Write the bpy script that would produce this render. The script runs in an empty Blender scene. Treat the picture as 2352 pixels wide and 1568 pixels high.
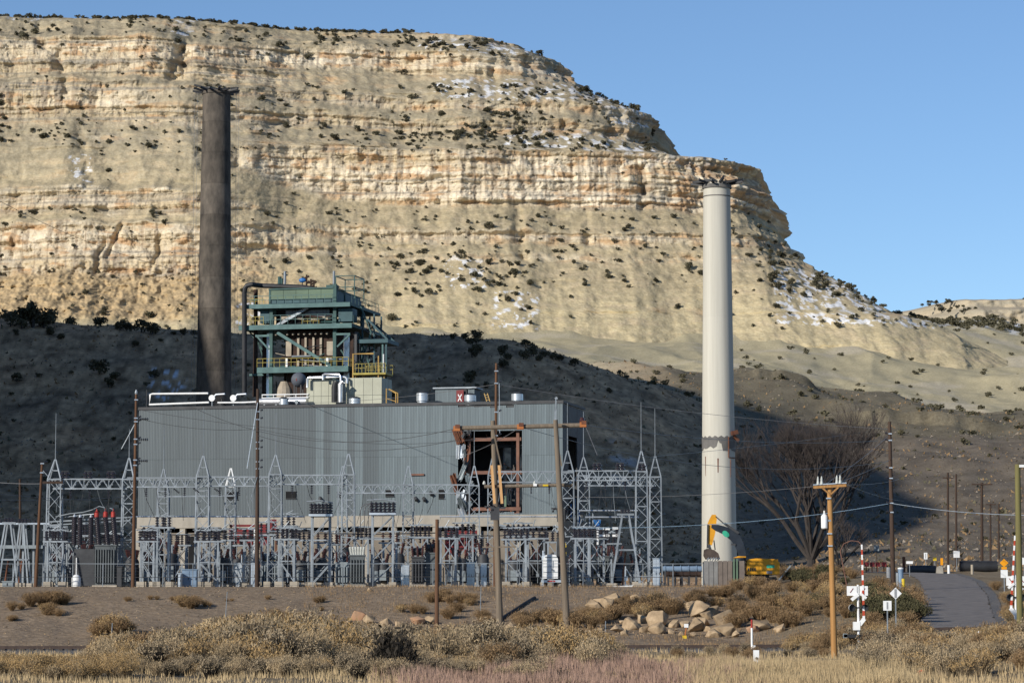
import bpy, math, random
import numpy as np
from mathutils import Vector, Matrix

# ------------------------------------------------------------------ camera, sky, sun, exposure
CZ = 3.3                                   # eye height above the near ground
FPX = 6533.0                               # focal length in photo pixels (2352 wide) = 100 mm on 36 mm
PITCH = math.atan(606.0 / FPX)
scene = bpy.context.scene
COL = scene.collection
cam_d = bpy.data.cameras.new('camera')
cam_d.lens = 100.0; cam_d.sensor_width = 36.0; cam_d.sensor_fit = 'HORIZONTAL'
cam_d.clip_start = 1.0; cam_d.clip_end = 20000.0
cam = bpy.data.objects.new('camera', cam_d); COL.objects.link(cam)
cam.location = (0, 0, CZ); cam.rotation_euler = (math.radians(90) + PITCH, 0, 0)
scene.camera = cam

SUN_AZ = 45.0      # degrees to the left of straight behind the camera
SUN_EL = 22.0
SUN_STRENGTH = 5.0
SKY_STRENGTH = 0.122
_a, _e = math.radians(SUN_AZ), math.radians(SUN_EL)
TO_SUN = Vector((-math.sin(_a) * math.cos(_e), -math.cos(_a) * math.cos(_e), math.sin(_e)))
world = bpy.data.worlds.new('World'); scene.world = world; world.use_nodes = True
wn = world.node_tree.nodes; wl = world.node_tree.links; wn.clear()
sky = wn.new('ShaderNodeTexSky'); sky.sky_type = 'NISHITA'; sky.sun_disc = False
sky.sun_elevation = math.radians(SUN_EL)
sky.sun_rotation = math.atan2(TO_SUN.x, TO_SUN.y)
sky.altitude = 1900.0; sky.air_density = 1.0; sky.dust_density = 0.0; sky.ozone_density = 4.0
bg = wn.new('ShaderNodeBackground'); bg.inputs['Strength'].default_value = SKY_STRENGTH
wo = wn.new('ShaderNodeOutputWorld')
wl.new(sky.outputs[0], bg.inputs['Color']); wl.new(bg.outputs[0], wo.inputs['Surface'])
sun_d = bpy.data.lights.new('sun', 'SUN'); sun_d.energy = SUN_STRENGTH; sun_d.angle = math.radians(0.55)
sun_d.color = (1.0, 0.945, 0.85)
sun = bpy.data.objects.new('sun', sun_d); COL.objects.link(sun)
sun.rotation_euler = (-TO_SUN).to_track_quat('-Z', 'Y').to_euler()
sun.location = (0, 0, 400)
vs = scene.view_settings
vs.view_transform = 'Standard'; vs.look = 'None'; vs.exposure = 0.0; vs.gamma = 1.0
vs.use_curve_mapping = False
scene.cycles.use_denoising = True
scene.cycles.max_bounces = 5
scene.cycles.transparent_max_bounces = 6

# ------------------------------------------------------------------ helpers
R = random.Random(7)
CP, SP = math.cos(PITCH), math.sin(PITCH)
def P(px, row, d):
    """the point of the place that stands d metres away on the line of sight px,row"""
    u = (px - 1176.0) / FPX; v = (row - 784.0) / FPX
    k = d / (CP + v * SP)
    return Vector((u * k, d, CZ + (SP - v * CP) * k))
def ZR(row, d): return P(1176, row, d).z
def XR(px, d, row=1345): return P(px, row, d).x

_perm = np.random.RandomState(3).permutation(512).astype(np.int64) % 256
_perm = np.concatenate([_perm, _perm, _perm])
_g3 = np.random.RandomState(4).normal(size=(256, 3)); _g3 /= np.linalg.norm(_g3, axis=1)[:, None]
_ga = np.random.RandomState(5).uniform(0, 2 * np.pi, 256); _gx, _gy = np.cos(_ga).astype(np.float32), np.sin(_ga).astype(np.float32)
_pm = np.tile(np.random.RandomState(6).permutation(256), 3).astype(np.int32)
def pn(x, y, z=0.0):
    if np.ndim(z) == 0:
        x, y = np.broadcast_arrays(np.asarray(x, np.float32), np.asarray(y, np.float32))
        xf = np.floor(x); yf = np.floor(y); xi = xf.astype(np.int32) & 255; yi = (yf.astype(np.int32) + int(float(z) * 37.3)) & 255
        xf = x - xf; yf = y - yf; u = xf * xf * xf * (xf * (xf * 6 - 15) + 10); v = yf * yf * yf * (yf * (yf * 6 - 15) + 10)
        a = _pm[xi]; b = _pm[xi + 1]
        h = _pm[a + yi]; n00 = _gx[h] * xf + _gy[h] * yf
        h = _pm[b + yi]; n10 = _gx[h] * (xf - 1) + _gy[h] * yf
        h = _pm[a + yi + 1]; n01 = _gx[h] * xf + _gy[h] * (yf - 1)
        h = _pm[b + yi + 1]; n11 = _gx[h] * (xf - 1) + _gy[h] * (yf - 1)
        n0 = n00 + (n10 - n00) * u; n1 = n01 + (n11 - n01) * u
        return (1.45 * (n0 + (n1 - n0) * v)).astype(float)
    x, y, z = np.broadcast_arrays(np.asarray(x, float), np.asarray(y, float), np.asarray(z, float))
    xi = np.floor(x).astype(np.int64); yi = np.floor(y).astype(np.int64); zi = np.floor(z).astype(np.int64)
    xf, yf, zf = x - xi, y - yi, z - zi
    f = lambda t: t * t * t * (t * (t * 6 - 15) + 10)
    u, v, w = f(xf), f(yf), f(zf)
    xi &= 255; yi &= 255; zi &= 255
    def g(dx, dy, dz):
        h = _perm[(_perm[(_perm[(xi + dx) & 255] + yi + dy) & 255] + zi + dz) & 255]
        gr = _g3[h]
        return gr[..., 0] * (xf - dx) + gr[..., 1] * (yf - dy) + gr[..., 2] * (zf - dz)
    l = lambda a, b, t: a + (b - a) * t
    return 1.5 * l(l(l(g(0,0,0), g(1,0,0), u), l(g(0,1,0), g(1,1,0), u), v),
                   l(l(g(0,0,1), g(1,0,1), u), l(g(0,1,1), g(1,1,1), u), v), w)
def fbm(x, y, z=0.0, o=4, gain=0.5):
    s = 0; a = 1.0; f = 1.0
    for i in range(o):
        s = s + a * pn(x * f + 13.7 * i, y * f + 7.1 * i, z * f + 3.3 * i); a *= gain; f *= 2.03
    return s
def sstep(a, b, x):
    t = np.clip((np.asarray(x, float) - a) / (b - a), 0, 1); return t * t * (3 - 2 * t)

# ---- materials
MATS = {}
def mat(name, c1, c2=None, scale=1.0, rough=0.85, metal=0.0, stretch=(1, 1, 1), bump=0.0, bscale=None, objvar=0.0, spec=0.3,
        attr=False, detail=5.0, translucent=0.0, coat=0.0):
    m = bpy.data.materials.new(name); m.use_nodes = True
    nt = m.node_tree; N = nt.nodes; L = nt.links
    b = N['Principled BSDF']
    b.inputs['Roughness'].default_value = rough; b.inputs['Metallic'].default_value = metal
    b.inputs['Specular IOR Level'].default_value = spec
    if coat: b.inputs['Coat Weight'].default_value = coat
    c2 = c2 or tuple(min(1, v * 0.72) for v in c1)
    tc = N.new('ShaderNodeTexCoord'); mp = N.new('ShaderNodeMapping'); mp.inputs['Scale'].default_value = stretch
    L.new(tc.outputs['Object'], mp.inputs['Vector'])
    no = N.new('ShaderNodeTexNoise'); no.inputs['Scale'].default_value = scale; no.inputs['Detail'].default_value = detail
    no.inputs['Roughness'].default_value = 0.62
    L.new(mp.outputs[0], no.inputs['Vector'])
    rp = N.new('ShaderNodeValToRGB')
    rp.color_ramp.elements[0].position = 0.32; rp.color_ramp.elements[1].position = 0.68
    rp.color_ramp.elements[0].color = (*c2, 1); rp.color_ramp.elements[1].color = (*c1, 1)
    L.new(no.outputs['Fac'], rp.inputs['Fac'])
    out = rp.outputs['Color']
    if attr:
        at = N.new('ShaderNodeAttribute'); at.attribute_name = 'col'
        mx = N.new('ShaderNodeMix'); mx.data_type = 'RGBA'; mx.blend_type = 'MULTIPLY'; mx.inputs['Factor'].default_value = 1.0
        L.new(at.outputs['Color'], mx.inputs['A']); L.new(out, mx.inputs['B']); out = mx.outputs['Result']
    if objvar:
        oi = N.new('ShaderNodeObjectInfo'); mr = N.new('ShaderNodeMapRange')
        mr.inputs['To Min'].default_value = 1 - objvar; mr.inputs['To Max'].default_value = 1 + objvar
        L.new(oi.outputs['Random'], mr.inputs['Value'])
        vm = N.new('ShaderNodeVectorMath'); vm.operation = 'SCALE'
        L.new(out, vm.inputs[0]); L.new(mr.outputs[0], vm.inputs['Scale']); out = vm.outputs[0]
    L.new(out, b.inputs['Base Color'])
    if bump:
        bn = N.new('ShaderNodeTexNoise'); bn.inputs['Scale'].default_value = bscale or scale * 3; bn.inputs['Detail'].default_value = 6
        L.new(mp.outputs[0], bn.inputs['Vector'])
        bp = N.new('ShaderNodeBump'); bp.inputs['Strength'].default_value = 0.8; bp.inputs['Distance'].default_value = bump
        L.new(bn.outputs['Fac'], bp.inputs['Height']); L.new(bp.outputs[0], b.inputs['Normal'])
    MATS[name] = m
    return m

# ---- mesh collecting
class MB:
    def __init__(s): s.v = []; s.f = []
    def add(s, vs, fs):
        n = len(s.v); s.v += [tuple(a) for a in vs]; s.f += [tuple(i + n for i in q) for q in fs]; return s
    def box(s, c, size, rz=0.0):
        hx, hy, hz = size[0] / 2, size[1] / 2, size[2] / 2
        ca, sa = math.cos(rz), math.sin(rz)
        vs = []
        for dz in (-hz, hz):
            for dx, dy in ((-hx, -hy), (hx, -hy), (hx, hy), (-hx, hy)):
                vs.append((c[0] + dx * ca - dy * sa, c[1] + dx * sa + dy * ca, c[2] + dz))
        return s.add(vs, [(3,2,1,0),(4,5,6,7),(0,1,5,4),(1,2,6,5),(2,3,7,6),(3,0,4,7)])
    def span(s, a, b):
        return s.box([(a[i] + b[i]) / 2 for i in range(3)], [abs(b[i] - a[i]) for i in range(3)])
    def tube(s, pts, r, n=8, cap=True):
        pts = [Vector(p) for p in pts]
        rs = r if isinstance(r, (list, tuple)) else [r] * len(pts)
        vs, fs = [], []
        prev = None
        for i, p in enumerate(pts):
            t = (pts[min(i + 1, len(pts) - 1)] - pts[max(i - 1, 0)])
            t = t.normalized() if t.length > 1e-9 else Vector((0, 0, 1))
            if prev is None:
                a = Vector((0, 0, 1)) if abs(t.z) < 0.9 else Vector((1, 0, 0))
                a = (a - t * a.dot(t)).normalized()
            else:
                a = prev - t * prev.dot(t)
                a = a.normalized() if a.length > 1e-6 else Vector((1, 0, 0))
            prev = a; b = t.cross(a)
            for k in range(n):
                an = 2 * math.pi * (k + 0.5) / n
                vs.append(p + (a * math.cos(an) + b * math.sin(an)) * rs[i])
        for i in range(len(pts) - 1):
            for k in range(n):
                k2 = (k + 1) % n
                fs.append((i * n + k, i * n + k2, (i + 1) * n + k2, (i + 1) * n + k))
        if cap:
            fs.append(tuple(range(n - 1, -1, -1))); m = (len(pts) - 1) * n; fs.append(tuple(m + k for k in range(n)))
        return s.add(vs, fs)
    def bar(s, p, q, w): return s.tube([p, q], w * 0.7071, 4)
    def lathe(s, o, prof, n=16, axis='Z'):
        vs, fs = [], []
        for r, z in prof:
            for k in range(n):
                a = 2 * math.pi * k / n
                c = (r * math.cos(a), r * math.sin(a), z)
                if axis == 'X': c = (z, r * math.cos(a), r * math.sin(a))
                if axis == 'Y': c = (r * math.sin(a), z, r * math.cos(a))
                vs.append((o[0] + c[0], o[1] + c[1], o[2] + c[2]))
        for i in range(len(prof) - 1):
            for k in range(n):
                k2 = (k + 1) % n
                fs.append((i * n + k, i * n + k2, (i + 1) * n + k2, (i + 1) * n + k))
        fs.append(tuple(range(n - 1, -1, -1))); m = (len(prof) - 1) * n; fs.append(tuple(m + k for k in range(n)))
        return s.add(vs, fs)
    def prism(s, poly, y0, y1):
        """polygon in x,z extruded along y"""
        n = len(poly)
        vs = [(x, y0, z) for x, z in poly] + [(x, y1, z) for x, z in poly]
        fs = [tuple(range(n)), tuple(range(2 * n - 1, n - 1, -1))]
        fs += [((k + 1) % n, k, n + k, n + (k + 1) % n) for k in range(n)]
        return s.add(vs, fs)
    def ball(s, c, r, n=12, m=8):
        rr = r if isinstance(r, (tuple, list)) else (r, r, r)
        prof = []
        vs, fs = [], []
        for i in range(1, m):
            t = math.pi * i / m
            for k in range(n):
                a = 2 * math.pi * k / n
                vs.append((c[0] + rr[0] * math.sin(t) * math.cos(a), c[1] + rr[1] * math.sin(t) * math.sin(a), c[2] - rr[2] * math.cos(t)))
        b0 = len(vs); vs.append((c[0], c[1], c[2] - rr[2])); vs.append((c[0], c[1], c[2] + rr[2]))
        for i in range(m - 2):
            for k in range(n):
                k2 = (k + 1) % n; fs.append((i * n + k, i * n + k2, (i + 1) * n + k2, (i + 1) * n + k))
        for k in range(n):
            k2 = (k + 1) % n; fs.append((b0, k2, k)); q = (m - 2) * n; fs.append((b0 + 1, q + k, q + k2))
        return s.add(vs, fs)
    def mesh(s, name, m, smooth=False):
        me = bpy.data.meshes.new(name); me.from_pydata(s.v, [], s.f); me.validate(verbose=False)
        if m is not None: me.materials.append(MATS[m] if isinstance(m, str) else m)
        if smooth:
            me.shade_smooth(); me.set_sharp_from_angle(angle=math.radians(35))
        return me
    def build(s, name, m, parent=None, smooth=False, world=False):
        """world=True: vertices are in world space, the parent stands at an unrotated place"""
        if world and parent is not None:
            o = parent
            lx, ly, lz = o['_o'] if '_o' in o else o.location
            s.v = [(a - lx, b - ly, c - lz) for a, b, c in s.v]
        ob = bpy.data.objects.new(name, s.mesh(name, m, smooth)); COL.objects.link(ob)
        if parent is not None: ob.parent = parent
        return ob
def obj(name, me, parent=None, loc=(0, 0, 0), rz=0.0, sc=1.0):
    o = bpy.data.objects.new(name, me); COL.objects.link(o)
    o.location = loc; o.rotation_euler = (0, 0, rz); o.scale = (sc, sc, sc) if not isinstance(sc, tuple) else sc
    if parent is not None: o.parent = parent
    return o
def tag(o, label, cat, group=None):
    o['label'] = label; o['category'] = cat
    if group: o['group'] = group
    return o
def thing(name, label, cat, loc=(0, 0, 0), rz=0.0, group=None):
    o = bpy.data.objects.new(name, None); COL.objects.link(o)
    o.location = loc; o.rotation_euler = (0, 0, rz); o.empty_display_size = 0.5
    return tag(o, label, cat, group)
def struct(o): o['kind'] = 'structure'; return o
def stuff(o): o['kind'] = 'stuff'; return o
def copy_tree(o, parent=None):
    c = o.copy(); COL.objects.link(c)
    if parent is not None: c.parent = parent
    for ch in list(o.children): copy_tree(ch, c)
    return c
def single(mb, name, m, label, cat, origin, group=None, smooth=False):
    """one-mesh thing from world-space vertices, its origin at its base"""
    ox, oy, oz = origin
    mb.v = [(a - ox, b - oy, c - oz) for a, b, c in mb.v]
    o = mb.build(name, m, None, smooth); o.location = origin
    return tag(o, label, cat, group)
def grid_mesh(name, V, m, col=None, smooth=True):
    """V: rows x cols x 3"""
    nr, nc = V.shape[:2]
    me = bpy.data.meshes.new(name)
    idx = np.arange(nr * nc).reshape(nr, nc)
    q = np.stack([idx[:-1, :-1], idx[:-1, 1:], idx[1:, 1:], idx[1:, :-1]], -1).reshape(-1, 4)
    me.vertices.add(nr * nc); me.vertices.foreach_set('co', V.reshape(-1).astype(np.float32))
    me.loops.add(q.size); me.loops.foreach_set('vertex_index', q.reshape(-1).astype(np.int32))
    me.polygons.add(len(q)); me.polygons.foreach_set('loop_start', (np.arange(len(q)) * 4).astype(np.int32))
    me.polygons.foreach_set('loop_total', np.full(len(q), 4, np.int32))
    me.update(calc_edges=True)
    if col is not None:
        ca = me.color_attributes.new('col', 'FLOAT_COLOR', 'POINT')
        c4 = np.ones((nr * nc, 4), np.float32); c4[:, :3] = col.reshape(-1, 3)
        ca.data.foreach_set('color', c4.reshape(-1))
    me.materials.append(MATS[m])
    if smooth: me.shade_smooth()
    return me

# ------------------------------------------------------------------ materials
W3 = (1.0, 1.0, 1.0)
mat('rock', W3, (0.76, 0.73, 0.69), scale=0.5, rough=0.95, spec=0.1, attr=True, bump=0.55, bscale=0.7, stretch=(1, 1, 1.8), detail=10)
mat('earth', W3, (0.60, 0.58, 0.55), scale=1.1, rough=0.97, spec=0.1, attr=True, bump=0.22, bscale=2.0, detail=12)
mat('asphalt', (0.215, 0.188, 0.168), (0.125, 0.112, 0.103), scale=0.9, rough=0.9, bump=0.01, bscale=12)
mat('galv', (0.32, 0.355, 0.385), (0.19, 0.213, 0.235), scale=0.7, rough=0.5, metal=0.25, objvar=0.12)
mat('galv_bright', (0.68, 0.72, 0.76), (0.5, 0.54, 0.58), scale=1.0, rough=0.35, metal=0.6)
mat('silver', (0.80, 0.81, 0.83), (0.62, 0.63, 0.66), scale=1.2, rough=0.32, metal=0.75)
mat('insul', (0.028, 0.022, 0.026), (0.016, 0.013, 0.018), scale=3, rough=0.25, spec=0.5)
mat('insul_brown', (0.075, 0.025, 0.02), (0.04, 0.015, 0.013), scale=3, rough=0.25, spec=0.5)
mat('insul_white', (0.55, 0.56, 0.52), (0.42, 0.43, 0.4), scale=3, rough=0.35)
mat('steel_dark', (0.06, 0.062, 0.066), (0.035, 0.036, 0.04), scale=1.0, rough=0.6)
mat('transformer', (0.115, 0.128, 0.132), (0.075, 0.085, 0.09), scale=1.0, rough=0.6)
mat('cabinet', (0.26, 0.30, 0.32), (0.2, 0.23, 0.25), scale=1.0, rough=0.55)
mat('red', (0.22, 0.03, 0.032), (0.14, 0.02, 0.022), scale=0.6, rough=0.55)
mat('red_bright', (0.40, 0.045, 0.035), (0.28, 0.03, 0.024), scale=1.5, rough=0.5)
mat('rust', (0.21, 0.085, 0.045), (0.10, 0.042, 0.028), scale=1.2, rough=0.9)
mat('rust_beam', (0.22, 0.115, 0.08), (0.13, 0.066, 0.05), scale=1.0, rough=0.85)
mat('orange_steel', (0.46, 0.17, 0.05), (0.30, 0.10, 0.035), scale=1.0, rough=0.7)
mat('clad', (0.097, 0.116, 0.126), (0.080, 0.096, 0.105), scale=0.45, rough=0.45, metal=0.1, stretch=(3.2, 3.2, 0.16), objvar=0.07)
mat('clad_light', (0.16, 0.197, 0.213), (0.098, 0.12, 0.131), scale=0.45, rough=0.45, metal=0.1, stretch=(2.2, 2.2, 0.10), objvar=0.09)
mat('concrete', (0.38, 0.345, 0.29), (0.28, 0.255, 0.215), scale=0.7, rough=0.9, bump=0.02, stretch=(1, 1, 0.5), objvar=0.06)
mat('footing', (0.42, 0.37, 0.30), (0.30, 0.265, 0.215), scale=1.6, rough=0.95, objvar=0.12)
mat('wall_tan', (0.215, 0.185, 0.148), (0.165, 0.14, 0.112), scale=0.5, rough=0.9)
mat('box_tan', (0.42, 0.42, 0.33), (0.35, 0.35, 0.275), scale=0.5, rough=0.6, objvar=0.03)
mat('void', (0.012, 0.012, 0.013), (0.008, 0.008, 0.009), scale=1, rough=0.95)
mat('stack_white', (0.545, 0.52, 0.45), (0.43, 0.408, 0.35), scale=0.8, rough=0.85, stretch=(1.6, 1.6, 0.05), detail=8, objvar=0.02)
mat('stack_dark', (0.145, 0.122, 0.10), (0.052, 0.046, 0.040), scale=0.9, rough=0.95, stretch=(1.0, 1.0, 0.45), bump=0.05, bscale=3.0, objvar=0.16, detail=9)  # shade over the whole shaft is put into this dark colour
mat('stack_grey', (0.17, 0.16, 0.15), (0.11, 0.105, 0.1), scale=1.0, rough=0.9)
mat('teal', (0.045, 0.108, 0.10), (0.025, 0.06, 0.058), scale=0.7, rough=0.6)
mat('teal_light', (0.085, 0.17, 0.165), (0.045, 0.098, 0.10), scale=0.8, rough=0.55)
mat('teal_blue', (0.035, 0.09, 0.105), (0.022, 0.058, 0.07), scale=0.8, rough=0.55)
mat('green_panel', (0.13, 0.19, 0.125), (0.085, 0.13, 0.09), scale=0.5, rough=0.6, stretch=(0.4, 1, 1.4))
mat('casing', (0.055, 0.032, 0.024), (0.028, 0.018, 0.015), scale=0.8, rough=0.9)
mat('stripe_beige', (0.44, 0.38, 0.30), (0.28, 0.235, 0.18), scale=0.9, rough=0.85)
mat('glass_dark', (0.06, 0.065, 0.08), (0.03, 0.032, 0.04), scale=1.2, rough=0.3, spec=0.5)
mat('yellow_rail', (0.40, 0.33, 0.07), (0.24, 0.19, 0.045), scale=1.5, rough=0.6)
mat('yellow_tan', (0.50, 0.33, 0.11), (0.36, 0.22, 0.07), scale=1.5, rough=0.6)
mat('pipe_black', (0.035, 0.036, 0.04), (0.02, 0.02, 0.022), scale=1.0, rough=0.5)
mat('dome_grey', (0.11, 0.12, 0.145), (0.075, 0.083, 0.1), scale=1.2, rough=0.6)
mat('white_paint', (0.78, 0.78, 0.77), (0.66, 0.66, 0.65), scale=2.0, rough=0.5)
mat('sign_white', (0.80, 0.80, 0.79), (0.72, 0.72, 0.71), scale=3.0, rough=0.4)
mat('sign_grey', (0.30, 0.31, 0.32), (0.22, 0.225, 0.235), scale=3.0, rough=0.6)
mat('wood_grey', (0.215, 0.17, 0.125), (0.125, 0.10, 0.075), scale=2.2, rough=0.92, stretch=(3, 3, 0.12), objvar=0.08)
mat('wood_brown', (0.15, 0.078, 0.042), (0.075, 0.04, 0.025), scale=2.0, rough=0.9, stretch=(3, 3, 0.12), objvar=0.1)
mat('wood_dark', (0.072, 0.045, 0.032), (0.04, 0.027, 0.021), scale=2.0, rough=0.9, stretch=(3, 3, 0.12), objvar=0.1)
mat('wood_orange', (0.44, 0.235, 0.085), (0.30, 0.15, 0.05), scale=2.0, rough=0.85, stretch=(3, 3, 0.1))
mat('wood_green', (0.18, 0.16, 0.06), (0.12, 0.105, 0.045), scale=2.0, rough=0.9, stretch=(3, 3, 0.1))
mat('wood_fresh', (0.62, 0.37, 0.17), (0.50, 0.28, 0.12), scale=2.0, rough=0.8, stretch=(3, 3, 0.15))
mat('wire', (0.22, 0.22, 0.23), (0.16, 0.16, 0.17), scale=1.0, rough=0.5, metal=0.4)
mat('wire_dark', (0.05, 0.05, 0.055), (0.04, 0.04, 0.042), scale=1.0, rough=0.6)
mat('cat_yellow', (0.74, 0.35, 0.02), (0.58, 0.26, 0.016), scale=1.0, rough=0.5)
mat('boom_navy', (0.028, 0.036, 0.05), (0.018, 0.024, 0.034), scale=1.0, rough=0.45)
mat('logo_green', (0.05, 0.42, 0.26), (0.04, 0.36, 0.22), scale=1.0, rough=0.5)
mat('track_black', (0.03, 0.028, 0.027), (0.02, 0.019, 0.018), scale=2.0, rough=0.8)
mat('bucket', (0.10, 0.075, 0.06), (0.055, 0.042, 0.036), scale=2.0, rough=0.8)
mat('blue_tarp', (0.03, 0.17, 0.46), (0.025, 0.12, 0.34), scale=2.0, rough=0.5)
mat('blue_steel', (0.20, 0.28, 0.38), (0.13, 0.19, 0.27), scale=1.0, rough=0.5)
mat('sheet_grey', (0.24, 0.235, 0.225), (0.16, 0.155, 0.15), scale=1.0, rough=0.7)
mat('sheet_brown', (0.19, 0.155, 0.13), (0.13, 0.105, 0.09), scale=1.0, rough=0.8)
mat('boulder', (0.46, 0.34, 0.215), (0.24, 0.172, 0.108), scale=2.2, rough=0.95, bump=0.06, bscale=3.0, objvar=0.15, spec=0.1)
mat('boulder_red', (0.42, 0.235, 0.14), (0.34, 0.23, 0.15), scale=1.3, rough=0.95, bump=0.06, bscale=3.0, objvar=0.1, spec=0.1)
mat('ballast', (0.17, 0.158, 0.148), (0.095, 0.088, 0.083), scale=6.0, rough=0.95, bump=0.05, bscale=14)
mat('rail_steel', (0.115, 0.08, 0.065), (0.07, 0.05, 0.042), scale=2.0, rough=0.6, metal=0.4)
mat('sleeper', (0.085, 0.068, 0.055), (0.05, 0.042, 0.036), scale=3.0, rough=0.95)
mat('bollard_yellow', (0.65, 0.46, 0.03), (0.55, 0.38, 0.025), scale=2.0, rough=0.5)
mat('sign_orange', (0.80, 0.33, 0.01), (0.72, 0.28, 0.01), scale=2.0, rough=0.45)
mat('puddle', (0.055, 0.075, 0.15), (0.04, 0.05, 0.10), scale=1.0, rough=0.12, spec=0.6)
mat('juniper', (0.125, 0.112, 0.070), (0.066, 0.062, 0.041), scale=1.2, rough=0.95, spec=0.1, objvar=0.25)
mat('bark', (0.06, 0.05, 0.045), (0.035, 0.03, 0.028), scale=1.5, rough=0.95, objvar=0.1)
mat('twig', (0.062, 0.050, 0.046), (0.04, 0.033, 0.031), scale=1.5, rough=0.95)
mat('brush_gold', (0.46, 0.31, 0.145), (0.28, 0.185, 0.085), scale=1.5, rough=0.95, objvar=0.18, spec=0.1)
mat('brush_straw', (0.48, 0.365, 0.22), (0.31, 0.23, 0.135), scale=1.5, rough=0.95, objvar=0.15, spec=0.1)
mat('brush_grey', (0.4, 0.315, 0.205), (0.245, 0.19, 0.125), scale=1.5, rough=0.95, objvar=0.15, spec=0.1)
mat('brush_brown', (0.31, 0.205, 0.11), (0.18, 0.118, 0.064), scale=1.5, rough=0.95, objvar=0.15, spec=0.1)
mat('brush_green', (0.12, 0.108, 0.055), (0.07, 0.065, 0.035), scale=1.5, rough=0.95, objvar=0.15, spec=0.1)
mat('brush_dark', (0.05, 0.042, 0.033), (0.03, 0.026, 0.022), scale=1.5, rough=0.95, objvar=0.12, spec=0.1)
mat('grass_straw', (0.50, 0.38, 0.215), (0.36, 0.265, 0.15), scale=0.3, rough=0.9, spec=0.1)
mat('grass_pink', (0.38, 0.25, 0.19), (0.28, 0.185, 0.14), scale=0.3, rough=0.9, spec=0.1)
mat('hill_stone', (0.29, 0.245, 0.195), (0.19, 0.16, 0.13), scale=1.0, rough=0.95)
mat('hydrant_red', (0.50, 0.07, 0.03), (0.38, 0.05, 0.025), scale=2.0, rough=0.6)
# ------------------------------------------------------------------ terrain
def px_of(x, y): return 1176.0 + np.asarray(x, float) / np.maximum(np.asarray(y, float), 1.0) * FPX
PXS = np.array([-1500,-300,0,300,450,700,900,1100,1200,1300,1450,1600,1700,1850,2000,2200,2350,2700,3900], float)
ROWT = {
 440: [1362]*13 + [1330]*6,
 520: [1290]*13 + [1288,1284,1280,1280,1280,1280],
 620: [1120,1120,1120,1120,1120,1110,1110,1110,1110,1120,1140,1165,1185,1205,1215,1215,1210,1200,1200],
 700: [930,930,930,930,930,930,930,935,945,965,1010,1060,1095,1120,1135,1130,1125,1110,1100],
 770: [790,790,792,800,806,806,808,808,818,842,895,955,1010,1040,1060,1060,1050,1040,1040],
 810: [722,722,726,740,756,758,763,766,778,808,860,920,980,1010,1030,1030,1025,1020,1020],
 870: [765,765,765,778,790,790,790,800,815,850,890,925,950,975,1000,1003,995,980,980],
 960: [790,790,790,800,810,810,810,815,825,855,872,880,888,908,938,960,965,950,950],
 1050:[790,790,790,800,808,808,808,812,820,842,852,848,846,876,908,962,965,930,930],
 1150:[785,785,785,797,802,802,802,806,815,838,852,862,868,892,928,970,955,900,900],
 1300:[760,760,762,775,785,790,790,790,795,800,812,825,838,866,890,900,880,850,850],
 1430:[735,735,738,752,765,770,770,775,778,785,795,800,800,803,808,835,845,800,800],
 1560:[700]*13 + [735,738,775,800,780,780],
 1750:[690]*13 + [735,728,740,746,735,730],
 1950:[760]*13 + [780,780,780,780,780,780],
}
DS = np.array(sorted(ROWT), float)
ZT = np.array([[ZR(r, d) for r in ROWT[int(d)]] for d in DS])
_gp = np.arange(-1500, 3901, 25.0); _gd = np.arange(440, 1951, 10.0)
_ZG = np.array([np.interp(_gp, PXS, ZT[i]) for i in range(len(DS))])
_ZG = np.array([np.interp(_gd, DS, _ZG[:, j]) for j in range(len(_gp))]).T
def _blur(a, s):
    k = np.exp(-0.5 * (np.arange(-3 * s, 3 * s + 1) / s) ** 2); k /= k.sum(); p = 3 * s
    b = np.pad(a, ((p, p), (p, p)), 'edge')
    b = np.apply_along_axis(lambda r: np.convolve(r, k, 'valid'), 0, b)
    return np.apply_along_axis(lambda r: np.convolve(r, k, 'valid'), 1, b)
_ZG = _blur(_ZG, 2)
def far_z(px, d):
    fx = np.clip((px + 1500) / 25.0, 0, len(_gp) - 1.001); fd = np.clip((d - 440) / 10.0, 0, len(_gd) - 1.001)
    ix = fx.astype(int); iy = fd.astype(int); tx = fx - ix; ty = fd - iy
    return ((_ZG[iy, ix] * (1 - tx) + _ZG[iy, ix + 1] * tx) * (1 - ty) + (_ZG[iy + 1, ix] * (1 - tx) + _ZG[iy + 1, ix + 1] * tx) * ty)
PAD_Z = ZR(1346, 284)
def road_c(y):      # centre line of the road, x at depth y
    return np.interp(y, [150, 180, 205, 240, 280, 320, 350, 380, 420], [30.5, 31.2, 32.0, 37.2, 43.5, 48.8, 51.5, 50.5, 45])
def road_w(y): return np.interp(y, [150, 205, 260, 320, 360, 420], [3.1, 3.0, 3.1, 3.1, 2.8, 2.4])
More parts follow.
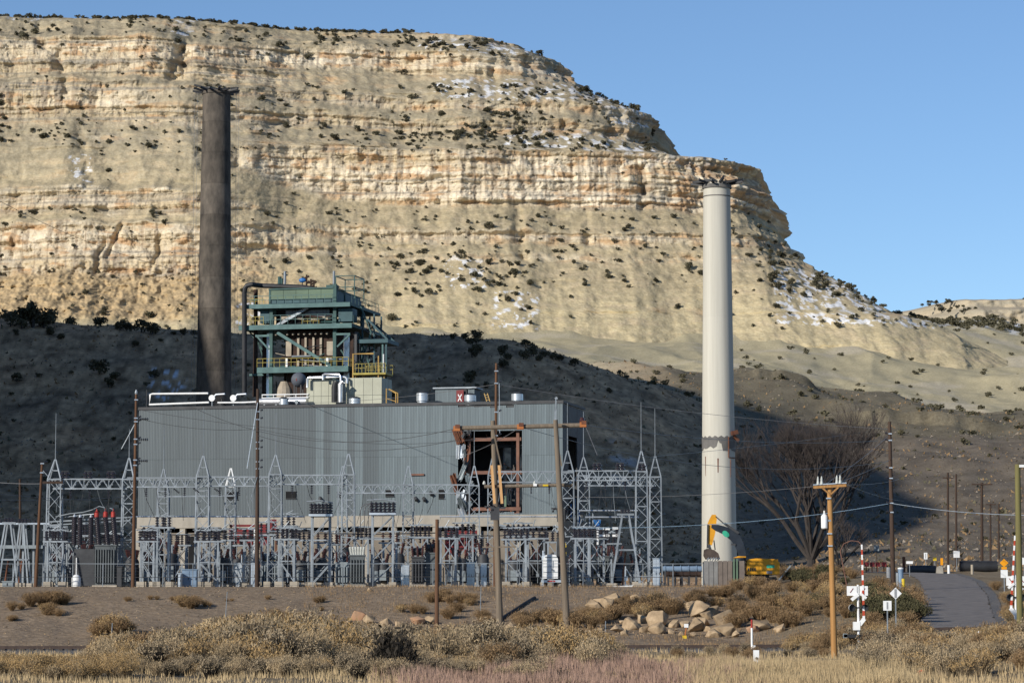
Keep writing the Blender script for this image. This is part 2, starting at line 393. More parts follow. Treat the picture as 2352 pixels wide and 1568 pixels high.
def G(x, y, noise=True):
    x = np.asarray(x, float); y = np.asarray(y, float)
    toe = 221 + 5 * pn(x / 30, 0.3)
    left = 0.12 + (PAD_Z - 0.12) * sstep(toe, 288, y) ** 0.85
    left = left + 0.35 * sstep(-18, -46, x) * sstep(150, 230, y) * 0
    right = np.interp(y, [100, 150, 180, 205, 240, 280, 320, 350, 400, 450], [0.1, 0.45, 1.05, 1.45, 2.75, 4.3, 6.0, 7.1, 8.0, 8.6])
    right = right + 1.3 * sstep(20, 27, x) * sstep(90, 125, y) * (1 - sstep(140, 165, y))
    xb = 24 + 0.03 * (y - 200)
    k = sstep(xb - 7, xb + 6, x)
    near = left * (1 - k) + right * k
    f = sstep(405, 450, y)
    z = near * (1 - f) + far_z(px_of(x, y), np.maximum(y, 440)) * f
    if noise:
        a = sstep(430, 600, y)
        rd = sstep(0.0, 2.0, np.abs(x - road_c(y)) - road_w(y)) if True else 1
        rd = np.where((y > 150) & (y < 420), rd, 1.0)
        pad = sstep(2, 10, np.abs(y - 345) - 62) * 0.85 + 0.15
        pad = np.where((x < 34) & (y < 430), pad, 1.0)
        nn = 0.22 * fbm(x / 9, y / 14, 0.5, 3) + 0.05 * pn(x / 1.7, y / 2.5, 2.2)
        tr = sstep(1.5, 5, np.abs(y - (193 + 0.11 * x)))
        ff = a * (1.8 * fbm(x / 60, y / 75, 1.5, 5, 0.5) + 1.3 * (0.4 - np.abs(pn(x / 17 + 0.3 * pn(y / 30, 3.0), y / 70, 2.7))) + 5.0 * sstep(800, 1000, y) * (0.5 - np.abs(pn(x / 48 + 0.25 * pn(y / 90, 1.0), y / 260, 7.7))))
        lg = 3.5 * (sstep(892, 895, y + 10 * pn(x / 22, 4.4) + 3 * pn(x / 5, 2.0)) - sstep(895, 990, y)) * sstep(1880, 1960, px_of(x, y)) * (1 - sstep(2240, 2330, px_of(x, y)))
        lg2 = 4.0 * (sstep(1012, 1015, y + 12 * pn(x / 26, 5.4) + 3 * pn(x / 6, 2.0)) - sstep(1015, 1045, y)) * sstep(1690, 1750, px_of(x, y)) * (1 - sstep(1850, 1900, px_of(x, y)))
        z = z + nn * rd * pad * tr * (1 - a) + ff + lg + lg2
    return z
def Gz(x, y): return float(G(np.array([x]), np.array([y]))[0])

pxs = np.concatenate([np.linspace(-1500, -120, 40, endpoint=False), np.linspace(-120, 2480, 620), np.linspace(2480, 3900, 41)[1:]])
ds = np.concatenate([np.linspace(4, 90, 16, endpoint=False), np.geomspace(90, 430, 260, endpoint=False), np.geomspace(430, 1950, 330)])
DD, PP = np.meshgrid(ds, pxs, indexing='ij')
XX = (PP - 1176) / FPX * DD
ZZ = G(XX, DD)
n1 = fbm(XX / 40, DD / 60, 3.0, 4); n2 = fbm(XX / 7, DD / 12, 9.0, 4)
def mixc(a, b, t): return a + (b - a) * np.clip(t, 0, 1)[..., None]
gravel = np.array([0.31, 0.235, 0.165]); soil = np.array([0.27, 0.215, 0.145]); hillc = np.array([0.50, 0.33, 0.19])
olive = np.array([0.20, 0.172, 0.12]); tan = np.array([0.55, 0.465, 0.315]); pale = np.array([0.62, 0.55, 0.43]); brown = np.array([0.19, 0.14, 0.09])
C = np.zeros(XX.shape + (3,)) + gravel
C = mixc(C, soil, 1 - sstep(196, 226, DD + 8 * n2))
C = mixc(C, soil * 0.95, sstep(-2, 4, XX - (19 + 0.03 * (DD - 200))) * (1 - sstep(380, 430, DD)))
C = mixc(C, brown, 0.55 * sstep(0.05, 0.5, n2) * sstep(0, 10, XX + 12) * (1 - sstep(380, 430, DD)))
C = mixc(C, hillc, sstep(400, 450, DD))
C = mixc(C, np.array([0.62, 0.37, 0.20]), sstep(0.0, 0.5, n1) * 0.6 * sstep(430, 500, DD))
C = mixc(C, np.array([0.28, 0.20, 0.13]), sstep(0.05, 0.6, -n1) * 0.6 * sstep(430, 500, DD))
C = mixc(C, C * 0.55, sstep(0.1, 0.7, n2) * sstep(430, 500, DD)); C = mixc(C, C * 1.35, sstep(0.15, 0.8, -n2) * sstep(430, 500, DD))
n3 = fbm(XX / 2.6, DD / 5.0, 13.0, 3, 0.6); C = C * (1 + 0.5 * np.clip(n3, -0.9, 1.2) * sstep(430, 480, DD))[..., None]
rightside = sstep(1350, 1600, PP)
C = mixc(C, np.array([0.19, 0.158, 0.122]) * (1 + 0.3 * n2[..., None]), sstep(1500, 1850, PP) * sstep(420, 480, DD))  # colour follows the light: shaded left painted lighter, sunlit right darker
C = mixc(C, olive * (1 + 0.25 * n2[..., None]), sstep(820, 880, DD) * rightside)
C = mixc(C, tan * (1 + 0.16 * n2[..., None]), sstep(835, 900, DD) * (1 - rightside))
tr = sstep(1060, 1120, DD)
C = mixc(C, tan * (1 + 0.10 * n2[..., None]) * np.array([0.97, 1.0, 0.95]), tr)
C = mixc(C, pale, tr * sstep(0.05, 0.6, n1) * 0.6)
dzd = np.gradient(ZZ, axis=0) / np.gradient(DD, axis=0)
C = mixc(C, np.array([0.47, 0.39, 0.25]), sstep(0.5, 0.9, dzd) * sstep(840, 880, DD) * rightside)
# small snow patches that lie in the hollows
sn = fbm(XX / 9, DD / 14, 21.0, 3)
snow_a = 1 - sstep(0, 60, np.hypot((PP - 380) * 0.9, (1390 - (ZZ - CZ) * FPX / DD - 880) * 0.8)) 
snow_b = sstep(1880, 2080, PP) * sstep(1600, 1680, DD)
snow_c = (1 - sstep(10, 60, np.abs(PP - 1430))) * (1 - sstep(20, 70, np.abs(1390 - (ZZ - CZ) * FPX / DD - 1060))) * 0.4
snow = np.clip(sstep(0.25, 0.5, n3 + 0.5 * sn + 0.3 * snow_a - 0.15) * sstep(0.1, 0.5, snow_a) + sstep(0.1, 0.35, sn) * snow_b + sstep(0.3, 0.5, sn) * snow_c, 0, 1) * sstep(430, 480, DD)
C = mixc(C, np.array([0.80, 0.82, 0.86]), snow)
V = np.stack([XX, DD, ZZ], -1)
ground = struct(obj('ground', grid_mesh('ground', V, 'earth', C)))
# the ground goes on to the horizon around and behind the place
fb = []
for r0 in (3.0, 60, 300, 2500, 12000): fb.append(r0)
mbg = MB(); na = 48; vs_, fs_ = [], []
for r0 in fb:
    for k in range(na):
        a = 2 * math.pi * k / na; vs_.append((r0 * math.cos(a), r0 * math.sin(a) - 1.0, -0.4 if r0 < 400 else -6.0))
for i in range(len(fb) - 1):
    for k in range(na):
        k2 = (k + 1) % na; fs_.append((i * na + k, i * na + k2, (i + 1) * na + k2, (i + 1) * na + k))
mat('plain', (0.20, 0.16, 0.11), (0.14, 0.11, 0.08), scale=0.02, rough=0.97)
mbg.add(vs_, fs_); struct(mbg.build('valley_floor', 'plain'))

# ------------------------------------------------------------------ the cliff
Y0 = 1430.0
PR = [(905,-45),(800,0),(760,18),(700,42),(640,64),(600,80),(596,81),(585,82),(560,90),(545,92),(530,93),(500,110),(485,118),(476,121),(440,123),(400,125),(345,129),(337,138),(306,152),(290,154),(276,155),(258,164),(250,165),(232,167),(186,188),(180,190),(126,195),(121,198),(101,212),(98,213),(79,216),(76,226)]
PL = [(905,-80),(800,-40),(740,-5),(680,32),(645,48),(636,52),(515,59),(508,67),(494,71),(440,76),(425,88),(380,98),(332,110),(300,118),(288,120),(205,128),(196,136),(104,145),(88,163),(66,169),(60,180)]
def prof_z(pr):
    z = np.array([ZR(r, Y0 + s) for r, s in pr]); s = np.array([s for r, s in pr], float)
    z = np.maximum.accumulate(z + np.arange(len(z)) * 1e-3)
    return np.concatenate([z, [z[-1] + 1.0, z[-1] + 2.5]]), np.concatenate([s, [s[-1] + 120, s[-1] + 450]])
zR_, sR_ = prof_z(PR); zL_, sL_ = prof_z(PL)
RN = 65.0
SIL = [(2120,745),(2040,730),(1960,680),(1900,640),(1830,590),(1790,540),(1768,500),(1772,460),(1741,410),(1746,386),(1640,374),(1552,340),(1547,270),(1480,250),(1400,222),(1322,186),(1305,155),(1240,136),(1208,120),(1110,112),(1050,100),(1000,86),(960,79)]
zE, xE = [], []
for q, r in SIL:
    d = Y0 + float(np.interp(-r, [-a for a, b in PR], [b for a, b in PR])) + RN
    p = P(q, r, d); zE.append(p.z); xE.append(p.x)
zE = np.maximum.accumulate(np.array(zE) + np.arange(len(zE)) * 1e-3); xE = np.array(xE)
zE = np.concatenate([[zR_[0]], zE, [zE[-1] + 3, zE[-1] + 20]]); xE = np.concatenate([[xE[0] + 60], xE, [xE[-1] - 30, xE[-1] - 60]])
zlev = np.unique(np.concatenate([np.linspace(ZR(880, Y0 - 35), ZR(815, Y0 - 8), 40, endpoint=False), np.linspace(ZR(815, Y0 - 8), zR_[-3], 500), np.linspace(zR_[-3], zL_[-1] + 1.0, 20)]))
sR = np.interp(zlev, zR_, sR_); sL = np.interp(zlev, zL_, sL_); xe = np.interp(zlev, zE, xE)
NF, NA, NB = 1080, 150, 40
uf = np.linspace(0, 1, NF, endpoint=False); ua = np.linspace(0, math.pi / 2, NA, endpoint=False); ub = np.linspace(0, 1, NB)
XF = -350 + (xe[:, None] - RN + 350) * uf[None, :]
th = np.broadcast_to(np.concatenate([np.zeros(NF), ua, np.full(NB, math.pi / 2)])[None, :], (len(zlev), NF + NA + NB))
ctrx = (xe - RN)[:, None]
X = np.concatenate([XF, ctrx + RN * np.sin(ua)[None, :], np.broadcast_to(xe[:, None], (len(zlev), NB))], 1)
LL = np.concatenate([XF, ctrx + RN * ua[None, :], ctrx + RN * math.pi / 2 + 520 * ub[None, :]], 1)
Zc = np.broadcast_to(zlev[:, None], X.shape).copy()
rowref = 1390 - (Zc - CZ) * FPX / (Y0 + sR[:, None])
# left buttress stands forward, its edge is sharp low down and fades upwards
edge = np.interp(rowref, [330, 400, 490, 640, 800], [-150, -148, -127, -128, -120]) + 6 * pn(Zc / 14, 3.3)
wid = np.interp(rowref, [100, 300, 420, 520, 640, 800], [90, 70, 40, 38, 50, 80])
kl = 1 - sstep(-1, 1, (X - edge) / wid)
wz = 3.6 * pn(X / 70, 3.1) + 2.2 * pn(X / 22, Zc / 60, 6.0) + 1.0 * pn(X / 7, Zc / 20, 2.0); wz = wz * (1 - sstep(zR_[-3] - 16, zR_[-3] - 4, Zc))
S = np.interp(Zc + wz, zR_, sR_) * (1 - kl) + np.interp(Zc + wz, zL_, sL_) * kl
off = np.concatenate([np.zeros(NF), RN * (1 - np.cos(ua)), RN + 520 * ub])[None, :]
Y = Y0 + S + off
dsdz = np.gradient(S, axis=0) / np.gradient(Zc, axis=0)
cl = 1 - sstep(0.3, 0.95, dsdz)
_k = np.exp(-0.5 * (np.arange(-9, 10) / 3.5) ** 2); _k /= _k.sum(); _c = np.pad(cl, ((9, 9), (0, 0)), 'edge'); cl = sum(_k[i] * _c[i:i + cl.shape[0]] for i in range(19))
rg = lambda t: 1 - 2 * np.abs(t)
top = 1 - sstep(zL_[-3] - 1, zL_[-3] + 3, Zc)
wl_ = LL + 6 * pn(Zc / 40, LL / 80, 1.0)
big = 16 * pn(LL / 150, Zc / 500, 2.0) + 7 * pn(LL / 52, Zc / 160, 5.0)
nose = sstep(0.15, 0.9, th)
def stair(t, n): return np.floor(t * n) / n + 0.25 * (t - np.floor(t * n) / n)
blk = stair(fbm(wl_ / 13, Zc / 9, 21.0, 3), 2.6); blk2 = stair(fbm(LL / 4.2, Zc / 3.0, 25.0, 2), 2.2)
jn = rg(pn(wl_ / 24, Zc / 90, 8.0)) * (0.4 + 0.6 * sstep(-0.2, 0.4, pn(LL / 90, Zc / 30, 3.0)))
disp = big + cl * ((0.9 + 3.6 * nose) * jn + (1.0 + 1.6 * nose) * fbm(wl_ / 10, Zc / 26, 1.0, 3) + (1.6 + 1.4 * nose) * blk + 0.75 * blk2)
disp += cl * (1.5 * pn(Zc / 2.6 + 0.35 * fbm(LL / 70, 0.0, 4.0, 2), LL / 120, 0.0) + 1.3 * pn(Zc / 6.5 + 0.3 * pn(LL / 90, 1.0), LL / 240, 3.0))
h2 = lambda a, b: np.modf(np.abs(np.sin(a * 127.1 + b * 311.7) * 43758.5453))[0]
zw = Zc + 2.0 * pn(LL / 95, 2.0, 5.0) - 0.01 * LL
zbd = zw / 3.4 + 0.75 * pn(zw / 7.5, 9.0); bed = np.floor(zbd); bedr = h2(bed, 3.0)
jw = 4.0 + 7.0 * h2(bed, 9.0); jt = np.floor(LL / jw + 5 * h2(bed, 1.0) + 0.8 * pn(LL / 9, bed * 1.7)); blkr = h2(bed, jt)
thin = np.floor(zw / 1.15 + 0.6 * pn(zw / 3, 4.0)); thr = h2(thin, 7.0)
bedstep = (bedr - 0.5) * (0.6 + 0.8 * sstep(-0.3, 0.3, pn(LL / 55, bed * 3.7)))
disp += cl * (2.6 * bedstep + (1.5 + 1.2 * nose) * (blkr - 0.5) * sstep(-0.15, 0.25, pn(LL / 40, Zc / 16, 44.0)) + 0.7 * (thr - 0.5))
disp += (1 - cl) * sstep(0.0, 0.35, pn(LL / 45, bed * 2.3, 6.0)) * 2.4 * bedstep
disp += (1 - cl) * (3.2 * rg(pn(LL / 42 + 0.5 * pn(Zc / 60, LL / 90), Zc / 260, 4.0)) + 0.55 * fbm(LL / 8, Zc / 8, 2.0, 3) + 0.8 * pn(Zc / 3.0 + 0.5 * pn(LL / 50, 2.0), LL / 60, 5.0) + 0.35 * blk2)
# deep clefts and alcoves
pxc = px_of(X, Y); 
def cleft(px0, r0, r1, w, dep, lean=0.0):
    c = px0 + lean * (rowref - r0) + 10 * pn(Zc / 9, px0 * 0.1)
    return -dep * np.exp(-((pxc - c) / w) ** 2) * sstep(r0 - 12, r0 + 8, rowref) * (1 - sstep(r1 - 8, r1 + 12, rowref))
for a in [(180, 325, 455, 17, 9, 0.12), (430, 110, 210, 20, 15, -0.3), (72, 85, 150, 14, 9, 0.05), (120, 165, 250, 16, 7, 0.2), (1188, 480, 600, 14, 12, 0.1), (530, 345, 400, 16, 9, 0.1),
          (1480, 370, 480, 10, 7, 0), (1355, 480, 560, 12, 6, 0), (1135, 150, 190, 10, 8, 0), (1300, 255, 330, 9, 7, 0), (1405, 255, 330, 10, 7, 0),
          (290, 510, 600, 7, 6, -0.55), (365, 565, 625, 6, 7, -0.35), (230, 570, 640, 6, 7, -0.2), (20, 560, 600, 8, 5, 0)]:
    disp += 0.6 * cleft(*a) * (0.35 + 0.65 * cl) * (0.6 + 0.8 * np.clip(0.5 + fbm(LL / 6, Zc / 7, 41.0, 2), 0, 1))
rub = kl * sstep(600, 640, rowref) * (1 - sstep(735, 760, rowref))
disp += rub * (3.0 * fbm(LL / 7, Zc / 5, 11.0, 3, 0.6) + 1.2)
disp *= top
nx, ny = np.sin(th), -np.cos(th)
X = X + disp * nx; Y = Y + disp * ny
Zc = Zc + 9.0 * np.clip(-X / 285, -0.2, 1.4) * sstep(560, 120, rowref) * 0.6 + 0.5 * fbm(LL / 6, Zc / 6, 3.0, 2)
A_ = np.array([0.54, 0.44, 0.29]); B_ = np.array([0.76, 0.665, 0.515]); O_ = np.array([0.54, 0.345, 0.19]); D_ = np.array([0.275, 0.25, 0.21]); E_ = np.array([0.45, 0.375, 0.24]); F_ = np.array([0.51, 0.43, 0.27])
m1 = fbm(LL / 60, Zc / 11, 1.0, 4); m2 = fbm(LL / 18, Zc / 5, 4.0, 4); m3 = fbm(LL / 2.4, Zc / 38, 7.0, 3); m4 = fbm(LL / 5, Zc / 4, 9.0, 4)
Cc = np.zeros(X.shape + (3,)) + A_
palew = np.interp(rowref, [80, 120, 150, 185, 230, 340, 395, 410, 462, 470, 500, 515, 640], [0.1, 0.35, 0.6, 0.15, 0.25, 0.35, 0.6, 1.0, 0.95, 0.4, 0.3, 0.6, 0.35])
Cc = mixc(Cc, B_, palew + 0.55 * m1)
Cc = Cc * (0.90 + 0.2 * bedr * cl + 0.1 * thr * cl)[..., None] * (0.93 + 0.14 * blkr)[..., None]
Cc = mixc(Cc, O_, sstep(0.12, 0.55, m2 + 0.25 * nose + 0.2 * sstep(1100, 1500, pxc)) * 0.9)
Cc = mixc(Cc, np.array([0.29, 0.215, 0.15]), sstep(0.05, 0.55, m3) * 0.62)
Cc = mixc(Cc, D_ * 1.15, sstep(0.2, 0.5, m3 * 0.6 + fbm(LL / 35, Zc / 30, 15.0, 2)) * 0.4)
shale = sstep(0.34, 0.5, pn(Zc / 2.3 + 0.25 * pn(LL / 110, 3.0), LL / 400, 12.0))
for r0, w in ((480, 7), (448, 4), (503, 5), (236, 3), (183, 3), (590, 4)):
    shale = np.maximum(shale, (1 - sstep(w * 0.5, w, np.abs(rowref - r0 - 6 * pn(LL / 120, 2.0)))) * sstep(-0.3, 0.2, pn(LL / 140, r0 * 0.7)))
Cc = mixc(Cc, D_ * (1 + 0.2 * m4[..., None]), shale * 0.7)
slope = E_ * (1 + 0.22 * m4[..., None]) * 1.0
upper = np.array([0.36, 0.31, 0.215]) * (1 + 0.2 * m4[..., None])
slope = mixc(slope, upper, 1 - sstep(335, 480, rowref))
slope = mixc(slope, F_ * (1 + 0.12 * m4[..., None]), sstep(640, 720, rowref))
slope = mixc(slope, A_ * 1.02, sstep(0.15, 0.5, m2) * 0.6)
slope = mixc(slope, np.array([0.46, 0.345, 0.20]) * (1 + 0.3 * m4[..., None]), rub)
Cc = mixc(Cc, slope, 1 - cl * 0.95)
sn = fbm(LL / 5.5, Zc / 3.6, 31.0, 4, 0.62)
win = lambda a, b, c, d: sstep(a - 12, a + 12, pxc) * (1 - sstep(b - 12, b + 12, pxc)) * sstep(c - 6, c + 6, rowref) * (1 - sstep(d - 6, d + 6, rowref))
sw = np.zeros_like(X)
for (a, b, c, d, w) in [(1000, 1300, 178, 226, .9), (960, 1240, 84, 118, .75), (1300, 1420, 180, 222, 1.3), (1390, 1520, 215, 262, 1.3), (1160, 1560, 285, 338, .8), (1440, 1680, 318, 372, 1.25), (380, 440, 80, 112, .9), (150, 205, 375, 470, .55), (0, 130, 60, 90, .4), (1130, 1240, 670, 760, .5), (1790, 2130, 600, 745, 1.0), (1010, 1120, 590, 665, .6), (540, 600, 700, 770, .6)]:
    sw = np.maximum(sw, w * win(a, b, c, d))
snow = sstep(0.26, 0.36, sn + 0.32 * (sw - 0.75)) * sstep(0.1, 0.5, sw) * np.maximum(1 - cl, 0.25)
Cc = mixc(Cc, np.array([0.82, 0.84, 0.88]), snow * 0.85)
cliff = struct(obj('cliff', grid_mesh('cliff', np.stack([X, Y, Zc], -1), 'rock', Cc, False)))
CLX, CLY, CLZ, CLC, CLROW, CLPX, CLTH = X, Y, Zc, cl, 1390 - (Zc - CZ) * FPX / Y, px_of(X, Y), th

# ------------------------------------------------------------------ mesa far off beyond the saddle, and the canyon wall that shades the hill
def mesa(name, x0, x1, y, prof, seed):
    xs = np.linspace(x0, x1, 260); zs = np.array([p[0] for p in prof]); ss = np.array([p[1] for p in prof])
    zl = np.linspace(zs[0], zs[-1], 70)
    XM, ZM = np.meshgrid(xs, zl); YM = y + np.interp(ZM, zs, ss)
    endk = sstep(x0, x0 + 60, XM)
    YM = YM + (1 - endk) * 120 + 14 * pn(XM / 60, ZM / 80, seed) + 5 * fbm(XM / 16, ZM / 9, seed + 3, 3)
    cc = mixc(np.zeros(XM.shape + (3,)) + np.array([0.50, 0.42, 0.30]), np.array([0.40, 0.35, 0.26]), 0.5 + fbm(XM / 50, ZM / 5, seed + 8, 3))
    return struct(obj(name, grid_mesh(name, np.stack([XM, YM, ZM], -1), 'rock', cc)))
ym = 2700.0
mesa('far_mesa', P(2115, 720, ym).x, P(3000, 700, ym).x, ym, [(ZR(830, ym - 60), -60), (ZR(738, ym), 0), (ZR(712, ym + 8), 8), (ZR(706, ym + 50), 50), (ZR(690, ym + 56), 56), (ZR(688, ym + 100), 100), (ZR(688, ym + 100) + 3, 500)], 3.0)
ysm = np.linspace(120, 960, 260); tt = np.linspace(0, 1, 130)
TY, TT = np.meshgrid(ysm, tt, indexing='ij')
xt = -(0.18 * TY + 34); XW = xt - 520 * TT
HW = np.interp(TY, [180, 250, 304, 376, 445, 480, 530, 620, 820, 960], [160, 180, 213, 241, 258, 271, 275, 268, 262, 230])
prof = np.interp(TT, [0, 0.05, 0.13, 0.15, 0.2, 0.24, 0.27, 0.31, 0.5, 0.8, 1.0], [0, 0.12, 0.40, 0.60, 0.68, 0.90, 0.96, 1.0, 1.02, 0.5, 0.0])
ramp = sstep(424, 478, TY - XW + 8 * pn(XW / 40, 0.7)) * (1 - sstep(880, 955, TY))
ZW = -2 + HW * prof * ramp + 5 * fbm(XW / 40, TY / 40, 2.0, 4) * ramp * sstep(0, 0.1, TT)
cw = mixc(np.zeros(XW.shape + (3,)) + np.array([0.42, 0.34, 0.21]), np.array([0.30, 0.26, 0.2]), 0.5 + fbm(XW / 30, ZW / 9, 5.0, 3))
struct(obj('canyon_wall', grid_mesh('canyon_wall', np.stack([XW, TY, ZW], -1), 'rock', cw)))
# ------------------------------------------------------------------ powerhouse
class Frame:
    """an upright frame: x along its face, y into it, z up"""
    def __init__(s, o, yaw): s.o = Vector(o); s.c, s.s = math.cos(yaw), math.sin(yaw); s.yaw = yaw
    def w(s, p): return Vector((s.o.x + p[0] * s.c - p[1] * s.s, s.o.y + p[0] * s.s + p[1] * s.c, s.o.z + p[2]))
    def hit(s, px, row, ly=0.0):
        """local x,z where the line of sight meets the upright plane y = ly of this frame"""
        d0 = P(px, row, 1.0); c = Vector((0, 0, CZ)); dr = d0 - c
        n = Vector((-s.s, s.c, 0)); q = s.w((0, ly, 0))
        t = (q - c).dot(n) / dr.dot(n); h = c + dr * t - s.o
        return h.x * s.c + h.y * s.s, h.z
pR = P(1293, 1350, 338); pL = P(315, 1350, 350)
YAW = math.atan2(pR.y - pL.y, pR.x - pL.x)
GZ = PAD_Z - 0.05
BF = Frame((pR.x, pR.y, GZ), YAW)
LB = -math.hypot(pR.x - pL.x, pR.y - pL.y)          # the left end in local x (negative)
DEP = 13.0
zt = BF.hit(1293, 919)[1]; zs = BF.hit(1293, 1179)[1]; zb = BF.hit(1293, 1207)[1]
bld = thing('powerhouse', 'long grey corrugated metal powerhouse with a torn hole in its wall', 'building', tuple(BF.o), YAW)
# corrugated sheets, one object each
def sheet(w, h, tear=None, seed=0):
    n = 5; m = MB(); pts = []
    for i in range(n):
        x = w * i / n
        pts += [(x, 0.0), (x + w / n * 0.30, 0.0), (x + w / n * 0.42, -0.03), (x + w / n * 0.88, -0.03)]
    pts.append((w, 0.0))
    vs = [(x, y, 0) for x, y in pts] + [(x, y, h) for x, y in pts]
    if tear:
        rr = random.Random(seed); k = len(pts); out = []
        for i, (x, y, z) in enumerate(vs):
            f = x / w if tear == 'R' else 1 - x / w
            out.append((x - (0.5 * rr.random() * f if tear == 'R' else -0.5 * rr.random() * f), y - 0.5 * rr.random() * f, z + (rr.random() - 0.5) * 0.7 * f))
        vs = out
    k = len(pts)
    return m.add(vs, [(i, i + 1, k + i + 1, k + i) for i in range(k - 1)])
NCOL = 54; cw_ = -LB / NCOL
zmid = BF.hit(800, 1050)[1]
x_h0, z_h1 = BF.hit(1062, 990); x_h1, z_h0 = BF.hit(1193, 1174)
x_w = [BF.hit(a, 1140)[0] for a in (656, 680)]
tiers = [(zs - 0.1, zmid + 0.15, 0.0), (zmid, zt - 0.35, 0.03)]
sheets = {}
for j, (z0, z1, yo) in enumerate(tiers):
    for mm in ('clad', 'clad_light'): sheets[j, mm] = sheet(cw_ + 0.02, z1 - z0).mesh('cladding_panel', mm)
rb = random.Random(11)
for c in range(NCOL):
    x = LB + c * cw_
    for j, (z0, z1, yo) in enumerate(tiers):
        lightp = sstep(-40, -14, x)
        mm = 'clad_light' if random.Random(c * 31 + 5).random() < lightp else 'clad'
        inhole = x + cw_ > x_h0 and x < x_h1
        if not inhole:
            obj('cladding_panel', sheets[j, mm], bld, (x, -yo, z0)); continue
        if j == 1 and z1 > z_h1:
            sheet(cw_ + 0.02, z1 - z_h1 - rb.random() * 0.5).build('cladding_panel', mm, bld).location = (x, -yo, z1 - (z1 - z_h1))
        if j == 0 and z_h0 - z0 > 0.3:
            sheet(cw_ + 0.02, z_h0 - z0 - rb.random() * 0.3).build('cladding_panel', mm, bld).location = (x, -yo, z0)
# torn sheets curl out along the left edge of the hole
for i, (pxx, row, w, h, m2) in enumerate([(1050, 985, 1.3, 1.9, 'rust'), (1047, 1022, 1.2, 1.6, 'galv_bright'), (1050, 1052, 0.8, 2.6, 'clad_light'), (1046, 1090, 0.9, 2.4, 'rust'), (1048, 1128, 1.3, 1.5, 'galv_bright'), (1052, 1150, 1.1, 1.8, 'rust'), (1060, 1166, 1.0, 1.7, 'galv_bright')]):
    lx, lz = BF.hit(pxx, row)
    o = sheet(w, h, 'R', i).build('torn_sheet', m2, bld); o.location = (lx, -0.1, lz - h); o.rotation_euler = (0.1, 0.35 * (i % 3 - 1), 0.35 + 0.25 * (i % 2))
# parapet, concrete band, frame, slabs
m = MB().span((LB - 0.1, -0.16, zt - 0.36), (0.12, 0.05, zt)).span((LB - 0.1, 0.06, zt - 0.30), (LB + 0.2, DEP, zt - 0.01)).span((-0.1, 0.06, zt - 0.30), (0.12, DEP, zt - 0.01)); m.build('roof_edge', 'steel_dark', bld)
MB().span((LB + 0.25, 0.06, zt - 0.75), (-0.15, DEP - 0.1, zt - 0.37)).build('roof_deck', 'steel_dark', bld)
MB().span((LB - 0.05, -0.22, zb), (0.1, 0.5, zs - 0.08)).build('concrete_beam', 'concrete', bld)
MB().span((LB + 0.05, 0.55, zs - 0.5), (-0.05, DEP - 0.2, zs - 0.09)).build('operating_floor', 'concrete', bld)
cols = [BF.hit(a, 1280)[0] for a in (318, 419, 527, 650, 765, 845, 905, 1000, 1098, 1190, 1287)]
for x in cols: MB().span((x - 0.34, -0.1, -0.4), (x + 0.34, 0.52, zb - 0.001)).build('column', 'concrete', bld)
for a, b in zip(cols[:-1], cols[1:]):
    if b - a > 1.5: MB().span((a + 0.36, 0.34, -0.4), (b - 0.36, 0.5, zb - 0.55)).build('wall_panel', 'wall_tan', bld)
for a in (328, 432, 1193, 1240):
    x0 = BF.hit(a, 1280)[0]; MB().span((x0, 0.2, -0.3), (x0 + 0.85, 0.33, zb - 1.0)).build('doorway', 'void', bld)
# ends and back
mE = MB(); mE.span((LB, 0.1, -0.4), (LB + 0.15, DEP, zt - 0.76)); mE.build('end_wall', 'clad', bld)
mb_ = MB()
back = [(LB + 0.2, x_h0 + 0.6, -0.4, zt - 0.76), (x_h1 + 1.2, -0.2, -0.4, zt - 0.76), (x_h0 + 0.61, x_h1 + 1.19, -0.4, zs + 1.6), (x_h0 + 0.61, x_h1 + 1.19, z_h1 - 1.2, zt - 0.76)]
for a, b, c, d in back: mb_.span((a, DEP - 0.15, c), (b, DEP, d))
mb_.build('back_wall', 'steel_dark', bld)
for k, (y0, y1, z0, z1, m2) in enumerate([(0.2, 3.4, zs, zt - 0.4, 'steel_dark'), (8.6, DEP, zs + 0.2, zt - 0.5, 'steel_dark'), (3.5, 8.5, zt - 4.0, zt - 0.45, 'steel_dark'), (3.5, 8.5, zs - 0.1, zs + 3.2, 'void'), (0.3, DEP - 0.3, -0.4, zs - 0.7, 'wall_tan')]):
    MB().span((-0.16 - 0.004 * k, y0, z0), (-0.02, y1, z1)).build('end_wall_sheet', m2, bld)
for k, (y, z, h) in enumerate([(4.0, 9.5, 1.6), (6.0, 10.4, 1.2), (8.0, 8.8, 2.0)]):
    MB().box((0.1 + 0.1 * k, y, z), (0.12, 0.7, h), 0.4).build('torn_sheet', 'blue_tarp' if k != 1 else 'blue_steel', bld)
# steel seen in the hole
def colm(px, m2, w=0.4, y=0.5, r0=990, r1=1172):
    x = BF.hit(px, 1080)[0]; MB().span((x - w / 2, y, zs - 0.05), (x + w / 2, y + w, z_h1 + 0.3)).build('steel_column', m2, bld)
colm(1075, 'rust_beam', 0.32); colm(1187, 'rust_beam', 0.36); colm(1110, 'steel_dark', 0.7, 9.0); colm(1150, 'steel_dark', 0.5, 6.5)
for row, m2, y in ((1008, 'rust_beam', 0.55), (1084, 'rust_beam', 0.6), (1168, 'rust_beam', 0.35), (1018, 'steel_dark', 6.0), (1082, 'rust_beam', 4.0)):
    z = BF.hit(1120, row)[1]; x0 = BF.hit(1056, row)[0]
    MB().span((x0, y, z - 0.2), (x_h1 + 0.1, y + 0.3, z + 0.2)).build('steel_beam', m2, bld)
x0, z0 = BF.hit(1140, 1022); x1, z1 = BF.hit(1165, 1100)
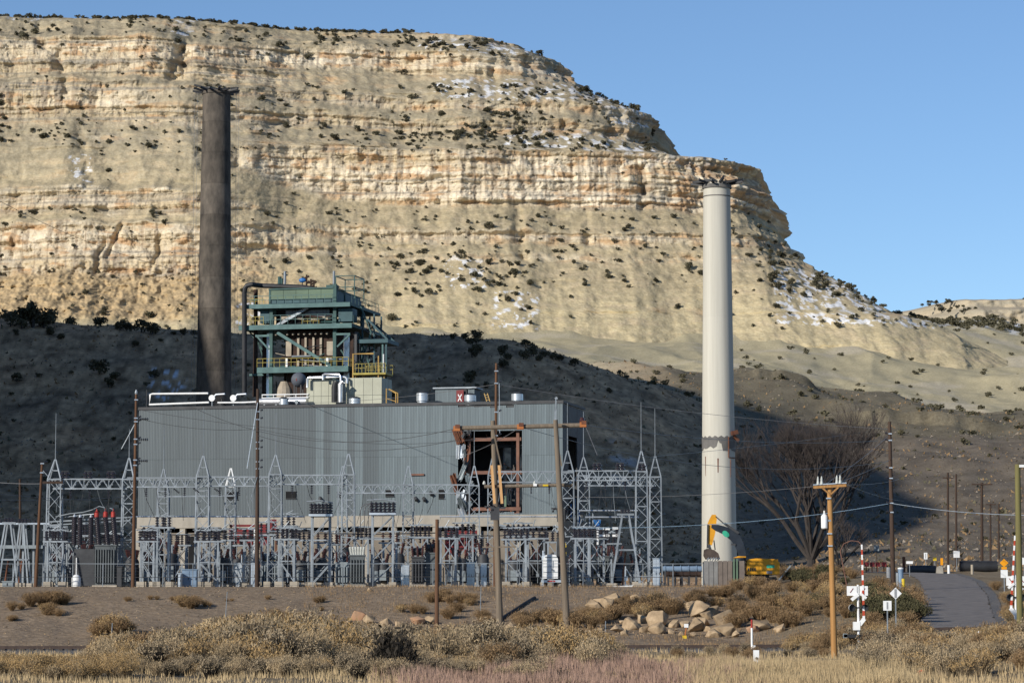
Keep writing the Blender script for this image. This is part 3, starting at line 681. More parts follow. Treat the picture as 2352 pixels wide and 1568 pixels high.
MB().bar((x0 + 1.5, 7, z0), (x1 - 1.2, 7, z1 - 1), 0.25).build('steel_brace', 'steel_dark', bld)
for k in range(26):
    x = x_h0 + (x_h1 - x_h0) * rb.random(); z = zs + (z_h1 - zs) * rb.random(); L_ = 0.8 + 2.2 * rb.random()
    MB().bar((x, 1.0 + 7 * rb.random(), z), (x + rb.uniform(-0.7, 0.7), 1.0 + 7 * rb.random(), z - L_), 0.05 + 0.1 * rb.random()).build('hanging_scrap', rb.choice(['steel_dark', 'casing', 'void', 'rust', 'sheet_brown']), bld)
for k in range(9):
    x = x_h0 - 0.3 + 0.9 * rb.random(); z = zs + (z_h1 - zs) * rb.random(); o = sheet(0.5 + 0.5 * rb.random(), 0.6 + 0.9 * rb.random(), 'R', 40 + k).build('torn_sheet', rb.choice(['clad', 'clad_light', 'rust', 'steel_dark']), bld); o.location = (x, -0.12, z); o.rotation_euler = (rb.uniform(-0.2, 0.5), rb.uniform(-0.6, 0.6), rb.uniform(-0.2, 0.8))
# wreckage on the floor edge
for k in range(34):
    x = x_h0 + (x_h1 - x_h0) * (0.38 + 0.6 * rb.random()); z = zs + 0.05 + 0.5 * rb.random() * rb.random()
    a = rb.random() * 3.1; L_ = 0.4 + rb.random() * 1.0
    MB().bar((x, 0.6 + rb.random(), z), (x + L_ * math.cos(a), 0.5 + rb.random(), z + 0.35 * rb.random()), 0.07 + 0.08 * rb.random()).build('debris', rb.choice(['rust', 'orange_steel', 'casing', 'red', 'galv']), bld)
x0, z0 = BF.hit(1157, 1150); MB().box((x0, 0.9, z0), (0.25, 0.2, 1.3)).build('debris', 'green_panel', bld)
# openings cut in the wall: short dark windows with frames
for px0, px1, r0, r1 in ((657, 680, 1129, 1144), (522, 546, 1130, 1146), (886, 905, 1126, 1139), (1008, 1021, 1125, 1144), (775, 785, 1130, 1140)):
    x0, z1 = BF.hit(px0, r0); x1, z0 = BF.hit(px1, r1)
    w = MB().span((x0, -0.14, z0), (x1, -0.09, z1)).build('window', 'void', bld)
    f = MB()
    f.span((x0 - 0.06, -0.18, z0 - 0.08), (x1 + 0.06, -0.1, z0 - 0.01)); f.span((x0 - 0.06, -0.18, z1 + 0.01), (x1 + 0.06, -0.1, z1 + 0.07))
    f.build('frame', 'steel_dark', w)
for px0, r0 in ((954, 1146), (973, 1147), (989, 1134), (735, 1146)):
    x0, z0 = BF.hit(px0, r0); MB().tube([(x0, -0.05, z0 + 0.2), (x0 + 0.25, -0.45, z0 - 0.15)], 0.2, 8).build('vent_hood', 'steel_dark', bld)
x0, z0 = BF.hit(944, 1090); x1, z1 = BF.hit(975, 1087)
MB().span((x0, -0.22, z0 - 0.1), (x1, -0.1, z0 + 0.12)).build('steel_beam', 'rust_beam', bld)
# ---- things on the roof
rz_ = GZ + zt - 0.37
def on_roof(px, row, ly): 
    x, z = BF.hit(px, row, ly); return x, z
def roof_thing(name, label, cat, px, ly, group=None):
    x = BF.hit(px, 915, ly)[0]; w = BF.w((x, ly, zt - 0.38)); return thing(name, label, cat, tuple(w), YAW, group)
for px, ly, top, r, lab in ((970, 2.5, 900, 0.72, 'round galvanised roof vent standing alone left of the roof penthouse'), (1080, 1.6, 905, 0.72, 'round galvanised roof vent in front of the roof penthouse'), (1188, 2.5, 902, 0.72, 'round galvanised roof vent near the right end of the powerhouse roof'),
                       (652, 1.5, 914, 0.6, 'low galvanised roof vent in front of the long silver duct'), (815, 1.5, 913, 0.72, 'low galvanised roof vent in front of the tan panel box')):
    t = roof_thing('roof_vent', lab, 'vent', px, ly); h = BF.hit(px, top, ly)[1] - zt + 0.38
    MB().lathe((0, 0, 0), [(r * 0.85, -0.02), (r * 0.85, h * 0.35), (r, h * 0.4), (r, h * 0.9), (r * 0.9, h * 0.93)], 18).build('drum', 'galv_bright', t, True)
    MB().lathe((0, 0, h * 0.93), [(r * 0.95, 0.0), (r * 1.0, 0.06), (r * 0.4, 0.22), (0.05, 0.24)], 18).build('cap', 'steel_dark', t)
# penthouse with the X sign
x0, z1 = BF.hit(1000, 893, 5.0); x1, z0 = BF.hit(1090, 893, 5.0); hz = z1 - zt + 0.38
t = thing('roof_penthouse', 'small grey metal penthouse hut with a red panel marked X on the roof', 'hut', tuple(BF.w((x0, 5.0, zt - 0.38))), YAW)
Wp = x1 - x0
for k in range(6):
    if k == 4: continue
    o = sheet(Wp / 6 * 0.99, hz).build('wall_panel', 'clad_light', t); o.location = (Wp / 6 * k, 0, 0)
MB().span((0, 0.02, 0), (Wp * 0.8, 3.0, hz - 0.01)).span((Wp * 0.84, 0.02, 0), (Wp - 0.02, 3.0, hz - 0.01)).build('hut_body', 'steel_dark', t)
MB().span((-0.25, -0.3, hz), (Wp + 0.3, 3.2, hz + 0.16)).build('roof', 'galv', t)
xs_, zsgn = BF.hit(1057, 907, 4.8); xs_ -= x0
sg = MB().span((xs_ - 0.45, -0.32, hz * 0.05), (xs_ + 0.45, -0.26, hz * 0.92)).build('sign_panel', 'red', t)
cxx = MB(); zc_ = hz * 0.52
for s_ in (-1, 1): cxx.bar((xs_ - 0.22 * s_, -0.345, zc_ - 0.42), (xs_ + 0.22 * s_, -0.345, zc_ + 0.42), 0.11)
cxx.build('letter', 'sign_white', sg)
# ladder frame beside the penthouse
t = roof_thing('roof_ladder', 'thin yellow sloping ladder frame beside the roof penthouse', 'ladder', 1115, 3.0)
m = MB(); m.bar((0.35, 0, 0), (-0.15, 0, 1.6), 0.09); m.bar((0.75, 0, 0), (0.25, 0, 1.6), 0.09)
for k in range(5): m.bar((0.32 - 0.1 * k, 0, 0.2 + 0.3 * k), (0.72 - 0.1 * k, 0, 0.2 + 0.3 * k), 0.05)
m.build('ladder_frame', 'yellow_tan', t)
# white pipe loop on the left of the roof
def pipe_pts(pts, ly): return [(BF.hit(a, b, ly)[0], ly, max(BF.hit(a, b, ly)[1], zt - 0.3)) for a, b in pts]
def roof_pipe(name, label, pts, ly, r, m2, n=10):
    q = pipe_pts(pts, ly); b = BF.w((q[0][0], ly, zt - 0.38))
    o = MB().tube([BF.w(a) - b for a in q], r, n).build(name, m2, None, True); o.location = b
    return tag(o, label, 'pipe')
roof_pipe('white_pipe', 'white pipe running round in a long flat loop on the roof edge', [(480, 924), (343, 929), (345, 906), (350, 904.5), (478, 903)], 1.0, 0.13, 'white_paint')
roof_pipe('white_pipe', 'white pipe lying low along the roof edge below the round valves', [(500, 924.5), (560, 924), (602, 922)], 1.0, 0.11, 'white_paint')
for px, lab in ((487, 'white round pipe flange at the end of the long white pipe loop'), (536, 'white round pipe flange beside the dark valve, on the roof')):
    x, z = BF.hit(px, 914, 1.2)
    t = thing('pipe_flange', lab, 'flange', tuple(BF.w((x, 1.2, zt - 0.38))), YAW)
    zz = z - zt + 0.38
    MB().lathe((0, 0, zz), [(0.1, -0.1), (0.40, -0.1), (0.40, 0.12), (0.1, 0.12)], 18, 'Y').build('disc', 'white_paint', t)
    MB().tube([(0, 0.1, zz), (0.5, 0.1, zz + 0.45), (1.6, 0.1, zz + 0.5)], 0.13, 8).build('elbow', 'silver', t)
    MB().tube([(0, 0.05, 0), (0, 0.05, zz)], 0.07, 8).build('stand', 'galv', t)
x, z = BF.hit(510, 913, 1.6); t = thing('dark_valve', 'dark round valve body among white pipes on the roof edge', 'valve', tuple(BF.w((x, 1.6, zt - 0.38))), YAW)
MB().lathe((0, 0, 0.0), [(0.5, 0), (0.62, 0.2), (0.62, 0.75), (0.35, 1.0), (0.12, 1.05), (0.1, 1.5)], 14).build('valve_body', 'pipe_black', t, True)
MB().lathe((0, 0, 1.45), [(0.3, 0), (0.3, 0.06), (0.08, 0.1)], 12).build('hand_wheel', 'steel_dark', t)
# long silver duct with railing
x0, z1 = BF.hit(598, 908, 3.0); x1, z0 = BF.hit(704, 908, 3.0)
t = thing('silver_duct', 'long bright silver insulated duct lying along the powerhouse roof', 'duct', tuple(BF.w((x0, 3.0, zt - 0.38))), YAW)
hd = (BF.hit(650, 909, 3.0)[1] - zt + 0.38)
MB().tube([(-0.6, 0, hd * 0.55), (-0.3, 0, hd * 0.6), (x1 - x0, 0, hd * 0.6)], [0.25, 0.42, 0.42], 16).build('duct', 'silver', t, True)
for k in range(4): MB().box((0.6 + k * 1.5, 0, hd * 0.2), (0.15, 0.5, hd * 0.45)).build('saddle', 'galv', t)
m = MB(); 
for zz in (1.55, 1.95): m.tube([(-0.1, 0.9, zz), (x1 - x0, 0.9, zz)], 0.075, 8)
for k in range(5): m.tube([(-0.05 + k * 1.45, 0.9, -0.1), (-0.05 + k * 1.45, 0.9, 1.95)], 0.05, 6)
m.build('railing', 'white_paint', t)
t = roof_thing('junction_box', 'small pale junction box on a post among the roof pipes', 'box', 681, 2.4)
MB().box((0, 0, 0.9), (0.4, 0.15, 0.45)).build('box', 'cabinet', t); MB().bar((0, 0, 0), (0, 0, 0.7), 0.08).build('post', 'galv', t)
# tan panel boxes
def panel_box(px0, px1, row, ly, dep, label, seams, hseams):
    x0, z1 = BF.hit(px0, row, ly); x1 = BF.hit(px1, row, ly)[0]
    t = thing('panel_box', label, 'enclosure', tuple(BF.w((x0, ly, zt - 0.38))), YAW)
    W_, H_ = x1 - x0, z1 - zt + 0.38
    MB().span((0.03, 0.03, 0), (W_ - 0.03, dep, H_ - 0.03)).build('core', 'steel_dark', t)
    hs = [0] + hseams + [1]
    for i in range(seams):
        for j in range(len(hs) - 1):
            MB().span((W_ * i / seams + 0.02, 0, H_ * hs[j] + 0.02), (W_ * (i + 1) / seams - 0.02, 0.06, H_ * hs[j + 1] - 0.02)).build('panel', 'box_tan', t)
    for i in range(3):
        for j in range(len(hs) - 1):
            MB().span((W_ - 0.05, dep * i / 3 + 0.08, H_ * hs[j] + 0.02), (W_ + 0.01, dep * (i + 1) / 3 - 0.02, H_ * hs[j + 1] - 0.02)).build('panel', 'box_tan', t)
    MB().span((0.0, 0.0, H_ - 0.02), (W_, dep, H_ + 0.05)).build('top', 'box_tan', t)
    return t, W_, H_
panel_box(704, 772, 872, 4.0, 4.0, 'tan metal panel box on the roof below the grey sphere', 4, [0.45])
panel_box(793, 877, 869, 4.0, 4.6, 'wide tan metal panel box on the roof below the yellow railings', 4, [0.45])
# silver pipes around the boxes
roof_pipe('silver_pipe', 'polished silver pipe arching over the top of the tan panel box', [(706, 890), (706, 870), (709, 867), (780, 865), (793, 866), (797, 869), (797, 880)], 3.4, 0.16, 'silver')
roof_pipe('silver_pipe', 'silver pipe hoop rising above the gap between the tan boxes', [(742, 872), (742, 861), (746, 859), (780, 860), (783, 866), (783, 922)], 3.0, 0.15, 'silver')
roof_pipe('silver_pipe', 'thick silver upright pipe in the gap between the tan boxes', [(788, 876), (782, 882), (782, 924)], 2.4, 0.32, 'silver', 14)
roof_pipe('black_pipe', 'thick black upright pipe in the gap between the tan boxes', [(771, 876), (768, 890), (768, 924)], 2.8, 0.36, 'pipe_black', 14)
# parapet lamp post and antenna
t = roof_thing('antenna_mast', 'thin dark antenna mast on the left end of the powerhouse roof', 'mast', 337, 0.8)
MB().tube([(0, 0, 0), (0, 0, 2.6)], 0.06, 6).build('mast', 'steel_dark', t)
# yellow handrail and steps right of the boxes
t = roof_thing('yellow_handrail', 'tan yellow handrail stepping down right of the wide panel box', 'handrail', 893, 4.5)
m = MB(); m.tube([(-0.3, 0, 0), (-0.3, 0, 2.5), (0.9, 0, 1.9), (0.9, 0, 0)], 0.08, 6); m.tube([(1.15, 0, 0), (1.15, 0, 1.9), (0.0, 0, 2.45)], 0.07, 6)
m.tube([(-0.3, 0, 1.3), (0.9, 0, 0.9)], 0.05, 6); m.build('rails', 'yellow_tan', t)

# ------------------------------------------------------------------ boiler tower
pb = P(768, 900, 373); OF = Frame((pb.x, pb.y, GZ), YAW)
boi = thing('boiler_tower', 'teal steel boiler tower with decks railings and stair behind the powerhouse', 'boiler', tuple(OF.o), YAW)
h = OF.hit
def bpart(name, m2, px0, r0, px1, r1, y0, y1):
    x0, z1 = h(px0, r0, 0); x1, z0 = h(px1, r1, 0)
    return MB().span((x0, y0, z0), (x1, y1, z1)).build(name, m2, boi)
xl, xr = h(622, 800)[0], h(768, 800)[0]; BD = 13.0
zdeckC = h(700, 850)[1]; zdeckB = h(700, 753)[1]; zdeckA = h(700, 703)[1]; ztop = h(700, 664)[1]
for x in (xl, xr):
    for y in (0.0, BD):
        MB().span((x - 0.22, y, 0), (x + 0.22, y + 0.5, zdeckA + (ztop - zdeckA) * (0.0 if y == 0 else 0.6))).build('column', 'teal', boi)
for px, r0 in ((607, 762), (785, 764), (597, 760)):
    x, z1 = h(px, r0); MB().span((x - 0.3, 2.0, 0), (x + 0.3, 2.6, z1)).build('column', 'galv_bright' if px != 597 else 'casing', boi)
def deck(name, row0, row1, pxa, pxb, depth, m2='teal_light', edge='teal'):
    x0, z1 = h(pxa, row0); x1, z0 = h(pxb, row1)
    o = MB().span((x0, -0.9, z0), (x1, -0.6, z1)).build(name, m2, boi)
    MB().span((x0 + 0.02, -0.58, z0 + (z1 - z0) * 0.3), (x1 + 0.02, depth, z1 - 0.02)).build('deck_slab', edge, boi)
    return x0, x1, z1
def rail(x0, x1, y, z, m2, n, hgt=1.1):
    m = MB()
    for k in range(n + 1):
        x = x0 + (x1 - x0) * k / n; m.tube([(x, y, z), (x, y, z + hgt)], 0.035, 4)
    for q in (0.55, 1.0): m.tube([(x0, y, z + hgt * q), (x1, y, z + hgt * q)], 0.04, 4)
    return m.build('railing', m2, boi)
def rail_y(x, y0, y1, z, m2, n, hgt=1.1):
    m = MB()
    for k in range(n + 1):
        y = y0 + (y1 - y0) * k / n; m.tube([(x, y, z), (x, y, z + hgt)], 0.035, 4)
    for q in (0.55, 1.0): m.tube([(x, y0, z + hgt * q), (x, y1, z + hgt * q)], 0.04, 4)
    return m.build('railing', m2, boi)
a = deck('deck', 701, 705, 571, 808, BD + 1); rail(a[0], h(768, 700)[0], -0.85, a[2], 'teal_light', 11); rail(a[0], h(610, 700)[0], -0.8, a[2] + 0.02, 'yellow_rail', 4, 0.7); rail_y(a[1], 0, BD, a[2], 'teal', 8)
b = deck('deck', 749, 754, 553, 812, BD + 2); rail(b[0], h(610, 750)[0], -0.88, b[2], 'yellow_rail', 6); rail(h(615, 750)[0], h(768, 750)[0], -0.88, b[2], 'teal_light', 9, 1.25); rail_y(b[1], 0, BD, b[2], 'teal', 8)
rail(h(696, 750)[0], h(735, 750)[0], -0.5, b[2], 'yellow_rail', 3, 0.75)
c = deck('deck', 845, 854, 595, 804, BD * 0.6); rail(c[0], c[1], -0.85, c[2], 'yellow_rail', 16, 1.15); rail_y(c[1], -0.6, 5, c[2], 'yellow_rail', 5)
# top house
xt0, xt1 = h(622, 675)[0], h(766, 675)[0]; zh0 = h(700, 687)[1]
for k in range(5):
    MB().span((xt0 + (xt1 - xt0) * k / 5 + 0.02, 0.05, zh0), (xt0 + (xt1 - xt0) * (k + 1) / 5 - 0.02, 0.14, ztop)).build('house_panel', 'green_panel', boi)
    MB().span((xt1 - 0.05, 0.2 + BD * k / 5, zh0 - 0.6), (xt1 + 0.03, 0.18 + BD * (k + 1) / 5, ztop - 0.3)).build('house_panel', 'teal_blue', boi)
MB().span((xt0 + 0.02, 0.15, zdeckA + 0.4), (xt1 - 0.06, BD, ztop - 0.02)).build('top_house', 'teal_blue', boi)
MB().span((xt0 - 0.3, -0.1, ztop), (xt1 + 0.2, 0.12, ztop + 0.18)).span((xt0 - 0.28, 0.0, zdeckA), (xt0 - 0.02, 0.3, ztop - 0.01)).span((xt1 - 0.02, -0.1, zdeckA), (xt1 + 0.4, 0.35, ztop + 0.6)).build('corner_frame', 'teal', boi)
MB().span((xt0, 0.13, ztop - 0.01), (xt1, BD, ztop + 0.15)).build('house_roof', 'teal', boi)
# cage on the roof corner
m = MB(); q = (xt1 + 0.1, 0.6, ztop - 1.3); W_, D_2, H_2 = 2.6, 4.5, 3.0
for dx in (0, W_):
    for dy in (0, D_2): m.bar((q[0] + dx, q[1] + dy, q[2]), (q[0] + dx, q[1] + dy, q[2] + H_2), 0.12)
for zz in (H_2, H_2 * 0.5):
    for (ax, ay), (bx, by) in (((0, 0), (W_, 0)), ((W_, 0), (W_, D_2)), ((W_, D_2), (0, D_2)), ((0, D_2), (0, 0))): m.bar((q[0] + ax, q[1] + ay, q[2] + zz), (q[0] + bx, q[1] + by, q[2] + zz), 0.11)
m.build('hoist_cage', 'teal', boi)
for px, r0, r1, m2, w in ((636, 633, 664, 'teal', 0.42), (641, 637, 664, 'teal', 0.3), (648, 621, 664, 'galv', 0.26), (761, 620, 660, 'galv', 0.26)):
    x, z1 = h(px, r0); MB().tube([(x, 1.2, ztop), (x, 1.2, z1)], w * 0.6, 10).build('vent_pipe', m2, boi)
m = MB(); x, z1 = h(761, 655); m.span((x - 0.9, 0.6, ztop + 0.12), (x + 0.5, 1.8, ztop + 0.55)); x, z1 = h(640, 655); m.span((x - 0.6, 0.6, ztop + 0.12), (x + 0.8, 1.8, ztop + 0.45)); m.build('vent_base', 'teal', boi)
m = MB()
for px, r0 in ((694, 627), (704, 637), (711, 640)):
    x, z1 = h(px, r0); m.tube([(x, 2.0, ztop), (x, 2.0, z1)], 0.12, 6); m.tube([(x - 0.35, 2.0, z1 - 0.5), (x + 0.35, 2.0, z1 - 0.2)], 0.14, 6); m.tube([(x, 2.0, z1 - 1.1), (x + 0.4, 2.0, z1 - 0.9)], 0.16, 6)
m.build('relief_valve', 'casing', boi)
x, z1 = h(685, 640); MB().ball((x, 1.9, z1), (0.5, 0.3, 0.32)).build('blue_motor', 'blue_tarp', boi)
MB().bar((x, 1.9, ztop), (x, 1.9, z1), 0.1).build('motor_post', 'casing', boi)
q = [(568, 905), (568, 676), (569.5, 664), (574, 658), (584, 655.5), (600, 655), (690, 658), (710, 661), (718, 664)]
MB().tube([(h(a, b_)[0], -1.2 if a < 600 else 0.6, h(a, b_)[1]) for a, b_ in q], 0.32, 10).build('big_pipe', 'pipe_black', boi, True)
q = [(583, 664), (583, 760), (582, 910)]
MB().tube([(h(a, b_)[0], 0.8, h(a, b_)[1]) for a, b_ in q], [0.3, 0.26, 0.36], 10).build('downpipe', 'casing', boi, True)
# storey between decks A and B
x0, z1 = h(628, 708); x1, z0 = h(764, 738)
MB().span((x0, 1.2, zdeckB + 0.1), (x1, 1.35, zdeckA - 0.3)).build('back_panel', 'void', boi)
for k in range(14):
    xa = x0 + 1.4 + (x1 - x0 - 2.2) * k / 14
    MB().span((xa, 1.0, z0 + (z1 - z0) * 0.42), (xa + 0.5, 1.1, z1 - 0.2)).build('window_pane', 'glass_dark', boi)
for k, (a0, a1) in enumerate(((642, 690), (710, 755))):
    xa, zz = h(a0, 729); xb = h(a1, 729)[0]; MB().span((xa, 0.8, zz - 0.25), (xb, 1.0, zz + 0.2)).build('pale_duct', 'stripe_beige', boi)
MB().bar((*[h(a, b_)[0] for a, b_ in ((640, 745),)], 0.4, h(640, 745)[1]), (h(706, 706)[0], 0.4, h(706, 706)[1]), 0.28).build('stair_stringer', 'galv', boi)
MB().bar((h(632, 745)[0], 0.7, h(632, 745)[1]), (h(698, 706)[0], 0.7, h(698, 706)[1]), 0.2).build('stair_stringer', 'galv', boi)
for a0, a1, r0, r1 in ((596, 617, 714, 741), (776, 808, 708, 737)):
    x0, z1 = h(a0, r0); x1, z0 = h(a1, r1); MB().span((x0, 0.3, z0), (x1, 2.5, z1)).build('teal_panel', 'teal_blue', boi)
# rusty boiler casing with pale stiffeners, held between decks B and C
x0, z1 = h(652, 757); x1, z0 = h(762, 846)
MB().span((x0, 1.4, zdeckC - 4.0), (x1, BD, zdeckB - 0.2)).build('boiler_casing', 'casing', boi)
for px, w in ((657, 0.75), (679, 0.3), (696, 0.28), (714, 0.28), (731, 0.3), (752, 0.85)):
    x = h(px, 800)[0]; zt0 = h(px, 773 if w < 0.5 else 782)[1]; zb0 = h(px, 816)[1]
    MB().span((x - w / 2, 1.1, zb0), (x + w / 2, 1.38, zt0)).build('stiffener', 'stripe_beige', boi)
    if w < 0.5: MB().span((x - w / 2, 1.1, h(px, 841)[1]), (x + w / 2, 1.38, h(px, 826)[1])).build('stiffener', 'stripe_beige', boi)
z1 = h(700, 819)[1]; MB().span((x0 - 0.6, 0.9, z1 - 0.2), (x1 + 0.1, 1.09, z1 + 0.2)).build('buckstay', 'casing', boi)
for px in (655, 749): x = h(px, 830)[0]; MB().span((x - 0.16, 0.5, h(px, 843)[1]), (x + 0.16, 0.8, h(px, 821)[1])).build('white_post', 'white_paint', boi)
MB().bar((h(638, 764)[0], -0.1, h(638, 764)[1]), (h(760, 840)[0], -0.1, h(760, 840)[1]), 0.4).build('brace', 'teal_light', boi)
for (a0, r0), (a1, r1) in (((587, 769), (617, 802)), ((803, 768), (774, 796))): MB().bar((h(a0, r0)[0], 0.1, h(a0, r0)[1]), (h(a1, r1)[0], 0.1, h(a1, r1)[1]), 0.22).build('brace', 'teal_light', boi)
bpart('girt', 'teal_light', 586, 769, 619, 773, 0.0, 0.3); bpart('girt', 'teal_light', 771, 765, 804, 769, 0.0, 0.3); bpart('girt', 'teal_light', 588, 784, 619, 788, 2.5, 2.8)
bpart('girt', 'teal_light', 571, 858, 603, 862, 0.3, 0.6)
for k in range(10):
    x = h(632 + 13 * k, 757)[0]; MB().ball((x, 0.4, zdeckB - 0.75), 0.17, 8, 6).build('lamp', 'stripe_beige', boi)
# lower part: mass of dark machinery behind the powerhouse roof
MB().span((xl + 0.3, 3.0, 0), (xr - 0.3, BD, zdeckC - 4.01)).build('lower_casing', 'steel_dark', boi)
x0, z0 = h(645, 890); MB().lathe((x0, 1.5, z0 - 1.2), [(1.2, 0), (1.0, 1.2), (0.5, 2.1), (0.1, 2.2)], 12).build('hopper', 'stripe_beige', boi)
rc = random.Random(17)
for k in range(16):
    x0 = xl + 0.4 + rc.random() * (xr - xl - 1.5); zz = rc.choice([zdeckB + 0.4, zdeckC + 0.3, zdeckC + 1.8, zdeckB + 1.4]) + rc.random() * 1.2
    MB().tube([(x0, 0.3 + rc.random() * 0.6, zz), (x0 + rc.uniform(0.8, 3.2), 0.3 + rc.random() * 0.6, zz + rc.choice([0, 0, 0.4, -0.3]))], rc.uniform(0.06, 0.16), 7).build('process_pipe', rc.choice(['pipe_black', 'casing', 'galv', 'teal', 'stripe_beige']), boi)
for k in range(14):
    x0 = h(572 + 240 * rc.random(), 800)[0]; zz = rc.uniform(zdeckC - 3.5, zdeckB - 0.5)
    MB().tube([(x0, 3.2 + rc.random(), zz), (x0, 3.2 + rc.random(), zz + rc.uniform(1.5, 4.0))], rc.uniform(0.06, 0.2), 7).build('riser_pipe', rc.choice(['pipe_black', 'casing', 'steel_dark', 'teal']), boi)
for (a0, r0), (a1, r1) in (((600, 790), (620, 842)), ((772, 800), (800, 842)), ((575, 760), (600, 842)), ((700, 856), (766, 900)), ((625, 900), (690, 856)), ((812, 760), (840, 842)), ((842, 760), (815, 842)), ((818, 700), (842, 760)), ((560, 756), (592, 800))):
    MB().bar((h(a0, r0)[0], 2.2, h(a0, r0)[1]), (h(a1, r1)[0], 2.2, h(a1, r1)[1]), 0.18).build('brace', 'teal', boi)
for px in (594, 640, 690, 740, 800): x = h(px, 870)[0]; MB().bar((x, 2.9, 0), (x, 2.9, zdeckC), 0.28).build('hanger', 'teal' if px % 4 else 'casing', boi)
# right hand stair tower and wing
stx0, stx1 = h(818, 800)[0], h(845, 800)[0]; zst = h(820, 716)[1]
m = MB()
for x in (stx0, stx1):
    for y in (3.0, 6.5): m.bar((x, y, 0), (x, y, zst), 0.2)
m.build('stair_frame', 'teal_blue', boi)
for k in range(9):
    zz = h(820, 730 + 13 * k)[1]; y_ = 3.1 if k % 2 else 6.3
    s_ = MB()
    for j in range(9): s_.box((stx0 + 0.2 + (stx1 - stx0 - 0.4) * j / 8, 3.6 + (k % 2) * 1.5, zz - 0.55 + (0.09 * j if k % 2 else 0.09 * (8 - j))), (0.2, 1.0, 0.05))
    s_.bar((stx0, 3.1 + (k % 2) * 1.5, zz - 0.5 if k % 2 else zz + 0.3), (stx1, 3.1 + (k % 2) * 1.5, zz + 0.3 if k % 2 else zz - 0.5), 0.16)
    s_.build('stair_flight', 'steel_dark', boi)
zw = h(860, 777)[1]; xw0, xw1 = h(815, 780)[0], h(886, 780)[0]
MB().span((xw0, 1.0, zw - 0.5), (xw1, 6.5, zw)).build('wing_platform', 'teal_blue', boi)
MB().bar((h(835, 730)[0], 2.0, h(835, 730)[1]), (xw1 - 0.3, 2.0, zw), 0.25).build('brace', 'teal_blue', boi)
MB().bar((h(838, 738)[0], 5.5, h(838, 738)[1]), (xw1 - 0.3, 5.5, zw), 0.25).build('brace', 'teal_blue', boi)
for x, m2 in ((h(872, 800)[0], 'teal_light'), (h(880, 800)[0], 'teal_blue')): MB().bar((x, 1.5, 0), (x, 1.5, zw), 0.22).build('wing_post', m2, boi)
for px, m2, w in ((806, 'casing', 0.6), (812, 'steel_dark', 0.5)): x = h(px, 820)[0]; MB().span((x - w / 2, 0.6, 0), (x + w / 2, 1.3, zw + 1.0)).build('column', m2, boi)
# yellow railed platform
xp0, xp1 = h(818, 855)[0], h(893, 855)[0]; zp = h(850, 858)[1]
MB().span((xp0, -1.6, zp - 0.25), (xp1, 2.0, zp)).build('yellow_platform', 'yellow_rail', boi)
rail(xp0 + 0.3, xp1, -1.5, zp, 'yellow_rail', 9, 1.2); rail(xp0 + 0.3, xp1, 1.9, zp, 'yellow_rail', 7, 1.2)
zq = h(820, 815)[1]
m = MB(); m.tube([(xp0, -1.4, zp - 3), (xp0, -1.4, zq), (h(865, 815)[0], -1.4, zq)], 0.12, 6); m.tube([(h(876, 815)[0], -1.4, zp - 1), (h(876, 815)[0], -1.4, zq - 0.3)], 0.08, 6); m.build('hoist_frame', 'yellow_tan', boi)
x = h(887, 830)[0]; MB().tube([(x, -1.3, zp), (x, -1.3, h(887, 815)[1])], 0.09, 6).build('white_post', 'white_paint', boi)
m = MB()
for px in (822, 838, 886): x = h(px, 870)[0]; m.bar((x, -0.8, 0), (x, -0.8, zp - 0.2), 0.2)
m.build('platform_leg', 'yellow_tan', boi)
# grey sphere on the roof
x, z = BF.hit(686, 872, 8.0); rr = 17 * 360 / FPX
t = thing('grey_sphere_tank', 'dark grey ball shaped tank with a small red mark on the roof', 'tank', tuple(BF.w((x, 8.0, zt - 0.38))), YAW)
zz = z - zt + 0.38
MB().ball((0, 0, zz), rr, 20, 12).build('ball', 'dome_grey', t, True)
MB().box((0, -rr * 0.995, zz - 0.05), (0.12, 0.03, 0.3)).build('mark', 'red', t)
m = MB()
for k in range(4): a = math.pi / 4 + k * math.pi / 2; m.bar((0.6 * math.cos(a), 0.6 * math.sin(a), 0), (0.6 * math.cos(a), 0.6 * math.sin(a), zz - rr * 0.6), 0.14)
m.build('stand', 'steel_dark', t)

# ------------------------------------------------------------------ chimneys
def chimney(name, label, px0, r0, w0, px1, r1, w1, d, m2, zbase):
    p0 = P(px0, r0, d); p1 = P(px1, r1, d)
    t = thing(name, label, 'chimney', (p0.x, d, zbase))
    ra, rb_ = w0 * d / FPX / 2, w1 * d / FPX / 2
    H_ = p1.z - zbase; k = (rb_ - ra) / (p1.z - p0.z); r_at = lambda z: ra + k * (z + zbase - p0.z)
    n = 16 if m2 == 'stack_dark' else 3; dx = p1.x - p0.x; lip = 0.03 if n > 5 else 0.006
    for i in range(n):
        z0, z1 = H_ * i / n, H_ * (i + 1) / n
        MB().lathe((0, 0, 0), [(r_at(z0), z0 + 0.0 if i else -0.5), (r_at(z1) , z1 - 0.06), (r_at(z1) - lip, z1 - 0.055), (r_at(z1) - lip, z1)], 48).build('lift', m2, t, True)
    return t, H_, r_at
tD, HD, rD = chimney('dark_chimney', 'tall concrete chimney coloured dark as if shaded rising behind the powerhouse', 491, 905, 81, 489, 212, 64, 420, 'stack_dark', GZ)
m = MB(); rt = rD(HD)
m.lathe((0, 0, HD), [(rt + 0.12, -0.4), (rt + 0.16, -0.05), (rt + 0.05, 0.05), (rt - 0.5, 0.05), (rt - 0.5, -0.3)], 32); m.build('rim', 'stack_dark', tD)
m = MB(); rr_ = random.Random(3)
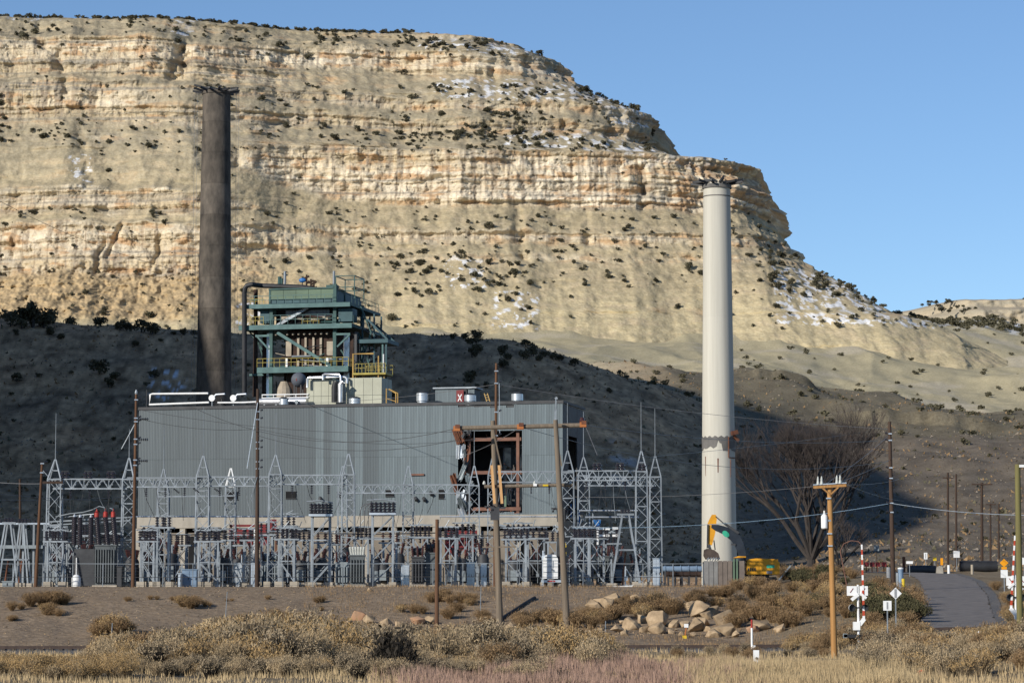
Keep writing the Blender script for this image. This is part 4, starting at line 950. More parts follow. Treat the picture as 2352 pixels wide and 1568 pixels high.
for k in range(14):
    a = 2 * math.pi * k / 14; ext = 1.3 + 0.35 * rr_.random(); up = rr_.random() * 0.7
    m.bar(((rt - 0.3) * math.cos(a), (rt - 0.3) * math.sin(a), HD - 0.02), ((rt + ext) * math.cos(a), (rt + ext) * math.sin(a), HD + 0.1 + up * 0.4), 0.26)
m.bar((-rt - 1.2, -1.0, HD + 0.9), (rt * 0.2, -1.2, HD + 0.05), 0.25); m.bar((rt * 0.2, -1.2, HD + 0.1), (rt * 0.4, -1.2, HD + 0.8), 0.22); m.bar((-rt * 0.4, -1.2, HD + 0.2), (rt + 1.3, -0.8, HD + 0.5), 0.22)
m.build('top_platform', 'pipe_black', tD)
m = MB()
for dx in (rt + 0.9, rt + 1.25, -rt - 0.8, -rt - 1.2):
    m.tube([(dx, 0, HD), (dx * 1.02, 0, HD * 0.45), (dx * 1.04, 0, 14)], 0.022, 4)
m.build('guy_cable', 'wire', tD)
tW, HWh, rW = chimney('white_chimney', 'tall off white concrete chimney with a broken grey band low down', 1652, 1285, 81, 1646, 424, 62, 352, 'stack_white', GZ + 0.3)
rt = rW(HWh)
m = MB(); m.lathe((0, 0, HWh), [(rt + 0.16, -0.55), (rt + 0.16, -0.1), (rt + 0.02, -0.05), (rt - 0.4, -0.05), (rt - 0.4, -0.5)], 40); m.build('rim', 'stack_grey', tW)
MB().lathe((0, 0, HWh - 1.6), [(rW(HWh - 1.6) + 0.05, 0), (rW(HWh - 1.6) + 0.05, 0.12)], 40).build('ring', 'stack_grey', tW)
m = MB(); rr_ = random.Random(5)
for k in range(12):
    a = 2 * math.pi * k / 12 + 0.2; ext = 1.2 + 0.5 * rr_.random()
    m.bar(((rt - 0.3) * math.cos(a), (rt - 0.3) * math.sin(a), HWh - 0.02), ((rt + ext) * math.cos(a), (rt + ext) * math.sin(a), HWh + 0.15 + 0.3 * rr_.random()), 0.24)
m.bar((-rt - 1.3, -0.8, HWh + 0.15), (-rt * 0.4, -1.4, HWh + 0.35), 0.3); m.bar((rt * 0.4, -1.4, HWh + 0.1), (rt + 1.5, -0.6, HWh + 0.5), 0.3); m.bar((-rt * .6, -1.5, HWh + 0.7), (0, -1.5, HWh + 0.1), 0.25); m.bar((rt * 0.5, -1.5, HWh + 0.9), (0.2, -1.5, HWh + 0.1), 0.25)
m.build('top_platform', 'pipe_black', tW)
# the spalled band: a jagged skin that stands a little proud
zc0 = P(1652, 1032, 352).z - GZ - 0.3; zc1 = P(1652, 1004, 352).z - GZ - 0.3
nA = 64; vs_, fs_ = [], []
rrb = random.Random(9); jag = [0.5 * pn(k * 0.35, 1.5) + (0.8 if 30 < k % 64 < 33 else 0) + (1.1 if 46 < k < 50 else 0) for k in range(nA)]
for k in range(nA):
    a = 2 * math.pi * k / nA; r_ = rW(zc0) + 0.03
    for zz in (zc0 + jag[k] * 0.9, zc1 + 0.12 * math.sin(k * 1.7)): vs_.append((r_ * math.cos(a), r_ * math.sin(a), zz))
for k in range(nA): k2 = (k + 1) % nA; fs_.append((2 * k, 2 * k2, 2 * k2 + 1, 2 * k + 1))
MB().add(vs_, fs_).build('spalled_band', 'stack_grey', tW)
m = MB(); rq = rW(zc1)
for (a0, za, a1, zb_, w) in ((-0.75, zc1 + 0.4, -0.45, zc1 + 0.6, 0.5), (-0.5, zc1 + 0.2, -0.3, zc1 - 0.5, 0.35)):
    m.bar((rq * math.cos(a0), rq * math.sin(a0), za), ((rq + 0.5) * math.cos(a1), (rq + 0.5) * math.sin(a1), zb_), w)
m.build('broken_bracket', 'rust', tW)
m = MB(); zl = P(1652, 1052, 352).z - GZ - 0.3
pts = [((rW(zc0) + 0.06) * math.cos(a), (rW(zc0) + 0.06) * math.sin(a)) for a in np.linspace(-1.0, -0.3, 8)]
m.tube([(pts[0][0], pts[0][1], zc1)] + [(x, y, zl) for x, y in pts], 0.07, 5); m.build('rusted_strap', 'rust', tW)
for px, r0, r1 in ((1622, 1047, 1092), (1649, 1052, 1085), (1678, 1055, 1095)):
    x = P(px, r0, 350).x - tW.location.x; zA = P(px, r0, 350).z - tW.location.z; zB = P(px, r1, 350).z - tW.location.z
    y = -math.sqrt(max(rW(zA) ** 2 - x * x, 0.01)); m = MB(); m.add([(x - 0.06, y - 0.03, zB), (x + 0.06, y - 0.03, zB), (x + 0.09, y - 0.03, zA), (x - 0.09, y - 0.03, zA)], [(0, 1, 2, 3)]); m.build('rust_stain', 'rust_beam', tW)
# ------------------------------------------------------------------ switchyard
def ins_mesh(name, m2, hgt, r, nd, core=0.35, n=10):
    prof = [(r * core, 0)]
    for i in range(nd):
        z = hgt * (i + 0.15) / nd; dz = hgt / nd
        prof += [(r * core, z), (r, z + dz * 0.12), (r * 0.95, z + dz * 0.4), (r * core, z + dz * 0.62)]
    prof += [(r * core, hgt)]
    return MB().lathe((0, 0, 0), prof, n).mesh(name, m2, True)
POST = ins_mesh('post_insulator', 'insul', 0.5, 0.21, 2, 0.4)
POST_B = ins_mesh('post_insulator', 'insul_brown', 0.5, 0.2, 2, 0.4)
STRING = ins_mesh('insulator_string', 'insul', 0.95, 0.15, 5, 0.2)
BUSH_W = ins_mesh('bushing', 'insul_white', 0.85, 0.16, 7, 0.7)
BUSH_D = ins_mesh('bushing', 'insul_brown', 1.1, 0.14, 6, 0.6)
BUSH_L = ins_mesh('bushing', 'insul', 2.6, 0.26, 14, 0.8)
CAPM = MB().box((0, 0, 0), (0.42, 0.25, 0.07)).mesh('insulator_cap', 'galv')

def tower(px, ar, sr, wpx, d, rod=None, m2='galv', label=''):
    x = XR(px, d); z0 = Gz(x, d) - 0.05; za = P(px, ar, d).z; zs_ = P(px, sr, d).z; w = wpx * d / FPX
    t = thing('lattice_tower', label, 'lattice tower', (x, d, z0))
    H_ = zs_ - z0; b = w * 0.58; tp = w * 0.5
    cr = [(-1, -1), (1, -1), (1, 1), (-1, 1)]
    cz = lambda c, z: (c[0] * (b + (tp - b) * z / H_), c[1] * (b + (tp - b) * z / H_), z)
    for c in cr: MB().bar(cz(c, 0.0), cz(c, H_), 0.125).build('leg', m2, t)
    m = MB(); n = max(5, int(H_ / (w * 1.05))); 
    for f in range(4):
        c0, c1 = cr[f], cr[(f + 1) % 4]
        for i in range(n):
            za0, za1 = H_ * i / n, H_ * (i + 1) / n
            if i % 2: m.bar(cz(c0, za0), cz(c1, za1), 0.06)
            else: m.bar(cz(c1, za0), cz(c0, za1), 0.06)
            if i % 3 == 0: m.bar(cz(c0, za1), cz(c1, za1), 0.08)
    m.build('bracing', m2, t)
    m = MB()
    for c in cr: m.bar(cz(c, H_), (c[0] * 0.05, c[1] * 0.05, za - z0), 0.12)
    zz = H_ + (za - z0 - H_) * 0.45
    for f in range(4):
        c0, c1 = cr[f], cr[(f + 1) % 4]; m.bar((c0[0] * tp * 0.55, c0[1] * tp * 0.55, zz), (c1[0] * tp * 0.55, c1[1] * tp * 0.55, zz), 0.07)
        m.bar(cz(c0, H_), cz(c1, H_), 0.12)
    m.build('peak', m2, t)
    if rod: MB().tube([(0, 0, za - z0 - 0.1), (0, 0, P(px, rod, d).z - z0)], [0.05, 0.025], 5).build('lightning_rod', m2, t)
    for c in cr: MB().box((c[0] * b, c[1] * b, 0.2), (0.7, 0.7, 0.9)).build('footing', 'footing', t)
    return t
TW = [(123, 1055, 1101, 30, 300, 948, 'galvanised lattice tower with tall rod beside the leaning brown pole'),
      (293, 1052, 1101, 26, 300, 985, 'galvanised lattice tower hard against the tall brown wooden pole'),
      (373, 1077, 1128, 24, 322, 978, 'short lattice tower in front of the left end of the powerhouse'),
      (464, 1047, 1095, 28, 300, 935, 'tall lattice tower with a long rod reaching to the powerhouse roof'),
      (528, 1075, 1117, 22, 322, None, 'lattice tower whose peak is coloured white as if sunlit against the grey wall'),
      (631, 1045, 1090, 28, 300, 948, 'tall lattice tower just right of the dark brown wooden pole'),
      (799, 1042, 1090, 27, 300, None, 'tall lattice tower before the grey wall left of the insulator rack with looping wires'),
      (786, 1070, 1112, 20, 322, None, 'shorter lattice tower close behind a taller lattice tower'),
      (937, 1070, 1115, 22, 322, None, 'short lattice tower under the rusty beam stub on the wall'),
      (1089, 1070, 1115, 22, 322, 987, 'lattice tower with a rod in front of the torn hole'),
      (1131, 1052, 1092, 20, 316, None, 'lattice tower standing behind the tall wooden pole at the torn hole'),
      (1304, 1035, 1085, 27, 300, 925, 'tall lattice tower at the right corner of the powerhouse'),
      (1341, 1050, 1092, 25, 316, 945, 'lattice tower with a thin rod just right of the powerhouse corner'),
      (1474, 1036, 1083, 25, 300, 923, 'tall lattice tower at the right end of the switchyard beside the A frame'),
      (1506, 1047, 1095, 25, 314, 938, 'outermost lattice tower of the switchyard facing the white chimney')]
for i, a in enumerate(TW): tower(*a[:6], 'galv', a[6])
bpy.data.objects['peak.004'].data.materials[0] = MATS['white_paint'] if 'peak.004' in bpy.data.objects else MATS['galv']  # sunlit gleam on this one peak, put in as a white material
def beam(px0, px1, r0, r1, d, label, dep=0.7, m2='galv', r0b=None):
    a0 = P(px0, r0, d); a1 = P(px1, r0b or r0, d); hh = (r1 - r0) * d / FPX
    t = thing('lattice_beam', label, 'lattice beam', (a0.x, d, a0.z - hh))
    L_ = a1.x - a0.x; dz = a1.z - a0.z
    for y in (-dep / 2, dep / 2):
        for z in (0, hh): MB().bar((0, y, z), (L_, y, z + dz), 0.13).build('chord', m2, t)
    m = MB(); n = max(3, int(round(L_ / (hh * 1.25))))
    for y in (-dep / 2, dep / 2):
        for i in range(n):
            xa, xm, xb = L_ * i / n, L_ * (i + 0.5) / n, L_ * (i + 1) / n
            m.bar((xa, y, hh + dz * i / n), (xm, y, dz * i / n), 0.075); m.bar((xm, y, dz * i / n), (xb, y, hh + dz * i / n), 0.075)
            m.bar((xm, y, dz * i / n), (xm, y, hh + dz * i / n), 0.06)
    for i in range(n): m.bar((L_ * i / n, -dep / 2, hh + dz * i / n), (L_ * (i + 1) / n, dep / 2, hh + dz * i / n), 0.06)
    m.build('bracing', m2, t)
    rj = random.Random(int(px0))
    for i in range(6):
        xa = L_ * (i + 0.3 + 0.4 * rj.random()) / 6; dr = rj.uniform(2.2, 5.2); sx = rj.uniform(-1.2, 1.2)
        MB().tube([(xa, rj.choice([-dep / 2, dep / 2]), 0.0), (xa + sx * 0.25, 0.4, -dr * 0.45), (xa + sx, 0.8, -dr)], 0.028, 4).build('jumper_wire', 'wire_dark' if i % 3 else 'galv', t)
    return t
beam(123, 293, 1100, 1122, 300, 'lattice beam over the red capped transformer bushings')
beam(293, 464, 1097, 1118, 300, 'lattice beam behind the tall brown pole, before the left end of the wall')
beam(464, 631, 1095, 1116, 300, 'lattice beam crossing behind the dark wooden pole')
beam(631, 799, 1091, 1112, 300, 'lattice beam above the single black window of the grey wall')
beam(799, 937, 1113, 1132, 316, 'lattice beam over the insulator rack with looping wires')
beam(937, 1089, 1113, 1132, 322, 'lattice beam that carries the black hanging box, left of the torn hole')
beam(1131, 1304, 1083, 1107, 308, 'lattice beam across the torn hole to the powerhouse corner')
beam(1304, 1474, 1081, 1103, 300, 'lattice beam with three black insulator pairs on its top')
beam(1341, 1506, 1095, 1115, 315, 'lattice beam on the far side right of the powerhouse')
m = MB(); a0, a1 = P(362, 1140, 320), P(540, 1138, 320); m.bar(a0, a1, 0.16); single(m, 'steel_beam', 'galv', 'slim steel cross beam between two short lattice towers', 'beam', a0)
m = MB(); a0, a1 = P(110, 1198, 303), P(300, 1187, 303); m.bar(a0, a1, 0.14); m.bar(a0 - Vector((0, 0, .35)), a1 - Vector((0, 0, .35)), 0.12); single(m, 'steel_beam', 'galv', 'twin steel rail in front of the black transformer bushings', 'beam', a0)
for px0, px1, r, d, lab in ((1330, 1465, 1172, 304, 'upper tubular bus rail running to the A frame'), (1344, 1468, 1187, 306, 'lower tubular bus rail running to the A frame'), (300, 700, 1186, 306, 'long thin tubular bus along the foot of the grey cladding'), (1010, 1300, 1186, 312, 'thin tubular bus along the concrete beam near the hole')):
    a0, a1 = P(px0, r, d), P(px1, r, d); single(MB().tube([a0, a1], 0.085, 6), 'bus_tube', 'galv_bright', lab, 'bus', a0)
# hanging strings
SG = 'hanging insulator strings'
for px, r, d in ((162, 1126, 300), (206, 1126, 300), (250, 1126, 300), (336, 1122, 300), (380, 1122, 300), (424, 1120, 300), (505, 1120, 300), (549, 1120, 300), (671, 1116, 300), (716, 1116, 300), (755, 1116, 300), (1174, 1110, 308), (1262, 1110, 308), (1348, 1106, 300), (1390, 1106, 300), (1436, 1106, 300), (1490, 1118, 314)):
    p = P(px, r, d); o = obj('insulator_string', STRING, None, (p.x, p.y, p.z - 0.95 + 0.12))
    tag(o, 'black disc insulator string hanging below a lattice beam', 'insulator', SG)
    MB().tube([(0, 0, 0), (0, 0, -1.6)], 0.02, 4).build('drop_wire', 'wire_dark', o)
    MB().tube([(0, 0, 0.9), (0, 0, 1.05)], 0.05, 4).build('hanger', 'galv', o)
for px, r, d in ((400, 1120, 299), (445, 1119, 299), (493, 1119, 299)):
    p = P(px, r, d); o = obj('insulator_string', STRING, None, (p.x, p.y - 0.4, p.z - 0.1), 0, 0.8); o.rotation_euler = (0, 2.2, 0)
    tag(o, 'slanting black insulator string pulled out from the lattice beam', 'insulator', 'slanting strings')
for px, d, r in ((150, 300, 1100), (203, 300, 1100), (256, 300, 1100), (1371, 300, 1081), (1424, 300, 1081), (1474, 300, 1083)):
    p = P(px, r, d)
    t = thing('beam_insulator', 'squat black insulator pair standing on top of a lattice beam', 'insulator', (p.x, p.y - 0.3, p.z + 0.03), 0, 'insulators on the beam tops')
    for k in (0, 1): obj('post_insulator', POST, t, (0.22 * (k * 2 - 1), 0, 0.0), 0, 1.5)
    MB().bar((-0.4, 0, 0.76), (0.4, 0, 0.76), 0.08).build('clamp', 'steel_dark', t)

# switch stands
rs = random.Random(21)
def stand(px0, px1, rtop, d, n, label, brown=False, levels=1, dep=1.6, thick=0.2, nostack=1, cab=None):
    x0, x1 = XR(px0, d), XR(px1, d); xc = (x0 + x1) / 2; z0 = Gz(xc, d) - 0.05; zt_ = P(px0, rtop, d).z - z0; hw = (x1 - x0) / 2
    t = thing('switch_stand', label, 'switch stand', (xc, d, z0))
    for sx in (-1, 1):
        MB().bar((sx * hw, 0, 0.3), (sx * hw, 0, zt_), thick).build('column', 'galv', t)
        MB().bar((sx * hw, dep, 0.3), (sx * hw, dep, zt_), thick * 0.8).build('column', 'galv', t)
        for y in (0, dep): MB().box((sx * hw, y, 0.25), (0.8, 0.8, 0.75)).build('footing', 'footing', t)
    m = MB()
    for y in (0, dep): m.bar((-hw - 0.5, y, zt_), (hw + 0.5, y, zt_), 0.16)
    for k in range(3): m.bar((-hw + hw * k, 0, zt_), (-hw + hw * k, dep, zt_), 0.1)
    m.build('top_frame', 'galv', t)
    m = MB()
    for y in (0, dep):
        m.bar((-hw, y, zt_ * 0.55), (hw, y, 0.6), 0.08); m.bar((-hw, y, zt_ * 0.55), (hw, y, zt_ - 0.1), 0.08); m.bar((hw, y, zt_ * 0.55), (-hw, y, zt_ - 0.1), 0.07); m.bar((-hw, y, zt_ * 0.55), (hw, y, zt_ * 0.55), 0.09)
    for sx in (-1, 1): m.bar((sx * hw, 0, zt_ * 0.25), (sx * hw, dep, zt_ * 0.8), 0.07); m.bar((sx * hw, dep, zt_ * 0.2), (sx * hw, 0, zt_ * 0.6), 0.07)
    m.build('brace', 'galv', t)
    for k in range(n):
        x = -hw - 0.4 + (2 * hw + 0.8) * (k + 0.5) / n + 0.05 * rs.random()
        for y in ((0.0, dep) if k % 2 else (0.0,)):
            for q in range(2):
                obj('post_insulator', POST_B if brown else POST, t, (x, y, zt_ + 0.08 + q * 0.52), 0, 1.0)
            obj('insulator_cap', CAPM, t, (x, y, zt_ + 1.15))
        if k % 2 == 0 and n > 2:
            o = obj('post_insulator', POST_B if brown else POST, t, (x, 0.1, zt_ - 0.1), 0, 0.9); o.rotation_euler = (math.pi, 0, 0)
    m = MB(); m.tube([(-hw - 0.6, 0, zt_ + 1.2), (hw + 0.6, 0, zt_ + 1.22)], 0.05, 5); m.tube([(-hw - 0.6, dep, zt_ + 1.2), (hw * 0.5, dep, zt_ + 1.3)], 0.05, 5); m.tube([(-hw - 0.5, -0.05, zt_ + 1.2), (-hw - 0.5, dep + 0.05, zt_ + 1.2)], 0.04, 5)
    a = 0.4 + 0.9 * rs.random(); m.tube([(-hw * 0.4, 0, zt_ + 1.2), (-hw * 0.4 + 0.9 * math.cos(a), 0, zt_ + 1.15 + 0.9 * math.sin(a))], 0.05, 5)
    m.build('switch_blade', 'galv', t)
    m = MB(); m.bar((0.15, -0.1, 0.5), (0.15, -0.1, zt_), 0.06); m.box((0.15, -0.12, 1.3), (0.3, 0.2, 0.4)); m.build('operating_rod', 'galv', t)
    return t
ST = [(108, 143, 1243, 297, 4, 'switch stand with black insulators below the lattice tower by the leaning pole'), (152, 176, 1246, 305, 3, 'narrow switch stand left of the large grey transformer'), (323, 352, 1243, 296, 4, 'switch stand between the tall brown pole and the short tower'),
      (360, 386, 1211, 296, 3, 'tall narrow switch stand with three insulators high under the wall'), (455, 500, 1243, 296, 5, 'switch stand in front of the blue grey cabinets'), (500, 528, 1240, 305, 3, 'narrow switch stand in front of the red steel sheets'),
      (640, 675, 1238, 294, 5, 'switch stand just right of the dark brown pole'), (676, 706, 1240, 303, 4, 'switch stand with black insulators left of the tall insulator rack'), (880, 910, 1246, 301, 3, 'switch stand in the shade behind the second insulator rack'),
      (1012, 1046, 1236, 295, 4, 'switch stand in front of the lower red steel wall, with thin rods up'), (1162, 1207, 1238, 295, 5, 'switch stand between the two weathered H frame poles'), (1213, 1250, 1236, 301, 4, 'switch stand left of the white tanker'),
      (1322, 1352, 1236, 296, 4, 'switch stand right of the weathered H frame pole'), (1355, 1387, 1237, 300, 5, 'switch stand with white bus bars and bright fittings'), (240, 268, 1250, 308, 4, 'switch stand hidden behind the large grey transformer'), (560, 586, 1240, 300, 3, 'switch stand directly left of the dark brown pole'), (760, 784, 1250, 304, 3, 'switch stand at the foot of the twin lattice towers')]
for a in ST: stand(*a, brown=(a[0] in (880, 760)))
# tall insulator racks
def rack(px0, px1, rtop, d, label):
    x0, x1 = XR(px0, d), XR(px1, d); xc = (x0 + x1) / 2; z0 = Gz(xc, d) - 0.05; zt_ = P(px0, rtop, d).z - z0; hw = (x1 - x0) / 2; dep = 1.8
    t = thing('insulator_rack', label, 'insulator rack', (xc, d, z0))
    for sx in (-1, 1):
        for y in (0, dep): MB().bar((sx * hw * 0.95, y, 0.2), (sx * hw * 0.95, y, zt_), 0.17).build('column', 'galv', t); MB().box((sx * hw * 0.95, y, 0.2), (0.75, 0.75, 0.7)).build('footing', 'footing', t)
    m = MB()
    for y in (0, dep):
        for q in range(3): m.bar((-hw, y, zt_ * q / 3 + 0.3), (hw, y, zt_ * (q + 1) / 3), 0.08); m.bar((-hw, y, zt_ * (q + 1) / 3), (hw, y, zt_ * (q + 1) / 3), 0.1)
    m.build('brace', 'galv', t)
    MB().span((-hw - 0.25, -0.3, zt_), (hw + 0.25, dep + 0.3, zt_ + 0.22)).build('top_tray', 'galv_bright', t)
    for k in range(6):
        x = -hw + 2 * hw * k / 5
        for y in (0, dep):
            for q in range(2): obj('post_insulator', POST, t, (x, y, zt_ + 0.24 + 0.56 * q), 0, 1.05)
    MB().tube([(-hw - 0.5, 0, zt_ + 1.5), (0, 0, zt_ + 1.6), (hw + 0.3, 0, zt_ + 1.35)], 0.09, 6).build('bus_bar', 'galv', t)
    return t
rack(714, 757, 1185, 293, 'tall steel rack carrying a double row of black insulators, near the dark pole'); rk = rack(853, 903, 1182, 293, 'tall steel rack of black insulators with three looping wires')
m = MB()
for k in range(3):
    a = P(828 + 9 * k, 1345 - 110, 296); b_ = P(828 + 9 * k, 1172, 295); c_ = P(838 + 9 * k, 1158, 294); e_ = P(856 + 5 * k, 1155, 293)
    m.tube([a, b_, P(830 + 9 * k, 1164, 295), c_, e_], 0.04, 5)
single(m, 'looping_wire', 'wire', 'three looping wires rising from a transformer to the insulator rack', 'wire', P(828, 1235, 296))
# transformers and breakers
def transformer(px0, px1, r0, d, label, m2='transformer', bush='W', nb=4, rad=True, conserv=True, brows=None):
    x0, x1 = XR(px0, d), XR(px1, d); xc = (x0 + x1) / 2; z0 = Gz(xc, d); H_ = P(px0, r0, d).z - z0; W_ = x1 - x0; D2 = max(1.6, W_ * 0.8)
    t = thing('transformer', label, 'transformer', (xc, d, z0 - 0.05))
    MB().span((-W_ / 2 - 0.2, -0.1, 0), (W_ / 2 + 0.2, D2 + 0.2, 0.3)).build('plinth', 'footing', t)
    MB().span((-W_ / 2, 0.35, 0.28), (W_ / 2, D2, H_)).build('tank', m2, t)
    MB().span((-W_ / 2 - 0.08, 0.27, H_), (W_ / 2 + 0.08, D2 + 0.08, H_ + 0.14)).build('lid', m2, t)
    if rad:
        n = max(4, int(W_ / 0.26))
        for k in range(n): MB().span((-W_ / 2 + W_ * (k + 0.15) / n, 0.0, 0.55), (-W_ / 2 + W_ * (k + 0.6) / n, 0.34, H_ - 0.35)).build('radiator_fin', m2, t)
    if conserv: MB().lathe((-W_ * 0.42, D2 * 0.7, H_ + 0.65), [(0.1, 0), (0.4, 0.02), (0.4, W_ * 0.8), (0.1, W_ * 0.82)], 14, 'X').build('conservator', m2, t, True); MB().span((-W_ * 0.1, D2 * 0.62, H_ + 0.12), (W_ * 0.1, D2 * 0.78, H_ + 0.4)).build('conservator_leg', m2, t)
    me = {'W': BUSH_W, 'D': BUSH_D, 'L': BUSH_L}[bush]
    for k in range(nb):
        x = -W_ * 0.4 + W_ * 0.8 * k / max(1, nb - 1); o = obj('bushing', me, t, (x, D2 * 0.35, H_ + 0.1)); o.rotation_euler = (0, 0.06 * (k - nb / 2), 0)
    return t, H_, W_, D2
t, H_, W_, D2 = transformer(216, 264, 1252, 296, 'large grey transformer with tall black bushings capped in red', 'transformer', 'L', 0, True, False)
for px, top, red in ((171, 1186, 0), (184, 1187, 0), (209, 1187, 0), (222, 1186, 1), (242, 1186, 1), (260, 1186, 1)):
    p = P(px, top, 296.6); zb0 = H_ + 0.1; lean = 0.1 if red else 0.0
    hb = p.z - t.location.z - zb0; o = obj('bushing', BUSH_L, t, (p.x - t.location.x + lean * hb, 0.65, zb0), 0, (1.15, 1.15, hb / 2.6)); o.rotation_euler = (0, -lean, 0)
    cp = MB().lathe((p.x - t.location.x, 0.65, p.z - t.location.z - 0.12), [(0.1, 0), (0.24, 0.08), (0.24, 0.55), (0.08, 0.75), (0.03, 0.95)] if red else [(0.1, 0), (0.18, 0.05), (0.18, 0.15), (0.05, 0.4)], 12).build('red_cap' if red else 'bushing_cap', 'red_bright' if red else 'galv_bright', t)
MB().span((-W_ / 2 - 2.2, 0.4, 0.2), (-W_ / 2 - 0.05, D2, H_ - 0.3)).build('side_tank', 'steel_dark', t)
m = MB(); a = P(260, 1175, 296.6); b_ = P(242, 1175, 296.6); c_ = P(222, 1172, 296.6)
m.tube([b_, P(240, 1165, 296), P(228, 1162, 296), P(212, 1170, 296), P(190, 1176, 297), P(160, 1179, 298), P(128, 1186, 299)], 0.05, 5); m.tube([a, P(258, 1168, 296), P(252, 1166, 296)], 0.05, 5)
m.tube([P(216, 1180, 296.6), P(190, 1182, 297), P(150, 1187, 299)], 0.05, 5)
single(m, 'jumper_wire', 'galv', 'curved jumper wires linking the red capped bushings to the tower', 'wire', b_)
transformer(803, 836, 1275, 291, 'dark grey transformer with a crown of white ribbed bushings', 'transformer', 'W', 6, True, False)
transformer(770, 800, 1292, 297, 'pale blue grey transformer tank beside the white bushing transformer', 'cabinet', 'D', 2, True, False)
transformer(945, 973, 1279, 291, 'dark slatted transformer behind the fence near the short brown post', 'steel_dark', 'D', 3, True, True)
transformer(978, 1000, 1270, 298, 'grey transformer tank with a curved pipe left of the short brown post', 'transformer', 'D', 3, False, True)
transformer(1215, 1240, 1285, 305, 'dark transformer left of the white tanker', 'steel_dark', 'D', 3, True, False)
transformer(1370, 1400, 1278, 306, 'dark transformer behind the bright bus fittings', 'transformer', 'D', 3, True, True)
transformer(600, 640, 1290, 309, 'pale grey transformer behind the dark brown pole', 'cabinet', 'D', 3, True, True)
transformer(180, 208, 1290, 306, 'dark transformer standing left of the large grey transformer', 'steel_dark', 'D', 3, True, False)
def breaker(px, r0, d, label, m2='steel_dark', n=3):
    x = XR(px, d); z0 = Gz(x, d); H_ = P(px, r0, d).z - z0
    t = thing('oil_breaker', label, 'circuit breaker', (x, d, z0 - 0.05))
    for k in range(n):
        y = 1.15 * k
        MB().lathe((0, y, 0.55), [(0.3, 0), (0.55, 0.12), (0.55, H_ - 0.9), (0.42, H_ - 0.62), (0.1, H_ - 0.55)], 16).build('tank', m2, t, True)
        for s_ in (-1, 1): o = obj('bushing', BUSH_D, t, (0.25 * s_, y, H_ - 0.15)); o.rotation_euler = (0, 0.22 * s_, 0)
    m = MB()
    for s_ in (-1, 1):
        for y in (-0.3, 1.15 * (n - 1) + 0.3): m.bar((0.5 * s_, y, 0.1), (0.5 * s_, y, H_ - 1.0), 0.1)
    m.build('frame', 'galv', t); MB().box((0, 1.15 * (n - 1) / 2, 0.12), (1.4, 1.15 * n + 0.4, 0.45)).build('pad', 'footing', t)
    MB().box((0.0, -0.75, 1.3), (0.7, 0.35, 1.1)).build('control_cabinet', 'cabinet', t)
BR = [(512, 1278, 303, 'dark round oil breaker before the red steel sheets'), (735, 1278, 300, 'dark oil breaker under the tall rack near the dark pole'), (1048, 1276, 299, 'dark oil breaker tank in front of the lower red steel wall'), (1062, 1280, 306, 'dark oil breaker hidden behind the red wall switch stand'), (1180, 1284, 300, 'dark oil breaker between the H frame poles'), (340, 1285, 303, 'oil breaker right of the tall brown pole'), (690, 1284, 297, 'oil breaker right of the dark brown pole'), (880, 1290, 298, 'oil breaker under the rack with looping wires'), (1330, 1284, 302, 'dark oil breaker right of the weathered H frame pole'), (130, 1290, 303, 'oil breaker at the foot of the lattice tower by the leaning pole'), (1460, 1290, 303, 'oil breaker behind the right leg of the A frame')]
for a in BR: breaker(*a)
# cabinets
def cabinet(px0, px1, r0, d, m2, label, nd=2):
    x0, x1 = XR(px0, d), XR(px1, d); z0 = Gz((x0 + x1) / 2, d); H_ = P(px0, r0, d).z - z0; W_ = x1 - x0
    t = thing('switch_cabinet', label, 'cabinet', ((x0 + x1) / 2, d, z0 - 0.05))
    MB().span((-W_ / 2, 0, 0), (W_ / 2, 0.9, H_)).build('body', m2, t); MB().span((-W_ / 2 - 0.06, -0.08, H_), (W_ / 2 + 0.06, 0.95, H_ + 0.08)).build('roof', m2, t)
    for k in range(nd):
        dd = MB().span((-W_ / 2 + W_ * k / nd + 0.04, -0.04, 0.12), (-W_ / 2 + W_ * (k + 1) / nd - 0.04, -0.002, H_ - 0.1)).build('door', m2, t)
        MB().box((-W_ / 2 + W_ * (k + 0.85) / nd, -0.06, H_ * 0.5), (0.05, 0.05, 0.25)).build('handle', 'steel_dark', dd)
cabinet(418, 452, 1307, 293, 'blue_steel', 'blue grey steel cabinet with low doors near the short tower'); cabinet(409, 415, 1316, 292, 'galv_bright', 'narrow pale locker beside the blue grey cabinet', 1)
cabinet(5, 31, 1334, 287, 'cabinet', 'low grey box on the ground between the two short A frames'); cabinet(536, 556, 1292, 308, 'galv_bright', 'tall pale panel cabinet in front of the red sheets', 2); cabinet(576, 586, 1293, 299, 'galv_bright', 'narrow pale panel directly left of the dark brown pole', 1)
cabinet(1072, 1090, 1291, 303, 'galv_bright', 'pale ribbed panel cabinet under the torn hole', 3); cabinet(1104, 1118, 1293, 306, 'galv_bright', 'pale panel cabinet beside the tall brown pole', 2)
cabinet(1500, 1516, 1282, 297, 'galv_bright', 'bright pale cabinet at the right end of the switchyard', 2); cabinet(268, 280, 1300, 296, 'steel_dark', 'dark cabinet against the large grey transformer', 1)
cabinet(921, 940, 1296, 297, 'galv_bright', 'pale drum cabinet left of the dark slatted transformer', 2)
